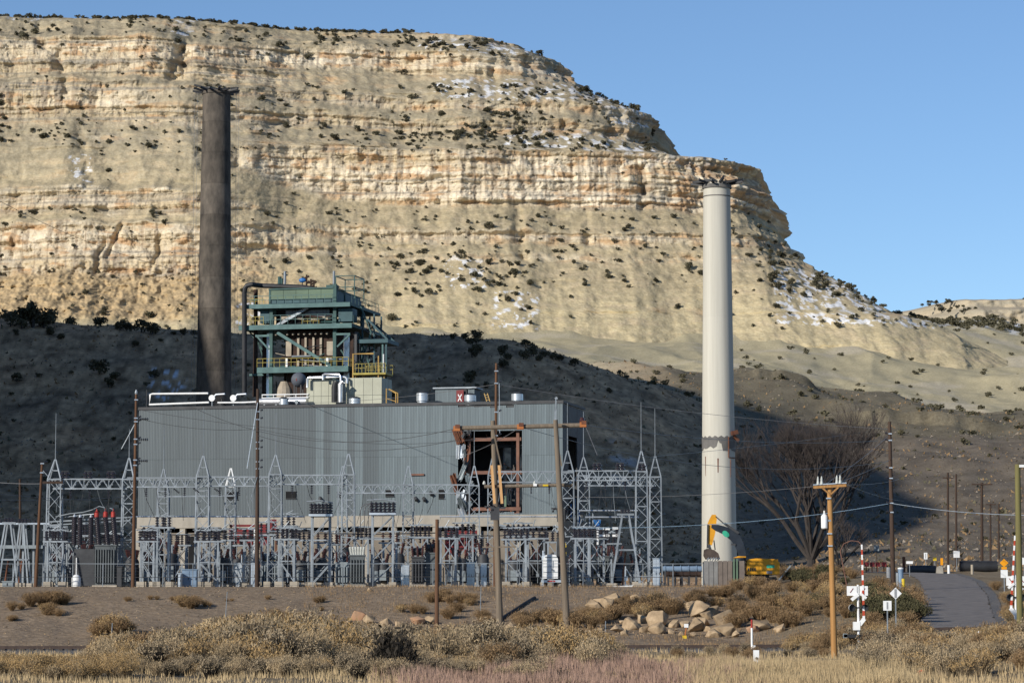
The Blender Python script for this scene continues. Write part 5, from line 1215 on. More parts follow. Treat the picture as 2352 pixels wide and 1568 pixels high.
# white equipment near the left, white insulating jar
x = XR(175, 290); t = thing('white_drum', 'white drum with a tall white post near the large transformer', 'drum', (x, 290, Gz(x, 290) - 0.05))
MB().lathe((0, 0, 0), [(0.42, 0), (0.46, 0.1), (0.46, 0.95), (0.3, 1.2), (0.08, 1.3)], 16).build('drum', 'white_paint', t, True); MB().tube([(0, 0, 1.2), (0, 0, 3.0)], 0.06, 6).build('post', 'white_paint', t)
# A frames
def aframe(px, rt, wpx, d, label, dep=2.2, bar_r=1262):
    x = XR(px, d); z0 = Gz(x, d) - 0.05; H_ = P(px, rt, d).z - z0; hw = wpx * d / FPX / 2
    t = thing('a_frame', label, 'A frame', (x, d, z0))
    for y in (0, dep):
        for s_ in (-1, 1): MB().bar((s_ * hw, y, 0.2), (s_ * hw * 0.22, y * 0.6 + dep * 0.2, H_), 0.15).build('leg', 'galv', t); MB().box((s_ * hw, y, 0.15), (0.9, 0.9, 0.6)).build('footing', 'footing', t)
    zz = P(px, bar_r, d).z - z0; f = 1 - 0.78 * zz / H_
    m = MB(); m.bar((-hw * f, 0.3, zz), (hw * f, 0.3, zz), 0.16); m.bar((-hw * f, dep - 0.3, zz), (hw * f, dep - 0.3, zz), 0.14); m.bar((-hw * 0.6, dep / 2, H_), (hw * 0.6, dep / 2, H_), 0.2); m.build('cross_bar', 'galv', t)
    m = MB(); m.tube([(-0.35, dep / 2, 0.2), (0, dep / 2, zz * 0.95)], 0.1, 6); m.build('strut', 'rust', t)
    for k in (-1, 0, 1): obj('post_insulator', POST, t, (0.35 * k, dep / 2, H_ + 0.1), 0, 0.9)
    return t
aframe(1438, 1180, 66, 292, 'tall galvanised A frame with splayed legs at the right end of the switchyard'); aframe(14, 1200, 52, 290, 'galvanised A frame with crossed legs beside the low grey box', 2.2, 1284); aframe(46, 1202, 36, 296, 'narrower galvanised A frame close to the leaning brown pole', 2.0, 1284)
# left edge: bus on posts
t = thing('bus_support', 'low grey steel bus support with upright posts behind the two short A frames', 'bus support', (XR(60, 300), 300, Gz(XR(60, 300), 300) - 0.05)); x0, x1 = XR(-10, 300) - t.location.x, XR(112, 300) - t.location.x; zz = P(60, 1202, 300).z - t.location.z
MB().bar((x0, 0, zz), (x1, 0, zz), 0.18).build('beam', 'galv_bright', t)
for px in (52, 76, 100): x = XR(px, 300) - t.location.x; MB().bar((x, 0, 0), (x, 0, zz), 0.2).build('post', 'galv', t)
zz2 = P(60, 1257, 300).z - t.location.z; MB().span((x0, -0.6, zz2 - 0.1), (x1 - 0.6, 0.6, zz2 + 0.25)).build('bus_duct', 'cabinet', t)
for k in range(9): obj('post_insulator', POST, t, (x0 + 0.5 + 0.5 * k, 0, zz + 0.1), 0, 0.7)
# dark pole behind at the left edge
# red steel sheets under the building front (between the columns)
def red_wall(pieces, d, label):
    a = P(pieces[0][0], pieces[0][1], d); z0 = Gz(a.x, d)
    t = thing('red_steel_wall', label, 'steel wall', (a.x, d, z0 - 0.05))
    for px0, r0, px1, r1, m2 in pieces:
        p0, p1 = P(px0, r1, d), P(px1, r0, d)
        MB().span((p0.x - a.x, 0, p0.z - z0), (p1.x - a.x, 0.12, p1.z - z0)).build('sheet', m2, t)
    m = MB()
    for px in (pieces[0][0] + 2, pieces[-1][2] - 2): x = XR(px, d) - a.x; m.bar((x, 0.2, 0), (x, 0.2, P(px, pieces[0][1], d).z - z0), 0.2)
    m.build('post', 'rust', t)
red_wall([(527, 1203, 585, 1208, 'red'), (525, 1213, 537, 1250, 'red'), (544, 1213, 560, 1246, 'red'), (566, 1213, 583, 1250, 'red'), (537.5, 1214, 543.5, 1262, 'white_paint'), (580, 1214, 587, 1272, 'white_paint'), (595, 1202, 620, 1250, 'red'), (616, 1191, 635, 1216, 'red')], 328, 'red and white steel sheets standing before the powerhouse columns')
red_wall([(1022, 1217, 1048, 1273, 'red'), (1049, 1216, 1066, 1262, 'red'), (1067, 1217, 1082, 1275, 'red'), (1083, 1216, 1096, 1268, 'red')], 326, 'dark red steel wall pieces below the torn hole')
# orange machine behind
x = XR(600, 322); t = thing('orange_machine', 'orange skid machine with a yellow guard behind the dark pole', 'machine', (x, 322, Gz(x, 322) - 0.05))
MB().span((-2.1, 0, 0.2), (1.6, 1.5, 2.0)).build('body', 'rust', t); MB().span((-1.9, -0.05, 2.0), (1.5, 1.4, 3.0)).build('hood', 'orange_steel', t)
m = MB()
for k in range(7): m.bar((-0.3 + 0.28 * k, -0.2, 3.0), (-0.3 + 0.28 * k, -0.2, 4.0), 0.07)
m.bar((-0.4, -0.2, 4.0), (1.5, -0.2, 4.0), 0.09); m.bar((-0.4, -0.2, 3.2), (1.5, -0.2, 3.2), 0.09); m.build('guard', 'yellow_rail', t)
MB().span((-1.8, 0.1, 3.0), (-0.6, 1.2, 3.6)).build('engine_cover', 'orange_steel', t)
# white tanker truck seen end on
d = 291; x = XR(1265, d); t = thing('white_tanker', 'white tank trailer parked end on in the switchyard', 'tanker', (x, d, Gz(x, d) - 0.05)); hgt = P(1265, 1272, d).z - t.location.z; w_ = 33 * d / FPX / 2
poly = [(-w_, 0.9), (w_, 0.9), (w_, hgt * 0.86), (w_ * 0.7, hgt * 0.98), (0, hgt), (-w_ * 0.7, hgt * 0.98), (-w_, hgt * 0.86)]
MB().prism(poly, 0, 6).build('tank', 'white_paint', t)
m = MB()
for zz in (0.45, 0.62, 0.8): m.span((-w_ - 0.02, -0.05, hgt * zz), (w_ + 0.02, -0.01, hgt * zz + 0.05))
m.span((0.2, -0.05, hgt * 0.6), (0.26, -0.015, hgt * 0.8)); m.build('band', 'cabinet', t)
MB().span((-w_ - 0.25, -0.3, 0.5), (w_ + 0.35, -0.06, 0.75)).build('bumper', 'galv_bright', t); MB().span((-0.35, -0.33, 0.55), (0.45, -0.301, 0.7)).build('tail_lamp', 'red_bright', t)
for s_ in (-1, 1):
    for y in (0.6, 1.7): MB().lathe((s_ * (w_ - 0.25) - 0.15, y, 0.5), [(0.15, 0), (0.5, 0), (0.5, 0.3), (0.15, 0.3)], 16, 'X').build('wheel', 'track_black', t)
MB().lathe((0.15, -0.2, hgt * 0.53), [(0.08, 0), (0.08, 0.18)], 10, 'Y').build('valve', 'steel_dark', t)
MB().prism([(-w_ * .8, hgt * 0.9), (w_ * .8, hgt * 0.9), (w_ * .8, hgt * 0.925), (-w_ * .8, hgt * 0.925)], -0.06, -0.02).build('top_band', 'cabinet', t)
for x_, r in ((w_ + 0.5, 0.5),): MB().tube([(x_, 0, 0.1), (x_ - 0.1, 0, 1.6)], 0.1, 6).build('landing_leg', 'galv_bright', t)
# yellow round discs of a signal behind the pole
x = XR(1291, 300); t = thing('yellow_disc_stand', 'dark panel with two yellow discs half hidden behind an H frame pole', 'panel', (x, 300, Gz(x, 300) - 0.05))
zq = P(1291, 1240, 300).z - t.location.z
MB().span((-0.55, 0.1, 0), (0.35, 0.4, zq + 0.3)).build('panel', 'steel_dark', t)
for r in (1252, 1271): MB().lathe((0.12, -0.02, P(1291, r, 300).z - t.location.z), [(0.02, 0), (0.36, 0.0), (0.36, 0.1)], 16, 'Y').build('disc', 'bollard_yellow', t)
# white bus fittings right
x = XR(1385, 296); t = thing('bus_fitting', 'bright white bus bars with black insulators right of the H frame', 'bus fitting', (x, 296.5, P(1385, 1237, 296).z + 0.02))
for k, (px0, px1, r) in enumerate(((1370, 1388, 1213), (1391, 1401, 1214), (1407, 1420, 1212), (1376, 1390, 1229), (1392, 1400, 1229), (1407, 1420, 1229))):
    a = P(px0, r, 296); b_ = P(px1, r, 296); MB().bar((a.x - x, 0, a.z - t.location.z), (b_.x - x, 0, b_.z - t.location.z), 0.22).build('bus_bar', 'white_paint', t)
for k, px in enumerate((1373, 1395, 1417)):
    for r in (1224, 1236): a = P(px, r, 296); obj('post_insulator', POST, t, (a.x - x, 0, a.z - t.location.z), 0, 0.9)
MB().bar((P(1373, 1213, 296).x - x, 0, P(1373, 1250, 296).z - t.location.z), (P(1373, 1213, 296).x - x, 0, P(1373, 1213, 296).z - t.location.z), 0.2).build('bus_post', 'white_paint', t)
a = P(1370, 1193, 318); x0 = a.x; t = thing('blue_tarp', 'torn bright blue tarp hanging behind the right hand switches', 'tarp', (x0, 318, Gz(x0, 318) - 0.05))
zz = a.z - t.location.z
m = MB(); m.add([(-0.4, 0, zz), (0.5, 0.1, zz), (0.4, 0.2, zz - 0.7), (0.1, 0, zz - 1.1), (-0.2, 0.1, zz - 0.5), (-0.4, 0.06, zz), (0.5, 0.16, zz), (0.4, 0.26, zz - 0.7), (0.1, 0.06, zz - 1.1), (-0.2, 0.16, zz - 0.5)], [(0, 4, 3, 2, 1), (5, 6, 7, 8, 9)]); m.build('sheet', 'blue_tarp', t)
MB().bar((-0.4, 0.15, 0), (-0.4, 0.15, zz + 0.8), 0.12).build('pole', 'galv', t); MB().bar((-0.4, 0.12, zz), (0.6, 0.12, zz + 0.02), 0.07).build('arm', 'galv', t)

# back row of the yard
rq = random.Random(31)
srcs = [o for o in COL.objects if o.name.startswith('oil_breaker') and o.parent is None]
for k, px in enumerate((150, 196, 300, 358, 392, 470, 545, 580, 655, 712, 752, 790, 862, 915, 985, 1035, 1085, 1110, 1200, 1232, 1300, 1350, 1392, 1420)):
    c = copy_tree(srcs[k % len(srcs)]); d = rq.uniform(311, 325); x = XR(px, d); c.location = (x, d, Gz(x, d) - 0.05); c.scale = (1.1, 1.0, rq.uniform(0.95, 1.45))
    tag(c, 'dark oil breaker in the crowded back row of the switchyard', 'circuit breaker', 'oil breakers in the back row')
srcs = [o for o in COL.objects if o.name.startswith('switch_stand') and o.parent is None]
for k, px in enumerate((128, 190, 345, 410, 480, 540, 612, 660, 745, 830, 925, 965, 1068, 1105, 1190, 1275, 1340, 1405)):
    c = copy_tree(srcs[(k * 5 + 2) % len(srcs)]); d = rq.uniform(310, 324); x = XR(px, d); c.location = (x, d, Gz(x, d) - 0.05); c.scale = (1, 1, rq.uniform(0.95, 1.2))
    tag(c, 'grey switch stand with black insulators in the back row of the yard', 'switch stand', 'switch stands in the back row')
# loose parts that fill the yard: conduits, small boxes, bus runs
FILLG = 'small pipe posts in the switchyard'
for k in range(46):
    px = rs.choice([rs.uniform(100, 300), rs.uniform(320, 700), rs.uniform(700, 1120), rs.uniform(1150, 1520)]); d = rs.uniform(294, 322); x = XR(px, d); z0 = Gz(x, d)
    hgt = rs.uniform(1.2, 4.6); m = MB(); m.bar((0, 0, -0.05), (0, 0, hgt), 0.1 + 0.06 * rs.random())
    if rs.random() < 0.7: m.box((0.05, -0.1, hgt * rs.uniform(0.4, 0.8)), (0.35, 0.22, 0.45))
    if rs.random() < 0.6: s_ = rs.choice([-1, 1]); m.bar((0, 0, hgt * 0.95), (s_ * rs.uniform(0.5, 1.2), 0, hgt * 0.55), 0.07)
    m.box((0, 0, 0.1), (0.5, 0.5, 0.35))
    o = m.build('pipe_post', rs.choice(['galv', 'galv', 'galv_bright', 'steel_dark']), None); o.location = (x, d, z0)
    tag(o, 'thin grey pipe post with a small box in the switchyard', 'post', FILLG)
for k, (px0, px1, r, d, m2) in enumerate([(100, 300, 1233, 299, 'wire_dark'), (320, 530, 1226, 299, 'wire_dark'), (530, 720, 1222, 299, 'wire_dark'), (700, 1050, 1224, 299, 'wire_dark'), (820, 1090, 1234, 301, 'galv'), (1150, 1400, 1218, 299, 'wire_dark'), (110, 310, 1246, 302, 'steel_dark'), (440, 640, 1232, 301, 'steel_dark'), (1010, 1260, 1228, 301, 'steel_dark')]):
    a, b_ = P(px0, r, d), P(px1, r - 2, d); m = MB(); m.tube([a, (a + b_) / 2 + Vector((0, 0, -0.12)), b_], 0.06, 5)
    single(m, 'bus_tube', m2, 'thin horizontal bus conductor strung across the switch stands', 'bus', a, 'bus conductors across the switchyard')

# ------------------------------------------------------------------ fence in front of the yard
def fence(pxa, pxb, da, db, rail_r, label, step=3.0, hgt=2.3):
    xa, xb = XR(pxa, da), XR(pxb, db); n = int(math.hypot(xb - xa, db - da) / step)
    t = thing('chain_link_fence', label, 'fence', (xa, da, Gz(xa, da)))
    pts = []
    for k in range(n + 1):
        f = k / n; x, y = xa + (xb - xa) * f, da + (db - da) * f; z = Gz(x, y); pts.append((x - xa, y - da, z - t.location.z))
        MB().tube([(x - xa, y - da, z - t.location.z - 0.3), (x - xa, y - da, z - t.location.z + hgt)], 0.04, 5).build('post', 'galv', t)
    for q, m2, rr in ((hgt, 'galv', 0.035), (hgt * 0.42, 'wire_dark', 0.03), (0.15, 'wire_dark', 0.02)):
        m = MB(); m.tube([(a, b_, c_ + q) for a, b_, c_ in pts], rr, 4); m.build('rail', m2, t)
    m = MB()
    for q in np.linspace(0.3, hgt - 0.1, 7): m.tube([(a, b_ + 0.03, c_ + q) for a, b_, c_ in pts], 0.006, 3)
    m.build('fence_wire', 'wire', t)
fence(-40, 1615, 286.5, 286.5, 1297, 'long chain link fence along the top of the bank before the switchyard')

# ------------------------------------------------------------------ wooden poles
def pole(px0, r0, px1, r1, d, m2, label, w0=0.36, w1=0.24, name='utility_pole', d1=None):
    p0 = P(px0, r0, d); x = p0.x; z0 = Gz(x, d); p1 = P(px1, r1, d1 or d)
    t = thing(name, label, 'utility pole', (x, d, z0))
    MB().tube([(0, 0, -0.6), ((p1.x - x) * 0.5, (p1.y - d) * 0.5, (p1.z - z0) * 0.5), (p1.x - x, p1.y - d, p1.z - z0)], [w0 / 2 * 1.05, (w0 + w1) / 4, w1 / 2], 12).build('pole_shaft', m2, t, True)
    t['_top'] = (p1.x, p1.y, p1.z)
    def at(row):
        f = (P(px0, row, d).z - z0) / (p1.z - z0); return Vector(((p1.x - x) * f, (p1.y - d) * f, (p1.z - z0) * f))
    return t, at
BRK = MB().box((0, 0, 0), (0.34, 0.3, 0.12)).mesh('bracket', 'galv_bright')
def clamps(t, at, rows, side=1):
    for r in rows:
        p = at(r); obj('bracket', BRK, t, tuple(p), 0.3)
        o = obj('pole_insulator', POST, t, tuple(p + Vector((0.3 * side, -0.05, 0.1))), 0, 0.55); o.rotation_euler = (0, 1.2 * side, 0)
t, at = pole(81, 1358, 97, 1062, 284.5, 'wood_brown', 'leaning brown wooden pole with a stubby cross arm by the left A frames'); 
p = at(1108); MB().bar((p.x + 0.2, p.y - 0.2, p.z), (p.x + 2.2, p.y - 0.2, p.z + 0.02), 0.24).build('cross_arm', 'wood_dark', t); MB().bar((p.x + 0.2, p.y - 0.2, p.z + 1.2), (p.x + 1.2, p.y - 0.2, p.z + 0.1), 0.06).build('arm_brace', 'galv', t); clamps(t, at, [1064, 1085])
t, at = pole(305, 1352, 313, 905, 284.5, 'wood_brown', 'tall brown wooden pole at the left end of the grey powerhouse wall'); clamps(t, at, [918, 960, 968, 1008, 1020, 1056, 1068]); MB().lathe(tuple(at(905)), [(0.12, 0), (0.16, 0.15), (0.06, 0.45)], 8).build('pole_cap', 'galv', t)
for r, w in ((962, 5), (1009, 5), (1058, 5)):
    p = at(r); o = obj('insulator_string', STRING, t, (p.x + 0.35, p.y, p.z), 0, 1.0); o.rotation_euler = (0, math.pi / 2, 0)
p = at(970); MB().bar(tuple(p), (p.x - 1.5, p.y + 0.8, p.z - 2.6), 0.08).build('guy_strut', 'galv', t)
t, at = pole(590, 1345, 592, 893, 286.0, 'wood_dark', 'tall dark brown wooden pole standing in front of the red steel sheets', 0.44, 0.3); clamps(t, at, [945, 963, 1015, 1030, 1060, 1076])
p = at(925); MB().bar((p.x, p.y - 0.2, p.z), (p.x - 1.0, p.y - 0.2, p.z - 6.6), 0.07).build('conduit', 'galv_bright', t)
m = MB(); p = at(1095); m.tube([(p.x, p.y - 0.2, p.z), (p.x - 0.6, p.y - 0.2, p.z - 2.2), (p.x - 0.4, p.y - 0.2, p.z - 2.6)], 0.05, 5); m.build('conduit', 'galv', t)
t4, at4 = pole(1137, 1347, 1140, 834, 285.5, 'wood_brown', 'tallest brown wooden pole rising in front of the torn hole', 0.42, 0.26); clamps(t4, at4, [852, 880, 946, 1000])
p = at4(880); MB().tube([(p.x + 0.3, p.y, p.z), (p.x + 0.35, p.y, p.z - 5)], 0.04, 5).build('ground_wire', 'galv_bright', t4)
t, at = pole(1003, 1452, 1004, 1192, 240, 'wood_orange', 'short plain brown post on the bank in front of the switchyard', 0.36, 0.3, 'wood_post')
t['category'] = 'post'; t.children[0].data.materials[0] = MATS['wood_brown']
# the H frame
dH = 241.0
a0 = P(1149, 1441, dH); a1 = P(1132, 966, dH); b0 = P(1303, 1457, dH - 3); b1 = P(1276, 964, dH - 3)
hf = thing('h_frame_pole', 'weathered grey H frame of two poles with a long timber cross arm', 'utility pole', (a0.x, dH, Gz(a0.x, dH)))
o3 = Vector(hf.location)
for q0, q1, w in ((a0, a1, 0.55), (b0, b1, 0.55)):
    MB().tube([Vector((q0.x, q0.y, Gz(q0.x, q0.y) - 0.6)) - o3, (q0 + q1) / 2 - o3, q1 - o3], [w * 0.55, w * 0.47, w * 0.36], 12).build('pole_shaft', 'wood_grey', hf, True)
def H(px, r, dd=0.0): return P(px, r, dH - 1.5 + dd) - o3
MB().tube([H(1046, 983, -0.5), H(1345, 976, -0.5)], 0.20, 8).build('cross_arm', 'wood_grey', hf)
MB().tube([H(1112, 1117, -0.6), H(1315, 1113, -0.6)], 0.15, 8).build('cross_arm', 'wood_grey', hf)
for px, r in ((1049, 984), (1195, 980), (1339, 975)):
    g = MB().box(tuple(H(px, r, -0.6)), (0.55, 0.5, 0.42)).build('arm_clamp', 'orange_steel', hf)
    MB().box(tuple(H(px + 2, r - 5, -0.7)), (0.4, 0.35, 0.3)).build('clamp_cap', 'rust', hf)
MB().lathe(tuple(H(1337, 972, -0.6)), [(0.2, 0), (0.24, 0.2), (0.15, 0.5)], 10).build('insulator', 'insul_brown', hf)
for (pa, ra), (pb_, rb2) in (((1131, 982), (1153, 1080)), ((1274, 982), (1290, 1070)), ((1276, 965), (1277, 915)), ((1277, 920), (1273, 975))):
    MB().bar(H(pa, ra, -0.5), H(pb_, rb2, -0.4), 0.12).build('brace', 'galv' if ra < 970 else 'wood_grey', hf)
MB().bar(H(1275, 916, -0.5), H(1280, 913, -0.5), 0.2).build('arm_cap', 'galv', hf)
for (pa, ra), (pb_, rb2) in (((1129, 1068), (1136, 1156)), ((1146, 1068), (1153, 1156))): MB().bar(H(pa, ra, -0.9), H(pb_, rb2, -0.9), 0.22).build('splint_timber', 'wood_fresh', hf)
for k, px in enumerate((1112, 1228, 1310)):
    MB().lathe(tuple(H(px, 1112, -0.6)), [(0.1, 0), (0.14, 0.08), (0.05, 0.3)], 8).build('insulator', 'insul_white', hf)
for px in (1220, 1262):
    q = H(px, 1117, -0.7); o = obj('insulator_string', STRING, hf, (q.x, q.y, q.z - 0.6), 0, 0.6)
MB().box(tuple(H(1229, 1113, -0.85)), (0.3, 0.05, 0.2)).build('tag_plate', 'sign_white', hf); MB().box(tuple(H(1253, 1114, -0.85)), (0.45, 0.05, 0.14)).build('tag_plate', 'bollard_yellow', hf)
rh = random.Random(4)
for cx_ in ((1137, 1168), (1290, 1172)):
    for k in range(9):
        q = H(cx_[0] + rh.uniform(-22, 22), cx_[1] + rh.uniform(-10, 12), -0.7)
        o = obj('pole_insulator', POST, hf, tuple(q), 0, 0.42); o.rotation_euler = (rh.uniform(-1, 1), rh.uniform(-1.5, 1.5), 0)
    MB().bar(H(cx_[0] - 24, cx_[1] - 5, -0.6), H(cx_[0] + 24, cx_[1] - 2, -0.6), 0.14).build('equipment_arm', 'steel_dark', hf)
    MB().box(tuple(H(cx_[0], cx_[1] + 12, -0.5)), (0.75, 0.5, 1.0)).build('cable_head', 'steel_dark', hf)
MB().bar(H(1108, 1256, -0.6), H(1185, 1255, -0.6), 0.12).build('low_arm', 'wood_grey', hf)
for (pa, ra), (pb_, rb2) in (((1147, 1205), (1162, 1208)), ((1270, 1208), (1285, 1210)), ((1285, 1210), (1300, 1228)), ((1272, 1208), (1280, 1222))): MB().bar(H(pa, ra, -0.6), H(pb_, rb2, -0.6), 0.16).build('cutout', 'galv', hf)
# wires
def sag(a, b_, s, n=14):
    return [a + (b_ - a) * (k / n) + Vector((0, 0, -s * 4 * (k / n) * (1 - k / n))) for k in range(n + 1)]
def wire(pa, pb_, s, label, m2='wire', r=0.026, grp=None):
    m = MB(); m.tube(sag(pa, pb_, s), r, 4); return single(m, 'overhead_wire', m2, label, 'wire', pa, grp)
LW = 'thin overhead wire strung between the wooden poles'
wire(P(315, 940, 284.5), P(1139, 985, 285.5), 1.2, 'high dark wire from the tall left pole to the tallest pole', 'wire_dark'); wire(P(315, 960, 284.5), P(592, 985, 286), 0.5, 'dark wire from the tall left pole to the dark brown pole', 'wire_dark'); wire(P(592, 985, 286), P(1139, 1002, 285.5), 1.1, 'dark wire from the dark brown pole to the tallest pole', 'wire_dark')
wire(P(440, 934, 286), P(1046, 984, 240), 2.2, 'dark wire from the powerhouse roof edge to the H frame arm', 'wire_dark'); wire(P(592, 1000, 286), P(1049, 1010, 240), 1.2, 'dark wire from the dark brown pole to the H frame arm end', 'wire_dark')
wire(P(1140, 882, 285.5), P(2045, 985, 300), 0.6, 'thin wire from the tallest pole to the dark pole by the road'); wire(P(1140, 882, 285.5), P(700, 925, 345), 0.4, 'thin wire from the tallest pole back over the powerhouse roof'); wire(P(1340, 975, 239), P(2045, 1010, 300), 0.8, 'thin wire from the right end of the H frame to the roadside pole'); wire(P(1196, 980, 239), P(2046, 1058, 300), 2.0, 'thin sagging wire from the H frame middle to the roadside pole'); wire(P(1049, 1050, 285), P(1196, 980, 239), 0.3, 'thin wire rising from the lattice tower to the H frame arm')
wire(P(1305, 1140, 240), P(1885, 1115, 185), 0.3, 'thin wire from the H frame pole to the new orange pole', 'wire', 0.018); wire(P(1315, 1212, 240), P(2046, 1155, 300), 0.7, 'bright low cable passing in front of the white chimney', 'galv_bright', 0.035, None); wire(P(2046, 1155, 300), P(2420, 1182, 300), 0.4, 'bright low cable running right past the far poles', 'galv_bright', 0.035, None)
wire(P(1500, 1048, 310), P(2000, 990, 400), 0.2, 'thin wire slanting up across the bare cottonwood tree'); wire(P(1344, 976, 239), P(1372, 1045, 236), 0.0, 'short stay wire at the right end of the H frame'); wire(P(0, 462, 500), P(400, 620, 430), 1.0, 'thin dark wire slanting across the cliff beside the dark chimney', 'wire_dark', 0.035)
for k in range(4): wire(P(1895 + 16 * k, 1112, 185), P(2040 + 12 * k, 1000 + 50 * k, 300), 0.2, 'thin service wire fanning from the new orange pole to the roadside pole', 'wire', 0.016, 'service wires of the orange pole')
wire(P(-30, 1105, 285), P(100, 1110, 284.5), 0.1, 'thin wire ending at the leaning brown pole', 'wire'); wire(P(-30, 1130, 285), P(290, 1150, 300), 0.2, 'thin wire passing low behind the leaning brown pole', 'wire'); wire(P(-20, 1148, 285), P(300, 1140, 300), 0.15, 'thin wire rising to the tower by the tall left pole')
# ------------------------------------------------------------------ ground lookups, track, road
def ground_at(px, row, d0=100.0, d1=420.0):
    ds_ = np.arange(d0, d1, 0.5); v = (row - 784.0) / FPX; k = ds_ / (CP + v * SP); xs_ = (px - 1176.0) / FPX * k; zs2 = CZ + (SP - v * CP) * k
    g = G(xs_, ds_); i = np.argmax(g >= zs2) if (g >= zs2).any() else len(ds_) - 1
    return Vector((float(xs_[i]), float(ds_[i]), float(g[i])))
def ribbon(name, m2, ys, cx, hw, dz, along='y', n=4):
    vs_, fs_ = [], []
    for i, s_ in enumerate(ys):
        for k in range(n + 1):
            o_ = (k / n * 2 - 1)
            x, y = (cx(s_) + hw(s_) * o_, s_) if along == 'y' else (s_, cx(s_) + hw(s_) * o_)
            vs_.append((x, y, 0))
    V_ = np.array(vs_); zz = G(V_[:, 0], V_[:, 1]); V_[:, 2] = zz + (dz(V_) if callable(dz) else dz)
    m_ = n + 1
    fs_ = [(i * m_ + k, i * m_ + k + 1, (i + 1) * m_ + k + 1, (i + 1) * m_ + k) if along == 'y' else (i * m_ + k, (i + 1) * m_ + k, (i + 1) * m_ + k + 1, i * m_ + k + 1) for i in range(len(ys) - 1) for k in range(n)]
    return MB().add(V_.tolist(), fs_).build(name, m2)
struct(ribbon('road', 'asphalt', np.arange(150, 421, 1.0), lambda y: road_c(y) + 0.22 * float(pn(y / 2.3, 1.7)), lambda y: road_w(y) + 0.35 * float(pn(y / 1.6, 4.1)), 0.07))
struct(ribbon('road_shoulder', 'ballast', np.arange(196, 400, 3.0), lambda y: road_c(y) + road_w(y) + 0.5, lambda y: 0.45, 0.05))
trk = lambda x: 193 + 0.11 * x
tz = lambda x: float(G(np.array([x]), np.array([trk(x)]))[0])
bal = ribbon('ballast_bed', 'ballast', np.arange(-75, 90, 1.5), trk, lambda s_: 2.6, lambda V_: 0.30 - 0.30 * np.clip(np.abs(V_[:, 1] - (193 + 0.11 * V_[:, 0])) / 2.6, 0, 1) ** 2 + 0.02, 'x', 6); struct(bal)
t = thing('railway_track', 'railway track on grey ballast running along the foot of the bank', 'railway track', (0, 193, 0))
for s_ in (-0.72, 0.72):
    pts = [(x, trk(x) + s_ - 193, tz(x) + 0.46) for x in np.arange(-75, 90, 3.0)]
    m = MB(); vs_, fs_ = [], []
    for x, y, z in pts: vs_ += [(x, y - 0.04, z - 0.12), (x, y + 0.04, z - 0.12), (x, y + 0.04, z + 0.06), (x, y - 0.04, z + 0.06)]
    for i in range(len(pts) - 1):
        for k in range(4): fs_.append((i * 4 + k, i * 4 + (k + 1) % 4, i * 4 + 4 + (k + 1) % 4, i * 4 + 4 + k))
    m.add(vs_, fs_).build('rail', 'rail_steel', t)
TIE = MB().box((0, 0, 0), (0.24, 2.5, 0.16)).mesh('sleeper', 'sleeper')
for x in np.concatenate([np.arange(-46, -24, 0.62), np.arange(4, 40, 0.62)]): obj('sleeper', TIE, t, (float(x), trk(x) - 193, tz(x) + 0.27), 0.11)

# ------------------------------------------------------------------ boulders
import bmesh
def boulder_mesh(seed, m2, flat=0.7):
    bm = bmesh.new(); rr = random.Random(seed)
    for _ in range(15):
        v = Vector((rr.gauss(0, 1), rr.gauss(0, 1), rr.gauss(0, 1))).normalized() * rr.uniform(0.44, 0.56); bm.verts.new((v.x * 1.25, v.y * 1.05, v.z * flat * 1.25))
    r_ = bmesh.ops.convex_hull(bm, input=bm.verts[:]); bmesh.ops.delete(bm, geom=[g for g in r_['geom_interior'] if isinstance(g, bmesh.types.BMVert)], context='VERTS')
    bmesh.ops.bevel(bm, geom=bm.edges[:], offset=0.045, segments=2, affect='EDGES', profile=0.6); bmesh.ops.subdivide_edges(bm, edges=[e for e in bm.edges if e.calc_length() > 0.2], cuts=2, use_grid_fill=True)
    for v in bm.verts: v.co *= 1 + 0.07 * float(pn(np.array([v.co.x * 5 + seed]), np.array([v.co.y * 5]), np.array([v.co.z * 5]))[0])
    me = bpy.data.meshes.new('boulder'); bm.to_mesh(me); bm.free(); me.materials.append(MATS[m2]); me.shade_smooth(); me.set_sharp_from_angle(angle=math.radians(24)); return me
BM = [boulder_mesh(i, 'boulder', 0.62 + 0.08 * (i % 3)) for i in range(6)]; BMR = boulder_mesh(9, 'boulder_red')
rbk = random.Random(8)
BL = [(827, 1424, 30, 1), (851, 1432, 26, 0), (886, 1436, 24, 0), (957, 1433, 30, 1), (987, 1432, 26, 0), (1171, 1452, 28, 0), (1190, 1451, 15, 0), (1133, 1448, 22, 0), (1210, 1420, 18, 0), (803, 1432, 14, 0), (915, 1438, 16, 0),
      (1362, 1402, 28, 0), (1386, 1400, 42, 0), (1405, 1388, 38, 0), (1464, 1386, 34, 0), (1552, 1395, 36, 0), (1588, 1402, 32, 0), (1607, 1415, 44, 0), (1634, 1411, 36, 0), (1623, 1422, 28, 0), (1481, 1430, 32, 0), (1512, 1437, 48, 0), (1450, 1445, 42, 0), (1416, 1452, 24, 0), (1481, 1451, 26, 0), (1510, 1453, 36, 0), (1546, 1440, 26, 0), (1573, 1440, 24, 0), (1607, 1439, 34, 0), (1600, 1451, 36, 0), (1627, 1449, 22, 0), (1657, 1437, 50, 0), (1661, 1456, 44, 0), (1638, 1462, 26, 0), (1378, 1458, 28, 0), (1435, 1459, 16, 0), (1745, 1447, 38, 0), (1728, 1452, 24, 1), (1790, 1451, 26, 0), (1540, 1455, 16, 0), (1565, 1458, 14, 0), (1690, 1462, 16, 0), (1430, 1432, 16, 0), (1590, 1460, 14, 0), (850, 1358, 12, 0)]
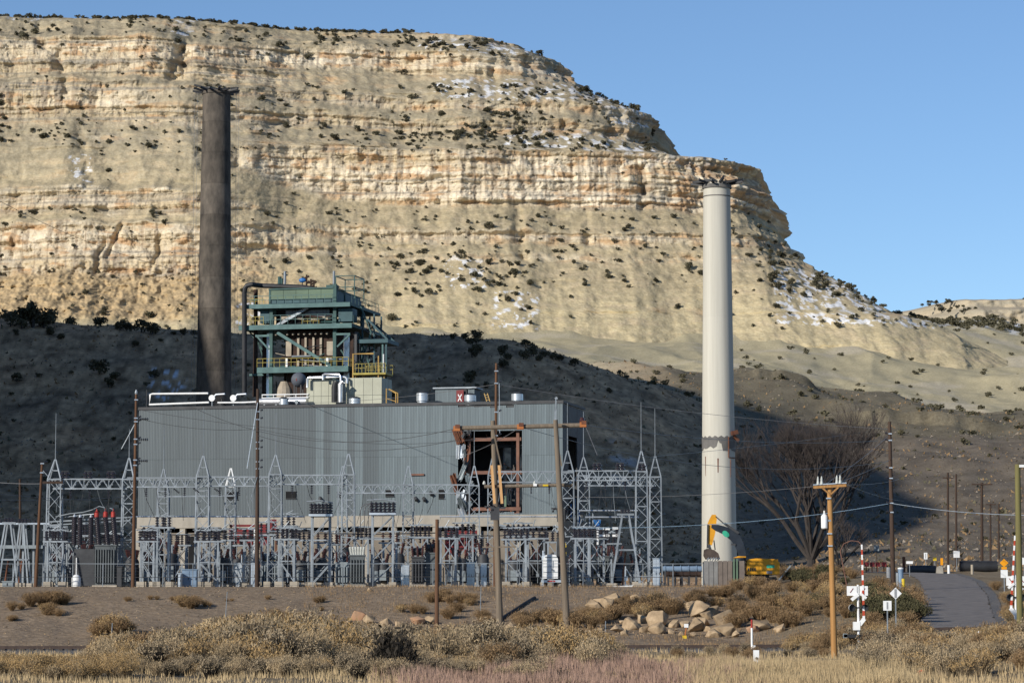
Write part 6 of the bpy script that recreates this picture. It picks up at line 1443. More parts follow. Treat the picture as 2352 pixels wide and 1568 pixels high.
for i, (px, row, w, red) in enumerate(BL):
    p = ground_at(px, row, 200, 300); s_ = w * p.y / FPX * 1.18
    o = obj('boulder', BMR if red else BM[i % 6], None, (p.x, p.y, p.z + s_ * 0.2), rbk.uniform(0, 6.28), (s_, s_, s_ * rbk.uniform(0.85, 1.25)))
    o.rotation_euler = (rbk.uniform(-0.3, 0.3), rbk.uniform(-0.3, 0.3), rbk.uniform(0, 6.28))
    if red: tag(o, 'reddish sandstone boulder lying at the foot of the bank', 'boulder', 'reddish boulders')
    elif px < 1250: tag(o, 'tan sandstone boulder at the foot of the bank below the switchyard', 'boulder', 'boulders below the switchyard')
    elif px < 1700: tag(o, 'tan sandstone boulder in the heap beside the railway track', 'boulder', 'boulders heaped by the track')
    else: tag(o, 'tan sandstone boulder standing apart behind the red and white marker', 'boulder', 'boulders behind the marker')
m = MB()
for k in range(260):
    px = rbk.choice([rbk.uniform(1010, 1120), rbk.uniform(1380, 1700), rbk.uniform(700, 1300)]); row = rbk.uniform(1440, 1466) if px < 1700 else 1450
    p = ground_at(px, row, 205, 270); s_ = rbk.uniform(0.06, 0.22)
    v8 = [(p.x + s_ * rbk.uniform(-1, 1), p.y + s_ * rbk.uniform(-1, 1), p.z + s_ * rbk.uniform(-0.3, 0.9)) for _ in range(5)]
    m.add(v8, [(0, 1, 2), (0, 2, 3), (0, 3, 4), (1, 2, 4), (2, 3, 4), (0, 1, 4)])
stuff(tag(m.build('rubble', 'boulder'), 'loose small stones scattered along the foot of the bank', 'rubble'))
rg_ = np.random.RandomState(77); ng = 9000; gx = rg_.uniform(-52, 34, ng); gy = rg_.uniform(205, 288, ng); gz = G(gx, gy); gs = 0.035 + 0.09 * rg_.uniform(0, 1, ng) ** 3
off_ = rg_.uniform(-1, 1, (ng, 4, 3)); off_[:, :, 2] *= 0.5; off_[:, 3, 2] = 0.9; gv = np.stack([gx, gy, gz], 1)[:, None, :] + off_ * gs[:, None, None]; k4 = np.arange(ng)[:, None] * 4
gf = np.concatenate([k4 + np.array([[0, 1, 3]]), k4 + np.array([[1, 2, 3]]), k4 + np.array([[2, 0, 3]])]); me = bpy.data.meshes.new('gravel'); me.from_pydata(gv.reshape(-1, 3).tolist(), [], gf.tolist()); me.materials.append(MATS['boulder']); stuff(tag(obj('gravel', me), 'loose gravel stones strewn over the bank below the switchyard', 'gravel'))
def strew(name, m2, n, px0, px1, d0, d1, s0, s1, label, cat, seed, tall=0.9):
    rg_ = np.random.RandomState(seed); gp = rg_.uniform(px0, px1, n); gy = np.exp(rg_.uniform(math.log(d0), math.log(d1), n)); gx = (gp - 1176) / FPX * gy; kp = fbm(gx / 25, gy / 40, seed * 1.0, 3) > rg_.uniform(-0.7, 0.5, n); gx, gy = gx[kp], gy[kp]; n = len(gx)
    gz = G(gx, gy); gs = s0 + (s1 - s0) * rg_.uniform(0, 1, n) ** 3; of = rg_.uniform(-1, 1, (n, 4, 3)); of[:, :, 2] *= 0.4; of[:, 3, 2] = tall; gv = np.stack([gx, gy, gz], 1)[:, None, :] + of * gs[:, None, None]; k4 = np.arange(n)[:, None] * 4
    gf = np.concatenate([k4 + np.array([[0, 1, 3]]), k4 + np.array([[1, 2, 3]]), k4 + np.array([[2, 0, 3]])]); me = bpy.data.meshes.new(name); me.from_pydata(gv.reshape(-1, 3).tolist(), [], gf.tolist()); me.materials.append(MATS[m2]); return stuff(tag(obj(name, me), label, cat))
strew('hill_stones', 'hill_stone', 16000, -60, 2420, 450, 1080, 0.12, 0.7, 'pale loose stones strewn over the hillsides', 'stones', 5)
strew('hill_tufts', 'brush_brown', 15000, -60, 2420, 450, 1080, 0.2, 0.7, 'low brown grass tufts on the hillsides', 'tufts', 6, 1.3)
strew('dark_tufts', 'juniper', 9000, -60, 2420, 450, 1080, 0.2, 0.8, 'low dark sage tufts on the hillsides', 'tufts', 7, 1.2)
# black drain hose down the bank
q = [ground_at(a, b, 205, 290) + Vector((0, 0, 0.08)) for a, b in ((1035, 1484), (1062, 1483), (1080, 1476), (1092, 1464), (1104, 1452), (1118, 1445), (1136, 1434), (1160, 1418), (1182, 1404), (1204, 1390), (1228, 1374))]
single(MB().tube(q, 0.16, 8), 'drain_hose', 'track_black', 'black drain hose winding down the bank past the H frame', 'hose', q[0])

# ------------------------------------------------------------------ excavator and things near the white chimney
dE = 318.0; eo = P(1720, 1345, dE); zE_ = Gz(eo.x, dE)
ex = thing('excavator', 'orange yellow tracked excavator with dark boom in front of the white chimney', 'excavator', (eo.x, dE, zE_ - 0.03))
def E(px, r): p = P(px, r, dE); return (p.x - eo.x, p.z - zE_ + 0.03)
zk = E(1720, 1322)[1]
for y in (-1.5, 0.9):
    L0, L1 = E(1696, 1330)[0], E(1784, 1330)[0]; zz = max(0.9, zk)
    poly = [(L0 + 0.4, 0), (L1 - 0.4, 0), (L1, zz * 0.4), (L1 - 0.2, zz * 0.9), (L0 + 0.2, zz * 0.9), (L0, zz * 0.4)]
    tr = MB().prism(poly, y, y + 0.6).build('crawler_track', 'track_black', ex)
    for k in range(5): MB().lathe((L0 + 0.6 + (L1 - L0 - 1.2) * k / 4, y - 0.03, zz * 0.35), [(0.05, 0), (0.24, 0), (0.24, 0.02)], 12, 'Y').build('roller', 'steel_dark', tr)
MB().span((E(1712, 1330)[0], -0.8, zk * 0.6), (E(1765, 1330)[0], 0.9, zk + 0.25)).build('undercarriage', 'steel_dark', ex)
def eprism(name, m2, pts, y0, y1): return MB().prism([E(a, b) for a, b in pts], y0, y1).build(name, m2, ex)
body = eprism('engine_house', 'cat_yellow', [(1713, 1319), (1786, 1319), (1784, 1284), (1735, 1282), (1716, 1284), (1713, 1292)], -1.4, 1.4)
eprism('counterweight', 'cat_yellow', [(1771, 1320), (1788, 1318), (1788, 1292), (1781, 1285), (1771, 1284.5)], -1.45, 1.45)
for k in range(4): MB().span((E(1715 + 5 * k, 1311)[0], -1.44, E(1715, 1311)[1]), (E(1718 + 5 * k, 1304)[0], -1.405, E(1715, 1304)[1])).build('louvre', 'steel_dark', ex)
MB().span((E(1758, 1304)[0], -1.46, E(1758, 1304)[1]), (E(1776, 1297)[0], -1.455, E(1758, 1297)[1])).build('green_logo', 'logo_green', ex)
MB().span((E(1758, 1317)[0], -1.44, E(1758, 1317)[1]), (E(1773, 1311)[0], -1.41, E(1758, 1311)[1])).build('white_plate', 'sign_grey', ex)
cab_ = eprism('cab', 'glass_dark', [(1683, 1322), (1707, 1322), (1707, 1281), (1690, 1279), (1684, 1284)], -1.35, 0.2)
eprism('cab_post', 'boom_navy', [(1683, 1321), (1686, 1321), (1688, 1279), (1685, 1281)], -1.38, -1.36); eprism('cab_roof', 'cat_yellow', [(1682, 1281), (1711, 1280.5), (1711, 1277.5), (1694, 1276.5)], -1.4, 0.25); eprism('cab_door', 'boom_navy', [(1696, 1321), (1706, 1321), (1706, 1304), (1696, 1304)], -1.39, -1.365)
def estrip(name, m2, A, B, y0, y1):
    m = MB(); n = len(A); a = [E(*p) for p in A]; b = [E(*p) for p in B]; vs_ = []
    for y in (y0, y1): vs_ += [(x, y, z) for x, z in a] + [(x, y, z) for x, z in b]
    q = 2 * n; fs_ = []
    for k in range(n - 1): fs_ += [(k, k + 1, n + k + 1, n + k), (q + k, q + n + k, q + n + k + 1, q + k + 1), (k, q + k, q + k + 1, k + 1), (n + k, n + k + 1, q + n + k + 1, q + n + k)]
    fs_ += [(0, n, q + n, q), (n - 1, q + n - 1, q + 2 * n - 1, 2 * n - 1)]
    return m.add(vs_, fs_).build(name, m2, ex)
estrip('boom', 'boom_navy', [(1714, 1288), (1713, 1268), (1708, 1246), (1699, 1226), (1681, 1213), (1662, 1207), (1650, 1204), (1635, 1204)], [(1701, 1290), (1697, 1272), (1689, 1252), (1680, 1240), (1664, 1227), (1652, 1221), (1642, 1217), (1634, 1211)], 0.3, 0.85)
cx_, cz_ = E(1667.5, 1225.5)
vs_ = [(cx_ + 0.42 * math.cos(a) * 0.9 + 0.1 * math.sin(a), 0.285, cz_ + 0.3 * math.sin(a) - 0.22 * math.cos(a)) for a in np.linspace(0, 2 * math.pi, 18, endpoint=False)]
MB().add(vs_, [tuple(range(17, -1, -1))]).build('round_logo', 'logo_green', ex)
eprism('stick', 'cat_yellow', [(1629, 1194), (1636, 1181), (1645, 1181), (1647, 1190), (1643, 1225), (1636, 1251), (1628, 1251), (1625, 1225), (1626, 1202)], 0.35, 0.8)
for (a, b), (c_, e_), w in (((1644, 1185), (1668, 1206), 0.12), ((1664, 1201), (1697, 1224), 0.26), ((1626, 1204), (1625, 1258), 0.16), ((1640, 1240), (1643, 1262), 0.12), ((1628, 1250), (1634, 1268), 0.3), ((1690, 1250), (1680, 1249), 0.2)):
    A_e, B_e = E(a, b), E(c_, e_); MB().bar((A_e[0], 0.25, A_e[1]), (B_e[0], 0.25, B_e[1]), w).build('hydraulic_ram', 'steel_dark', ex)
eprism('bucket', 'bucket', [(1618, 1262), (1624, 1259), (1640, 1262), (1650, 1270), (1654, 1283), (1640, 1281), (1622, 1284), (1617, 1275)], -0.1, 1.2)
m = MB()
for k in range(5): a, b = E(1628 + 6 * k, 1280); c_, e_ = E(1624 + 6 * k, 1286); m.bar((a, -0.12, b), (c_, -0.2, e_), 0.12)
m.build('bucket_tooth', 'galv', ex)
# sheet metal bin in front of it
dB = 300.0; p = P(1662, 1340, dB); zB = Gz(p.x, dB)
t = thing('sheet_metal_shed', 'rusty sheet metal bin with grey and brown panels before the excavator', 'shed', (p.x, dB, zB - 0.05))
zr = P(1662, 1286, dB).z - zB
for px0, px1, m2, y in ((1617, 1628, 'sheet_grey', 0), (1629, 1639, 'sheet_grey', 0.03), (1640, 1649, 'sheet_grey', 0), (1650, 1660, 'sheet_brown', 0.05), (1661, 1671, 'sheet_brown', 0.02), (1672, 1682, 'sheet_brown', 0.06), (1697, 1710, 'sheet_brown', 0.05)):
    MB().span((XR(px0, dB) - p.x, y, 0), (XR(px1, dB) - p.x, y + 0.06, zr)).build('wall_sheet', m2, t)
MB().span((XR(1617, dB) - p.x, 0.13, 0), (XR(1710, dB) - p.x, 2.0, zr - 0.1)).build('shed_body', 'steel_dark', t)
MB().span((XR(1684, dB) - p.x, -0.1, 0), (XR(1688, dB) - p.x, 0.1, zr + 0.2)).build('post', 'green_panel', t); MB().span((XR(1691, dB) - p.x, -0.1, 0), (XR(1695, dB) - p.x, 0.1, zr + 0.2)).build('post', 'green_panel', t)
# blue pipes lying left of the chimney
for px0, px1, r, d, m2, rr_ in ((1522, 1612, 1305, 340, 'blue_steel', 0.35), (1530, 1610, 1317, 338, 'casing', 0.3)):
    a, b = P(px0, r, d), P(px1, r, d); z0 = Gz(a.x, d)
    t = thing('pipe_length', 'long blue grey pipe on trestles left of the white chimney' if m2 == 'blue_steel' else 'dark rusty pipe lying under the blue grey pipe', 'pipe', (a.x, d, z0 - 0.05))
    MB().tube([(0, 0, a.z - z0), (b.x - a.x, 0, b.z - z0)], rr_, 14).build('pipe', m2, t, True)
    for k in range(5):
        x = (b.x - a.x) * (k + 0.3) / 5; MB().lathe((x, 0, a.z - z0), [(rr_, -0.05), (rr_ + 0.08, -0.05), (rr_ + 0.08, 0.05), (rr_, 0.05)], 14, 'X').build('flange', m2, t)
        MB().span((x - 0.1, -0.3, 0), (x + 0.1, 0.3, a.z - z0 - rr_ * 0.8)).build('trestle', 'steel_dark', t)
# fallen white metal strips and a trailer frame by the mound
for a, b, lab in (((1737, 1329), (1762, 1302), 'pale metal strip leaning up from the mound by the excavator'), ((1786, 1325), (1816, 1298), 'pale metal strip leaning right of the excavator')):
    q0 = ground_at(a[0], a[1] + 4, 250, 330); q1 = P(b[0], b[1], q0.y); single(MB().bar(q0 - Vector((0, 0, 0.1)), q1, 0.16), 'metal_strip', 'galv', lab, 'metal strip', q0)
q0 = ground_at(1745, 1331, 250, 330); t = thing('metal_trough', 'pale metal trough lying on the mound by the excavator', 'trough', q0); MB().prism([(-0.9, 0), (0.9, 0), (1.1, 0.35), (0.9, 0.35), (0.75, 0.1), (-0.75, 0.1), (-0.9, 0.35), (-1.1, 0.35)], -0.3, 0.3).build('trough', 'galv_bright', t)
# corrugated debris strip by the fence
q0 = ground_at(1428, 1343, 280, 290); t = thing('white_sheet_scrap', 'curled white metal scrap lying by the fence below the A frame', 'scrap', q0); MB().prism([(-1.0, 0.0), (1.0, 0.0), (1.2, 0.22), (0.6, 0.12), (-0.9, 0.08)], -0.3, 0.3).build('sheet', 'white_paint', t)

# ------------------------------------------------------------------ poles and signs on the right
def gpole(px, row, pxt, rt, d, m2, label, w0, w1):
    x = XR(px, d, row); z0 = Gz(x, d); p1 = P(pxt, rt, d); t = thing('utility_pole', label, 'utility pole', (x, d, z0))
    MB().tube([(0, 0, -0.8), ((p1.x - x) / 2, 0, (p1.z - z0) / 2), (p1.x - x, 0, p1.z - z0)], [w0 / 2, (w0 + w1) / 4, w1 / 2], 12).build('pole_shaft', m2, t, True)
    return t, (lambda r: Vector(((p1.x - x) * (P(px, r, d).z - z0) / (p1.z - z0), 0, P(px, r, d).z - z0)))
t, at = gpole(1917, 1517, 1905, 1112, 172, 'wood_orange', 'new orange wooden pole with a cross arm of pale insulator bells', 0.40, 0.30)
p = at(1119); dd_ = -0.25
MB().bar((p.x - 1.0, dd_, p.z + 0.0), (p.x + 0.98, dd_ + 0.02, p.z + 0.12), 0.16).build('cross_arm', 'wood_orange', t); MB().bar((p.x - 1.02, dd_ - 0.02, p.z + 0.15), (p.x + 1.0, dd_, p.z + 0.27), 0.07).build('arm_wire', 'galv_bright', t)
for s_ in (-1, 1): MB().bar((p.x + 0.5 * s_, dd_, p.z), (p.x, dd_, p.z - 0.45), 0.09).build('arm_brace', 'wood_orange', t)
for k, x in enumerate((-0.72, -0.50, 0.42, 0.62)): MB().lathe((p.x + x, dd_, p.z + 0.2 + 0.06 * x), [(0.1, 0), (0.09, 0.05), (0.06, 0.25), (0.07, 0.3), (0.03, 0.5)], 10).build('insulator_bell', 'insul_white', t)
p = at(1195); MB().lathe((p.x - 0.38, -0.1, p.z - 0.5), [(0.14, 0), (0.2, 0.05), (0.2, 0.75), (0.14, 0.85), (0.05, 0.9), (0.05, 1.1)], 14).build('transformer_can', 'sign_white', t, True); MB().bar((p.x - 0.25, -0.1, p.z), (p.x, -0.1, p.z), 0.12).build('can_bracket', 'galv', t)
for r in (1144, 1225, 1253): q = at(r); MB().box((q.x - 0.1, -0.2, q.z), (0.3, 0.1, 0.08)).build('bracket', 'galv_bright', t)
t, at = gpole(2052, 1352, 2043, 968, 290, 'wood_dark', 'tall dark wooden pole standing beside the road left verge', 0.5, 0.34)
for r in (996, 1011, 1074, 1098, 1155, 1176): q = at(r); obj('bracket', BRK, t, (q.x, -0.15, q.z)); o = obj('pole_insulator', POST, t, (q.x - 0.25, -0.15, q.z), 0, 0.6); o.rotation_euler = (0, -1.2, 0)
t, at = gpole(2343, 1462, 2337, 1066, 183, 'wood_green', 'olive green weathered pole with a white lamp at its top', 0.42, 0.36)
q = at(1070); MB().box((q.x + 0.35, -0.1, q.z), (0.55, 0.25, 0.16)).build('lamp_head', 'sign_white', t)
for i, (px, r0, rt, d, w, arm, lab) in enumerate(((2177, 1285, 1085, 470, 0.42, 1097, 'far dark pole with a short cross arm, one of a close pair'), (2196, 1282, 1088, 474, 0.4, None, 'far plain dark pole beside the pole with a short arm'), (2255, 1302, 1108, 440, 0.48, 1112, 'far dark pole with a wide T shaped cross arm'), (2275, 1295, 1155, 500, 0.36, 1158, 'small far pole with an arm behind the T shaped pole'), (2294, 1295, 1156, 505, 0.36, None, 'small far plain pole behind the T shaped pole'))):
    t, at = gpole(px, r0, px, rt, d, 'wood_dark', lab, w, w * 0.8)
    if arm: q = at(arm); hw = 1.6 if i == 2 else 0.9; MB().bar((q.x - hw, -0.2, q.z), (q.x + hw, -0.2, q.z), 0.2).build('cross_arm', 'wood_dark', t)
t, at = gpole(48, 1300, 46, 1100, 360, 'wood_dark', 'dark plain pole standing behind the left A frames', 0.35, 0.3)

def crossing(px, row, d, label, lean, full):
    x = XR(px, d, row); z0 = Gz(x, d); s_ = d / FPX
    t = thing('crossing_signal', label, 'crossing signal', (x, d, z0 - 0.1))
    Z = lambda r: P(px, r, d).z - z0 + 0.1
    X_ = lambda a: (a - px) * s_
    MB().tube([(0, 0, 0), (0, 0, Z(1342))], 0.075, 10).build('mast', 'sign_white', t)
    MB().lathe((0, 0, 0), [(0.2, 0), (0.2, 0.35), (0.1, 0.4)], 10).build('base', 'galv', t)
    for a, b, e_ in ((1946, 1969, 0.0), (1975, 1994, 0.02)):
        sg = MB().span((X_(a), -0.12 - e_, Z(1367)), (X_(b), -0.09 - e_, Z(1345))).build('crossbuck_plate', 'sign_white', t)
        m = MB(); m.bar((X_((a + b) / 2) - 0.12, -0.135 - e_, Z(1360)), (X_((a + b) / 2) + 0.08, -0.135 - e_, Z(1350)), 0.035); m.build('red_mark', 'red', sg)
    MB().bar((X_(1956), -0.15, Z(1377)), (X_(1972), -0.15, Z(1364)), 0.2).build('crossbuck_blade', 'sign_white', t); MB().bar((X_(1990), -0.15, Z(1373)), (X_(1976), -0.15, Z(1362)), 0.16).build('crossbuck_blade', 'sign_white', t)
    MB().bar((X_(1955), -0.05, Z(1395)), (X_(1990), -0.05, Z(1394)), 0.08).build('lamp_arm', 'steel_dark', t)
    for a in (1957, 1986):
        lp = MB().lathe((X_(a), -0.18, Z(1395)), [(0.02, 0), (0.24, 0), (0.24, 0.03)], 18, 'Y').build('lamp_disc', 'pipe_black', t)
        m = MB(); vs_, fs_ = [], []
        for k in range(10):
            an = math.pi * (0.0 + k / 9.0) + (0.5 if a < 1970 else 0); 
            for y in (-0.42, -0.15): vs_.append((X_(a) + 0.22 * math.cos(an), y, Z(1395) + 0.22 * math.sin(an)))
        fs_ = [(2 * k, 2 * k + 2, 2 * k + 3, 2 * k + 1) for k in range(9)]; m.add(vs_, fs_); m.build('visor', 'sign_white' if a < 1970 else 'pipe_black', lp)
    MB().span((X_(1960), -0.25, Z(1446)), (X_(1975), 0.2, Z(1427))).build('gate_motor', 'sign_white', t)
    MB().bar((X_(1974), -0.1, Z(1434)), (X_(1985), -0.1, Z(1420)), 0.24).build('gate_hinge', 'sign_white', t)
    MB().bar((X_(1937), -0.2, Z(1459)), (X_(1998), -0.2, Z(1461)), 0.2).build('counterweight_arm', 'pipe_black', t); MB().span((X_(1936), -0.3, Z(1464)), (X_(1945), -0.1, Z(1454))).build('counterweight', 'cabinet', t)
    n = 15; za, zb_ = Z(1425), Z(1250); xa, xb = X_(1984), X_(1981) + lean
    for k in range(n):
        f0, f1 = k / n, (k + 1) / n
        MB().bar((xa + (xb - xa) * f0, -0.12, za + (zb_ - za) * f0), (xa + (xb - xa) * f1, -0.12, za + (zb_ - za) * f1), 0.14 - 0.05 * f0).build('gate_stripe', 'sign_white' if k % 2 == 0 else 'hydrant_red', t)
    return t
crossing(1972, 1471, 182, 'railway crossing signal with raised striped gate left of the road', 0.0, True)
c2 = crossing(1972, 1471, 182, 'railway crossing signal with raised striped gate beside the olive green pole', -0.25, True)
x = XR(2334, 186, 1465); c2.location = (x, 186, Gz(x, 186) - 0.1); c2.scale = (-1, 1, 1)
def sign(px, rc, w, hgt, d, m2, label, shape='rect', base=None, two=None, pm='galv'):
    x = XR(px, d, rc); z0 = Gz(x, d); s_ = d / FPX; zc = P(px, rc, d).z - z0
    t = thing('road_sign', label, 'sign', (x, d, z0 - 0.1)); W_, H_ = w * s_ / 2, hgt * s_ / 2
    MB().bar((0, 0.05, 0), (0, 0.05, zc + 0.05), 0.08).build('post', pm, t)
    if shape == 'diamond':
        pl = MB().prism([(-W_, zc + 0.1), (0, zc - H_ + 0.1), (W_, zc + 0.1), (0, zc + H_ + 0.1)], -0.03, 0.0).build('plate', m2, t)
    else: pl = MB().span((-W_, -0.03, zc - H_ + 0.1), (W_, 0.0, zc + H_ + 0.1)).build('plate', m2, t)
    if two == 'band': MB().span((-W_ * 0.2, -0.04, zc - H_ * 0.75 + 0.1), (W_ * 0.2, -0.031, zc + H_ * 0.75 + 0.1)).build('dark_band', 'sign_grey', pl)
    if two == 'lines':
        m = MB()
        for k in range(3): m.span((-W_ * 0.7, -0.04, zc - H_ * 0.5 + 0.1 + k * H_ * 0.4), (W_ * 0.7, -0.031, zc - H_ * 0.42 + 0.1 + k * H_ * 0.4))
        m.build('printed_line', 'sign_grey', pl)
    return t
sign(2057, 1362, 28, 27, 200, 'sign_white', 'white diamond sign with a grey centre band left of the road', 'diamond', two='band')
sign(2038, 1390, 19, 22, 190, 'sign_white', 'white square sign with a grey centre band in the dark brush', two='band')
t = sign(2306, 1292, 20, 19, 290, 'sign_orange', 'orange diamond sign above a white plate right of the road', 'diamond'); s_ = 290 / FPX; zc = P(2306, 1317, 290).z - t.location.z
MB().span((-8 * s_, -0.03, zc - 9 * s_), (8 * s_, 0.0, zc + 9 * s_)).build('plate', 'sign_white', t); MB().span((-6 * s_, -0.03, zc + 10 * s_), (6 * s_, 0, zc + 16 * s_)).build('plate', 'sign_orange', t)
sign(2197, 1272, 14, 15, 400, 'sign_white', 'small white sign with printed lines beyond the bend of the road', two='lines')
sign(2013, 1258, 12, 13, 400, 'cabinet', 'pale blue sign on a post among the far brush', pm='wood_dark')
sign(2126, 1276, 8, 15, 390, 'sign_white', 'narrow white sign with dark band at the far bend', two='band'); sign(2089, 1291, 15, 6, 340, 'sign_white', 'low white name plate on two posts beside the far road')
sign(2147, 1283, 8, 8, 400, 'bollard_yellow', 'small yellow marker at the far bend of the road'); sign(2163, 1289, 6, 16, 395, 'sign_orange', 'upright orange panel at the far bend of the road')
sign(2352, 1288, 8, 16, 300, 'sign_white', 'white sign close behind the olive green pole')
def post(px, r0, r1, d, w, m2, label, name='bollard', cap=None):
    x = XR(px, d, r0); z0 = Gz(x, d); t = thing(name, label, 'post', (x, d, z0 - 0.1)); zt_ = P(px, r1, d).z - z0 + 0.1
    MB().tube([(0, 0, 0), (0, 0, zt_)], w / 2, 12).build('shaft', m2, t, True)
    if cap: MB().lathe((0, 0, zt_), [(w * 0.55, 0), (w * 0.55, 0.1), (w * 0.2, 0.16)], 12).build('cap', cap, t)
    return t
post(2075, 1358, 1328, 262, 0.32, 'bollard_yellow', 'yellow bollard beside the road near the dark pole'); post(2069, 1350, 1306, 268, 0.5, 'blue_steel', 'grey blue pipe post with a white cap beside the yellow bollard', cap='sign_white'); post(2062, 1352, 1315, 268, 0.3, 'galv', 'grey pipe post between the dark pole and the capped post'); post(2076, 1300, 1278, 380, 0.4, 'rust', 'rusty short post by the far road')
post(2041, 1320, 1302, 330, 0.5, 'sign_grey', 'pale concrete block post left of the dark pole'); post(2233, 1318, 1296, 360, 0.35, 'stripe_beige', 'pale timber guard post beside the culvert pipe'); post(2179, 1310, 1297, 370, 0.35, 'sign_white', 'white marker post at the far bend')
post(2249, 1500, 1455, 150, 0.09, 'galv', 'thin white tipped marker post in the brush before the road', 'marker_post', 'sign_white')
# concrete block and culvert pipes at the bend
p = P(2158, 1308, 375); t = thing('concrete_block', 'pale concrete block standing at the far bend of the road', 'block', (p.x, 375, Gz(p.x, 375) - 0.1)); MB().prism([(-0.45, 0), (0.45, 0), (0.35, 0.9), (0.0, 1.1), (-0.35, 0.9)], -0.4, 0.4).build('block', 'concrete', t)
a, b = P(2205, 1306, 385), P(2290, 1308, 385); t = thing('culvert_pipe', 'large dark culvert pipe lying right of the far road', 'pipe', (a.x, 385, Gz(a.x, 385) - 0.1)); MB().tube([(0, 0, 0.75), (b.x - a.x, 0, 0.75)], 0.75, 18).build('pipe', 'pipe_black', t, True)
a, b = P(2085, 1308, 380), P(2150, 1306, 380); t = thing('culvert_pipe', 'dark pipe lying across the end of the road bend', 'pipe', (a.x, 380, Gz(a.x, 380) - 0.1)); MB().tube([(0, 0, 0.55), (b.x - a.x, 0, 0.55)], 0.55, 16).build('pipe', 'steel_dark', t, True)
# red and white marker, white box, hydrant, yellow switch stand
d = 178; x = XR(1727, d, 1470); t = thing('marker_post', 'red and white marker post beside the track', 'marker', (x, d, Gz(x, d) - 0.1)); zz = P(1727, 1470, d).z - t.location.z
MB().tube([(0, 0, 0), (0, 0, P(1727, 1441, d).z - t.location.z)], 0.07, 8).build('white_part', 'sign_white', t); MB().tube([(0, 0, P(1727, 1441, d).z - t.location.z), (0, 0, P(1727, 1422, d).z - t.location.z)], 0.065, 8).build('red_part', 'red_bright', t)
MB().box((0.1, -0.1, P(1730, 1484, d).z - t.location.z), (0.2, 0.15, 0.16)).build('white_fitting', 'sign_white', t)
d = 140; x = XR(1738, d, 1535); t = thing('white_pedestal', 'white utility pedestal box in the foreground grass', 'utility box', (x, d, Gz(x, d) - 0.1)); s_ = d / FPX
Z = lambda r: P(1738, r, d).z - t.location.z
MB().span((-7 * s_, 0, 0), (6 * s_, 0.2, Z(1492))).build('post_body', 'sign_white', t); MB().span((-5 * s_, -0.1, Z(1535)), (9 * s_, -0.001, Z(1515))).build('meter_box', 'sign_white', t); MB().lathe((0.0, -0.06, Z(1511)), [(0.02, 0), (0.07, 0), (0.07, 0.05)], 12, 'Y').build('meter', 'steel_dark', t)
d = 124; x = XR(2117, d, 1560); t = thing('red_hydrant', 'small red rusty hydrant cap standing in the foreground brush', 'hydrant', (x, d, Gz(x, d) - 0.05)); zz = P(2117, 1537, d).z - t.location.z
MB().lathe((0, 0, 0), [(0.11, 0), (0.11, zz * 0.6), (0.15, zz * 0.65), (0.15, zz * 0.85), (0.08, zz)], 14).build('barrel', 'hydrant_red', t, True); MB().lathe((-0.2, 0, zz * 0.75), [(0.02, 0), (0.06, 0.02), (0.06, 0.1)], 10, 'X').build('outlet', 'hydrant_red', t)
p = ground_at(1572, 1466, 190, 240); t = thing('switch_stand_marker', 'small yellow railway switch lever beside the boulders', 'switch lever', p); MB().bar((0, 0, -0.05), (0.15, 0, 0.9), 0.1).build('lever', 'orange_steel', t); MB().box((0, 0, 0.1), (0.35, 0.25, 0.3)).build('foot', 'bollard_yellow', t); MB().box((0.15, -0.05, 1.05), (0.35, 0.05, 0.3)).build('target', 'sign_white', t)
for px, r0, r1, pxt, rt_ in ((255, 1478, 200, 258, 1430), (517, 1430, 210, 522, 1358), (1390, 1470, 215, 1391, 1425), (1103, 1410, 240, 1105, 1345)):
    p = ground_at(px, r0, 180, 285); q = P(pxt, rt_, p.y); single(MB().tube([p - Vector((0, 0, 0.2)), q], 0.035, 5), 'thin_stake', 'galv', 'thin leaning metal stake stuck in the bank', 'stake', p, 'metal stakes on the bank')
# curved bare branch arch of a lamp behind the gate
p0 = P(1945, 1300, 300); zz = Gz(p0.x, 300); m = MB(); m.tube([Vector((p0.x, 300, zz - 0.1)), P(1930, 1265, 300), P(1938, 1248, 300), P(1955, 1241, 300), P(1972, 1243, 300), P(1982, 1254, 300)], 0.06, 6); single(m, 'bent_pipe', 'rust_beam', 'thin brown bent pipe arching behind the striped gate', 'pipe', (p0.x, 300, zz))
# far red barrier boards among brush
for k, px in enumerate((1990, 2003, 2016, 2030)):
    x = XR(px, 385, 1290); t = thing('red_barrier', 'small red barrier board standing among the far brush', 'barrier', (x, 385, Gz(x, 385) - 0.1), 0, 'red barrier boards'); MB().span((-0.3, 0, 0.9), (0.35, 0.08, 1.5)).build('board', 'red', t); MB().bar((0, 0.1, 0), (0, 0.1, 1.5), 0.12).build('post', 'rust', t)
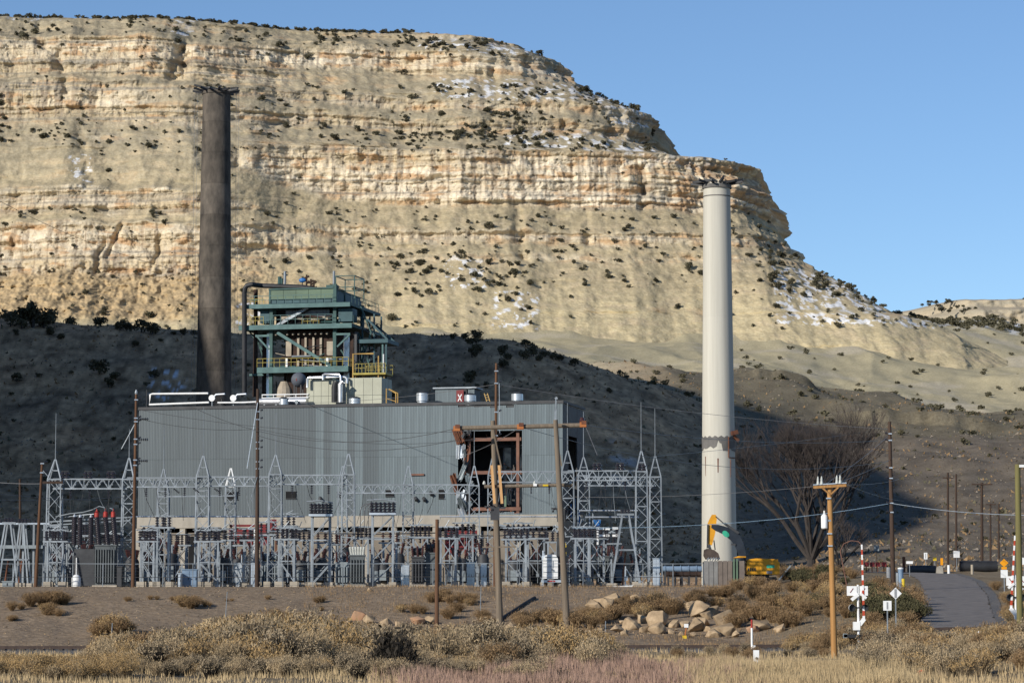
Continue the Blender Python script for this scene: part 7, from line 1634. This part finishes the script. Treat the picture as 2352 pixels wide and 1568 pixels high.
# ------------------------------------------------------------------ vegetation
def quads(rs_, cen, size, up=0.0, asp=1.6):
    """one small leaf face at each centre, turned at random"""
    n = len(cen); a = rs_.normal(size=(n, 3)); a[:, 2] += up; a /= np.linalg.norm(a, axis=1)[:, None]
    b = rs_.normal(size=(n, 3)); b -= (a * b).sum(1)[:, None] * a; b /= np.linalg.norm(b, axis=1)[:, None]
    sz = size * rs_.uniform(0.6, 1.3, n)[:, None]
    A_q, B_q = a * sz * asp * 0.5, b * sz * 0.5
    v = np.stack([cen - A_q - B_q * 0.7, cen - A_q * 0.2 + B_q, cen + A_q, cen + A_q * 0.1 - B_q], 1).reshape(-1, 3)
    return v, np.arange(4 * n).reshape(-1, 4)
def np_mesh(name, parts, mats):
    """parts: list of (verts, quads or tris, material slot)"""
    me = bpy.data.meshes.new(name); V_, loops, starts, tot, mi = [], [], [], [], []; o_ = 0; ls = 0
    for v, f, k in parts:
        V_.append(v); loops.append((f + o_).reshape(-1)); m_ = f.shape[1]; starts.append(ls + np.arange(len(f)) * m_); tot.append(np.full(len(f), m_)); mi.append(np.full(len(f), k)); o_ += len(v); ls += f.size
    V_ = np.concatenate(V_); loops = np.concatenate(loops)
    me.vertices.add(len(V_)); me.vertices.foreach_set('co', V_.reshape(-1).astype(np.float32))
    me.loops.add(len(loops)); me.loops.foreach_set('vertex_index', loops.astype(np.int32))
    st = np.concatenate(starts); me.polygons.add(len(st)); me.polygons.foreach_set('loop_start', st.astype(np.int32)); me.polygons.foreach_set('loop_total', np.concatenate(tot).astype(np.int32))
    me.polygons.foreach_set('material_index', np.concatenate(mi).astype(np.int32)); me.update(calc_edges=True)
    for m_ in mats: me.materials.append(MATS[m_])
    return me
def blades(rs_, n, base_r, hgt, spread, width, bend=0.3):
    """thin stems that fan out of a root crown; returns triangles and their tips"""
    an = rs_.uniform(0, 2 * np.pi, n); r0 = base_r * np.sqrt(rs_.uniform(0, 1, n)); lean = spread * rs_.uniform(0, 1, n) ** 0.7; h_ = hgt * rs_.uniform(0.55, 1.0, n) * np.sqrt(np.maximum(0.05, 1 - 0.55 * (lean / max(spread, 1e-6)) ** 2))
    b = np.stack([r0 * np.cos(an), r0 * np.sin(an), np.zeros(n)], 1)
    tip = b + np.stack([lean * np.cos(an), lean * np.sin(an), h_], 1)
    mid = b * 0.5 + tip * 0.5 + np.stack([-bend * lean * np.cos(an) * 0.5, -bend * lean * np.sin(an) * 0.5, h_ * 0.1], 1)
    pa = rs_.uniform(0, 2 * np.pi, n); s_ = np.stack([np.cos(pa), np.sin(pa), np.zeros(n)], 1) * width * 0.5
    v = np.stack([b - s_, b + s_, mid + s_ * 0.8, mid - s_ * 0.8, tip], 1).reshape(-1, 3); k = np.arange(n)[:, None] * 5
    return v, np.concatenate([k + np.array([[0, 1, 2]]), k + np.array([[0, 2, 3]]), k + np.array([[3, 2, 4]])]), tip, mid
def brush_mesh(seed, stem, leaf, hgt=1.0, spread=0.75, n=260, nl=900, leafs=0.055):
    rs_ = np.random.RandomState(seed); v, f, tip, mid = blades(rs_, n, 0.18, hgt, spread * 0.8, 0.02)
    i = rs_.randint(0, n, nl); t_ = rs_.uniform(0.1, 1.0, nl)[:, None] ** 0.5; cen = mid[i] * (1 - t_) + tip[i] * t_ + rs_.normal(size=(nl, 3)) * 0.045
    lump = np.clip(0.55 + 0.9 * pn(cen[:, 0] * 3.2 + seed, cen[:, 1] * 3.2, cen[:, 2] * 3.2), 0, 1) > rs_.uniform(0, 0.8, nl)
    cen = cen[lump]; lv, lf = quads(rs_, cen, leafs, 1.3, 3.6)
    return np_mesh('shrub', [(v, f, 0), (lv, lf, 1)], [stem, leaf])
def juniper_mesh(seed, n=420, lf=0.11):
    rs_ = np.random.RandomState(seed); lobes = [(rs_.uniform(-0.28, 0.28), rs_.uniform(-0.28, 0.28), rs_.uniform(0.3, 0.72), rs_.uniform(0.2, 0.34)) for _ in range(7)]
    cen = []
    for x, y, z, r in lobes:
        d_ = rs_.normal(size=(n // 7, 3)); d_ /= np.linalg.norm(d_, axis=1)[:, None]; cen.append(np.array([x, y, z]) + d_ * r * rs_.uniform(0.45, 1.0, (n // 7, 1)) * np.array([1, 1, 0.9]))
    cen = np.concatenate(cen); cen[:, 2] = np.maximum(cen[:, 2], 0.03); v, f = quads(rs_, cen, lf, 0.3, 1.5)
    tb = MB().tube([(0, 0, -0.15), (0.03, 0.02, 0.2), (-0.02, 0.0, 0.45)], [0.06, 0.045, 0.02], 5); tv = np.array(tb.v); tf = np.array([q[:4] for q in tb.f if len(q) == 4])
    return np_mesh('juniper', [(v, f, 0), (tv, tf, 1)], ['juniper', 'bark'])
JM = [juniper_mesh(i) for i in range(5)]; JS = [juniper_mesh(20 + i, 84, 0.2) for i in range(3)]
rv = np.random.RandomState(12); rvp = random.Random(12)
# --- junipers of the cliff: sampled on its ledges and slopes
nr, nc = CLX.shape
cand_r = rv.randint(2, nr - 3, 60000); cand_c = rv.randint(2, NF + NA, 60000)
px_c, row_c, cl_c, th_c = CLPX[cand_r, cand_c], CLROW[cand_r, cand_c], CLC[cand_r, cand_c], CLTH[cand_r, cand_c]
den = np.interp(row_c, [60, 80, 90, 120, 128, 180, 188, 230, 250, 262, 300, 338, 350, 470, 490, 560, 640, 700, 800], [0.3, 0.4, 0.45, 0.4, 0.05, 0.06, 0.26, 0.24, 0.1, 0.25, 0.42, 0.42, 0.03, 0.03, 0.22, 0.34, 0.20, 0.08, 0.05])
den = den * (1 - 0.85 * cl_c)
den *= np.where((px_c > 900) & (row_c < 345) & (row_c > 80), 2.2, 1.0); den *= np.where((px_c > 1770) & (row_c > 585), 5.0, 1.0); den *= np.where((np.abs(px_c - 1060) < 170) & (np.abs(row_c - 615 - (px_c - 1060) * 0.15) < 32), 4.5, 1.0)
den *= np.clip(0.35 + 1.6 * (0.5 + fbm(px_c / 90, row_c / 40, 3.0, 2)), 0.1, 2.5); den *= (px_c > -60) & (px_c < 2200) & (row_c < 760)
keep = rv.uniform(0, 1, len(den)) < den * 0.15
cr_, cc_ = cand_r[keep], cand_c[keep]
cp = np.stack([CLX[cr_, cc_], CLY[cr_, cc_], CLZ[cr_, cc_]], 1)
cs = np.clip(rv.lognormal(0.62, 0.42, len(cp)), 0.8, 4.6)
# along the rim
toplev = np.argmin(CLROW[:, :NF + NA], axis=0)
for kx in range(420):
    c_ = rv.randint(0, NF + NA); lev = int(toplev[c_])
    if -60 < CLPX[lev, c_] < 1330: cp = np.vstack([cp, [CLX[lev, c_], CLY[lev, c_] + rvp.uniform(-1, 3), CLZ[lev, c_] - 0.3]]); cs = np.append(cs, rvp.uniform(1.1, 2.9))
order = np.argsort(-cs)
CLIFF_N = min(300, len(order)); LJ = 'dark green juniper shrub growing on a ledge of the sunlit cliff'
for i in order[:CLIFF_N]:
    s_ = float(cs[i]); o = obj('juniper_shrub', JM[i % 5], None, tuple(cp[i] + np.array([0, 0, -0.1])), rvp.uniform(0, 6.28), (s_ * rvp.uniform(1.0, 1.4), s_ * rvp.uniform(1.0, 1.3), s_))
    tag(o, LJ, 'shrub', 'junipers on the cliff')
def join_meshes(name, items, label, cat, m2):
    parts = []
    for me, loc, rz, s_ in items:
        n = len(me.vertices); v = np.empty(n * 3, np.float32); me.vertices.foreach_get('co', v); v = v.reshape(-1, 3) * np.array(s_)
        c_, sn_ = math.cos(rz), math.sin(rz); v = np.stack([v[:, 0] * c_ - v[:, 1] * sn_, v[:, 0] * sn_ + v[:, 1] * c_, v[:, 2]], 1) + np.array(loc)
        f = np.array([list(p.vertices) for p in me.polygons if len(p.vertices) == 4]); parts.append((v, f, 0))
    o = obj(name, np_mesh(name, parts, [m2])); stuff(o); return tag(o, label, cat)
JSC = []
for me in JS: JSC.append((np.array([v.co[:] for v in me.vertices]), np.array([list(p.vertices) for p in me.polygons if len(p.vertices) == 4])))
def join_cloud(name, items, label, cat, m2):
    parts = []
    for k, loc, rz, s_ in items:
        v, f = JSC[k]; c_, sn_ = math.cos(rz), math.sin(rz); v = v * np.array(s_); v = np.stack([v[:, 0] * c_ - v[:, 1] * sn_, v[:, 0] * sn_ + v[:, 1] * c_, v[:, 2]], 1) + np.array(loc); parts.append((v, f, 0))
    o = obj(name, np_mesh(name, parts, [m2])); stuff(o); return tag(o, label, cat)
join_cloud('cliff_scrub', [(int(i) % 3, cp[i], rvp.uniform(0, 6), (cs[i] * 1.2, cs[i] * 1.2, cs[i])) for i in order[CLIFF_N:]], 'small dark scrub scattered over the cliff ledges', 'scrub', 'juniper')
# --- junipers of the hills
HILL = [(20, 712, 40), (45, 716, 44), (75, 728, 60), (100, 735, 46), (25, 738, 30), (112, 728, 34), (232, 737, 30), (275, 749, 24), (292, 750, 24), (326, 752, 30), (350, 757, 28), (398, 764, 12), (423, 763, 18), (446, 764, 14), (60, 712, 24), (229, 846, 34), (266, 862, 24), (250, 880, 24), (355, 858, 22), (38, 868, 20), (112, 762, 22), (140, 772, 18), (50, 745, 26), (310, 788, 16), (36, 765, 14), (165, 733, 28),
        (895, 778, 16), (1042, 773, 16), (1070, 772, 20), (1095, 774, 26), (1112, 770, 20), (1085, 782, 24), (1158, 806, 26), (1165, 818, 18), (1208, 790, 18), (1226, 808, 24), (1252, 812, 20), (1270, 818, 18), (1285, 822, 18), (1318, 834, 18), (1203, 816, 22), (1095, 800, 30), (1085, 812, 24), (1155, 835, 24), (1080, 868, 28), (1115, 885, 16), (905, 905, 24), (1400, 897, 14), (1240, 822, 18)]
for i, (px, row, w) in enumerate(HILL):
    p = ground_at(px, row + w * 0.4, 450, 850); s_ = w * p.y / FPX * 1.15
    o = obj('juniper_tree', JM[i % 5], None, (p.x, p.y, p.z - 0.1), rvp.uniform(0, 6.28), (s_ * 1.1, s_ * 1.1, s_))
    tag(o, 'round dark juniper tree growing on the shaded hill behind the powerhouse' if row > 780 else 'round dark juniper tree on the crest of the shaded hill', 'tree', 'junipers on the shaded hill' if row > 780 else 'junipers on the hill crest')
items = []; nfar = 0
for k in range(900):
    d_ = rvp.uniform(455, 1720); px = rvp.uniform(-60, 2420); x = (px - 1176) / FPX * d_
    if d_ > 1100 and px < 1700: continue
    if 830 < d_ < 1100 and px < 1500 and rvp.random() < 0.5: continue
    s_ = rvp.uniform(0.5, 1.4) if d_ < 820 else rvp.uniform(0.9, 2.6)
    if d_ > 1550: s_ *= 1.3
    items.append((k % 3, (x, d_, Gz(x, d_) - 0.1), rvp.uniform(0, 6), (s_ * 1.4, s_ * 1.4, s_)))
for k in range(170):
    d_ = rvp.uniform(1640, 1760); px = rvp.uniform(1990, 2400); x = (px - 1176) / FPX * d_; s_ = rvp.uniform(1.8, 4.5); items.append((k % 3, (x, d_, Gz(x, d_) - 0.1), rvp.uniform(0, 6), (s_ * 1.3, s_ * 1.3, s_)))
join_cloud('hill_scrub', items, 'low dark scrub dotted over the hills and the saddle', 'scrub', 'juniper')
items = []
for k in range(60):
    px = rvp.uniform(2130, 2420); y_ = ym + 70; x = (px - 1176) / FPX * y_; items.append((k % 3, (x, y_ + rvp.uniform(-10, 40), ZR(690, ym + 56) + rvp.uniform(-2.5, 1)), 1.0 * k, (5, 5, 3.4)))
for k in range(40):
    px = rvp.uniform(2160, 2420); y_ = ym + 25; x = (px - 1176) / FPX * y_; items.append((k % 3, (x, y_ + rvp.uniform(-8, 8), ZR(710, ym + 20) + rvp.uniform(-4, 2)), 1.0 * k, (5, 5, 3.4)))
join_cloud('mesa_scrub', items, 'dark scrub line along the rim of the far mesa', 'scrub', 'juniper')

# --- the big bare tree behind the excavator
def bare_tree(px, row, d, hgt, wid, label, seed, depth=6, n0=7):
    x = XR(px, d, row); z0 = Gz(x, d); t = thing('bare_tree', label, 'tree', (x, d, z0)); rr = random.Random(seed)
    trunk = MB(); limb = MB(); tw_v, tw_f = [], []
    def twig(p, q, r):
        n_ = (q - p).normalized(); a = n_.cross(Vector((0.3, 1, 0.2))).normalized() * r; b = n_.cross(a).normalized() * r; k = len(tw_v)
        tw_v.extend([p + a, p - a * 0.5 + b * 0.87, p - a * 0.5 - b * 0.87, q + a * 0.5, q - a * 0.25 + b * 0.4, q - a * 0.25 - b * 0.4]); tw_f.extend([(k, k + 1, k + 4, k + 3), (k + 1, k + 2, k + 5, k + 4), (k + 2, k, k + 3, k + 5)])
    def grow(p, dr, L_, r, lv):
        q = p + dr * L_ * 0.5 + Vector((rr.gauss(0, 0.03), rr.gauss(0, 0.03), 0.02)) * L_; e = q + (dr + Vector((rr.gauss(0, 0.08), rr.gauss(0, 0.08), 0.06))).normalized() * L_ * 0.5
        if lv <= 2: limb.tube([p, q, e], [r, r * 0.85, r * 0.68], 6 if lv < 2 else 5)
        else: twig(p, q, r); twig(q, e, r * 0.8)
        if lv >= depth: return
        k = rr.choice([2, 3, 3]) if lv < 4 else rr.choice([3, 3, 4])
        for i in range(k):
            an = rr.uniform(0, 6.28); sp = rr.uniform(0.25, 0.62); side = Vector((math.cos(an), math.sin(an), 0)); nd = (dr + side * sp + Vector((0, 0, 0.12))).normalized()
            st = p + (e - p) * rr.uniform(0.55, 1.0); grow(st if i else e, nd, L_ * rr.uniform(0.62, 0.85), r * rr.uniform(0.54, 0.7), lv + 1)
    base = Vector((0, 0, -0.4)); fork = Vector((0.1, 0, hgt * 0.08)); r0 = hgt * 0.032
    trunk.tube([base, Vector((0.05, 0, hgt * 0.03)), fork], [r0 * 1.25, r0, r0 * 0.9], 10).build('trunk', 'bark', t, True)
    for i in range(n0):
        an = 2 * math.pi * i / n0 + rr.uniform(-0.3, 0.3); sp = rr.uniform(0.18, 0.62) * wid / hgt * 1.2; grow(fork + Vector((0, 0, -0.2)), Vector((math.cos(an) * sp, math.sin(an) * sp, 1)).normalized(), hgt * rr.uniform(0.27, 0.36), r0 * rr.uniform(0.4, 0.62), 1)
    limb.build('limb', 'bark', t, True)
    me = bpy.data.meshes.new('crown'); me.from_pydata([tuple(v) for v in tw_v], [], tw_f); me.materials.append(MATS['twig']); o = obj('crown', me, t); return t
bare_tree(1862, 1290, 392, 20.5, 24, 'large bare cottonwood tree with a haze of fine twigs behind the excavator', 5, 7, 11)
bare_tree(1925, 1300, 380, 8.0, 9, 'low bare thicket tree at the right foot of the large cottonwood', 8, 6, 6)

# --- foreground brush
KINDS = {
 'gold': [brush_mesh(40 + i, 'brush_grey', 'brush_gold', 1.0, 0.8, 420, 1700, 0.026) for i in range(3)],
 'straw': [brush_mesh(50 + i, 'brush_grey', 'brush_straw', 1.0, 0.65, 560, 1300, 0.024) for i in range(3)],
 'grey': [brush_mesh(60 + i, 'brush_dark', 'brush_grey', 1.0, 0.7, 560, 1500, 0.024) for i in range(3)],
 'brown': [brush_mesh(70 + i, 'brush_brown', 'brush_brown', 1.0, 0.9, 520, 1500, 0.027) for i in range(3)],
 'green': [brush_mesh(80 + i, 'brush_dark', 'brush_green', 1.0, 0.85, 260, 2200, 0.036) for i in range(3)],
 'dark': [brush_mesh(90 + i, 'brush_dark', 'brush_dark', 1.0, 0.36, 170, 260, 0.04) for i in range(2)],
}
LABEL = {'gold': 'golden tipped rabbitbrush', 'straw': 'straw coloured dry brush', 'grey': 'grey sagebrush', 'brown': 'brown dry brush', 'green': 'dark olive green shrub', 'dark': 'dark bare spindly shrub'}
BNAME = {'gold': 'rabbitbrush', 'straw': 'dry_brush', 'grey': 'sagebrush', 'brown': 'tumbleweed_brush', 'green': 'olive_shrub', 'dark': 'spindly_shrub'}
def bush(kind, p, s_, where, sx=1.0):
    o = obj(BNAME[kind], KINDS[kind][rvp.randrange(len(KINDS[kind]))], None, (p[0], p[1], p[2] - 0.05), rvp.uniform(0, 6.28), (s_ * sx, s_ * sx, s_))
    return tag(o, '%s %s' % (LABEL[kind], where), 'shrub', '%s %s' % (LABEL[kind], where))
def pick(w): 
    r = rvp.random() * sum(w.values())
    for k, v in w.items():
        r -= v
        if r <= 0: return k
    return k
# main belt before the track: depth, then how tall the belt stands along the picture's width
for k in range(250):
    px = rvp.uniform(190, 1420); d_ = rvp.uniform(138, 186); x = (px - 1176) / FPX * d_
    tall = np.interp(px, [190, 260, 420, 600, 720, 860, 1000, 1200, 1330, 1400, 1430], [0.9, 1.6, 2.1, 2.7, 2.8, 2.0, 2.1, 2.2, 2.0, 1.4, 0.7]) * rvp.uniform(0.5, 1.2)
    if d_ < 150: tall *= 0.75
    kd = pick({'gold': 3.0 if px < 640 else 1.4, 'straw': 3, 'grey': 1.6 if px < 600 else 4, 'brown': 0.5, 'dark': 0.12}); bush(kd, (x, d_, Gz(x, d_)), tall, 'in the belt of brush before the railway track')
for k in range(60):
    px = rvp.uniform(-40, 330); d_ = rvp.uniform(124, 140); x = (px - 1176) / FPX * d_; bush(pick({'gold': 4, 'straw': 1}), (x, d_, Gz(x, d_)), rvp.uniform(0.7, 1.15), 'in the low golden clump before the open gravel bank')
for k in range(90):
    px = rvp.uniform(330, 1250); d_ = rvp.uniform(122, 140); x = (px - 1176) / FPX * d_; bush(pick({'straw': 3, 'grey': 4, 'gold': 0.6}), (x, d_, Gz(x, d_)), rvp.uniform(0.6, 1.1), 'at the grassy front of the brush belt')
for px, d_, s_ in ((905, 130, 2.5), (890, 131, 2.0), (925, 129, 1.9), (945, 130, 1.3), (1290, 118, 0.9)): x = (px - 1176) / FPX * d_; bush('dark', (x, d_, Gz(x, d_)), s_, 'rising alone out of the pale brush')
# right foreground
for k in range(120):
    px = rvp.uniform(1990, 2400); d_ = rvp.uniform(122, 176); x = (px - 1176) / FPX * d_
    bush(pick({'straw': 3, 'grey': 2.4, 'gold': 1.2, 'brown': 1}), (x, d_, Gz(x, d_)), rvp.uniform(0.8, 1.6), 'on the bank before the road')
for k in range(22):
    px = rvp.uniform(1480, 1900); d_ = rvp.uniform(172, 186); x = (px - 1176) / FPX * d_; bush(pick({'brown': 2, 'grey': 1, 'straw': 1}), (x, d_, Gz(x, d_)), rvp.uniform(0.4, 0.85), 'beside the track in front of the boulders')
for k in range(34):
    px = rvp.uniform(1800, 2120); d_ = rvp.uniform(186, 205); x = (px - 1176) / FPX * d_; bush(pick({'brown': 2, 'gold': 1.5, 'straw': 1, 'grey': 1}), (x, d_, Gz(x, d_)), rvp.uniform(0.7, 1.5), 'around the crossing signal')
# verge left of the road
for k in range(26):
    px = rvp.uniform(1985, 2105); row = rvp.uniform(1385, 1440); p = ground_at(px, row, 195, 270); bush(pick({'green': 2, 'brown': 1}), p, rvp.uniform(1.1, 2.2), 'behind the crossing signal left of the road')
for k in range(46):
    px = rvp.uniform(1800, 2060); row = rvp.uniform(1350, 1420); p = ground_at(px, row, 200, 330); bush(pick({'gold': 3, 'brown': 3, 'green': 0.6}), p, rvp.uniform(0.8, 1.7), 'on the slope left of the road')
for k in range(26):
    px = rvp.uniform(1780, 1960); row = rvp.uniform(1318, 1345); p = ground_at(px, row, 250, 380); bush(pick({'green': 3, 'brown': 2}), p, rvp.uniform(0.9, 1.7), 'right of the excavator')
for k in range(40):
    px = rvp.uniform(2260, 2400); row = rvp.uniform(1345, 1450); p = ground_at(px, row, 195, 330)
    if abs(p.x - float(road_c(p.y))) < float(road_w(p.y)) + 1.0: p.x = float(road_c(p.y)) + float(road_w(p.y)) + 1.0 + rvp.random() * 3
    bush(pick({'gold': 2, 'brown': 2, 'green': 1}), (p.x, p.y, Gz(p.x, p.y)), rvp.uniform(0.7, 1.4), 'on the right verge of the road')
# bank below the switchyard
BK = [(60, 1392, 1.1), (85, 1388, 1.2), (110, 1390, 1.2), (140, 1388, 1.1), (45, 1400, 0.8), (105, 1412, 1.0), (120, 1416, 0.8), (430, 1394, 0.9), (445, 1396, 1.0), (460, 1392, 0.9), (485, 1392, 0.5), (740, 1384, 0.7), (745, 1402, 0.4), (230, 1452, 1.4), (250, 1458, 1.5), (215, 1460, 1.0), (275, 1455, 1.0), (300, 1380, 0.5), (350, 1376, 0.4), (395, 1378, 0.5), (620, 1376, 0.4), (1000, 1384, 1.1), (1020, 1380, 1.2), (1045, 1386, 1.0), (1075, 1384, 0.8), (1090, 1390, 0.7), (930, 1405, 0.8), (960, 1408, 0.9), (1055, 1405, 0.9), (1040, 1420, 1.0), (1100, 1425, 1.0), (1120, 1435, 0.8), (1190, 1430, 1.0), (1215, 1440, 1.2), (1240, 1428, 1.2), (1265, 1436, 1.3), (1290, 1432, 1.2), (1320, 1440, 1.3), (1350, 1425, 1.1), (1345, 1442, 1.2), (1380, 1430, 1.2), (1410, 1420, 1.2), (1440, 1410, 1.2), (1470, 1405, 1.3), (1500, 1402, 1.5), (1520, 1408, 1.5), (1540, 1412, 1.4), (1490, 1415, 1.4), (1460, 1418, 1.2), (1420, 1400, 0.9), (1430, 1385, 0.8), (1580, 1382, 1.0), (1600, 1390, 1.0), (1640, 1395, 1.0), (1680, 1400, 1.3), (1700, 1410, 1.3), (1720, 1425, 1.2), (1700, 1440, 1.2), (1750, 1420, 1.4), (1780, 1430, 1.4), (1810, 1440, 1.3), (1760, 1400, 1.3), (1840, 1400, 1.4), (1800, 1395, 1.2), (1720, 1375, 1.2), (1770, 1370, 1.2), (1680, 1370, 1.0), (1650, 1372, 0.9), (1600, 1368, 0.7), (1690, 1355, 1.0), (1730, 1350, 1.1), (1775, 1350, 1.2), (1820, 1360, 1.2), (20, 1425, 0.5), (500, 1450, 1.0), (560, 1440, 1.0), (640, 1432, 1.2), (690, 1440, 1.2), (520, 1380, 0.3)]
for px, row, s_ in BK:
    p = ground_at(px, row, 200, 290)
    for q in range(2): bush(pick({'brown': 4, 'gold': 0.6}), (p.x + rvp.uniform(-0.6, 0.6), p.y + rvp.uniform(-0.8, 0.8), Gz(p.x, p.y)), s_ * 1.25 * rvp.uniform(0.7, 1.05), 'on the gravel bank below the switchyard' if px < 1250 else 'among the boulders and mounds right of the H frame', 1.0)
# --- grass
def grass(name, m2, n, region, hgt, label, seed):
    rs_ = np.random.RandomState(seed); px, d_ = region(rs_, n); x = (px - 1176) / FPX * d_; kp = fbm(x / 2.2, d_ / 4.5, 8.0 + seed, 3) > rs_.uniform(-0.75, 0.55, n); x, d_ = x[kp], d_[kp]; z = G(x, d_)
    h_ = hgt * rs_.uniform(0.5, 1.1, len(x)) * np.clip(0.75 + 0.6 * fbm(x / 3, d_ / 5, 2.0, 2), 0.25, 1.5); an = rs_.uniform(0, 6.28, len(x)); w = 0.014 + 0.012 * rs_.uniform(0, 1, len(x))
    b = np.stack([x, d_, z - 0.03], 1); s_ = np.stack([np.cos(an) * w, np.sin(an) * w, 0 * w], 1); tip = b + np.stack([rs_.normal(0, 0.16, len(x)) * h_, rs_.normal(0, 0.16, len(x)) * h_, h_], 1)
    v = np.stack([b - s_, b + s_, tip], 1).reshape(-1, 3); f = np.arange(3 * len(x)).reshape(-1, 3); o = obj(name, np_mesh(name, [(v, f, 0)], [m2])); stuff(o); tag(o, label, 'grass')
grass('dry_grass', 'grass_straw', 70000, lambda r, n: (r.uniform(1600, 2080, n) + r.normal(0, 40, n), r.uniform(104, 146, n)), 0.85, 'tall pale straw coloured grass around the white utility pedestal', 1)
grass('reddish_grass', 'grass_pink', 70000, lambda r, n: (r.uniform(960, 1700, n) + r.normal(0, 50, n), r.uniform(106, 150, n)), 0.75, 'reddish dry weeds before the grey brush belt', 2)
grass('sparse_grass', 'grass_straw', 80000, lambda r, n: (r.uniform(-100, 2500, n), r.uniform(106, 190, n)), 0.5, 'thin pale dry grass between the foreground shrubs', 3)
grass('bank_grass', 'brush_brown', 40000, lambda r, n: (r.uniform(700, 2050, n), r.uniform(215, 300, n)), 0.4, 'short brown dry grass on the bank and mounds', 4)
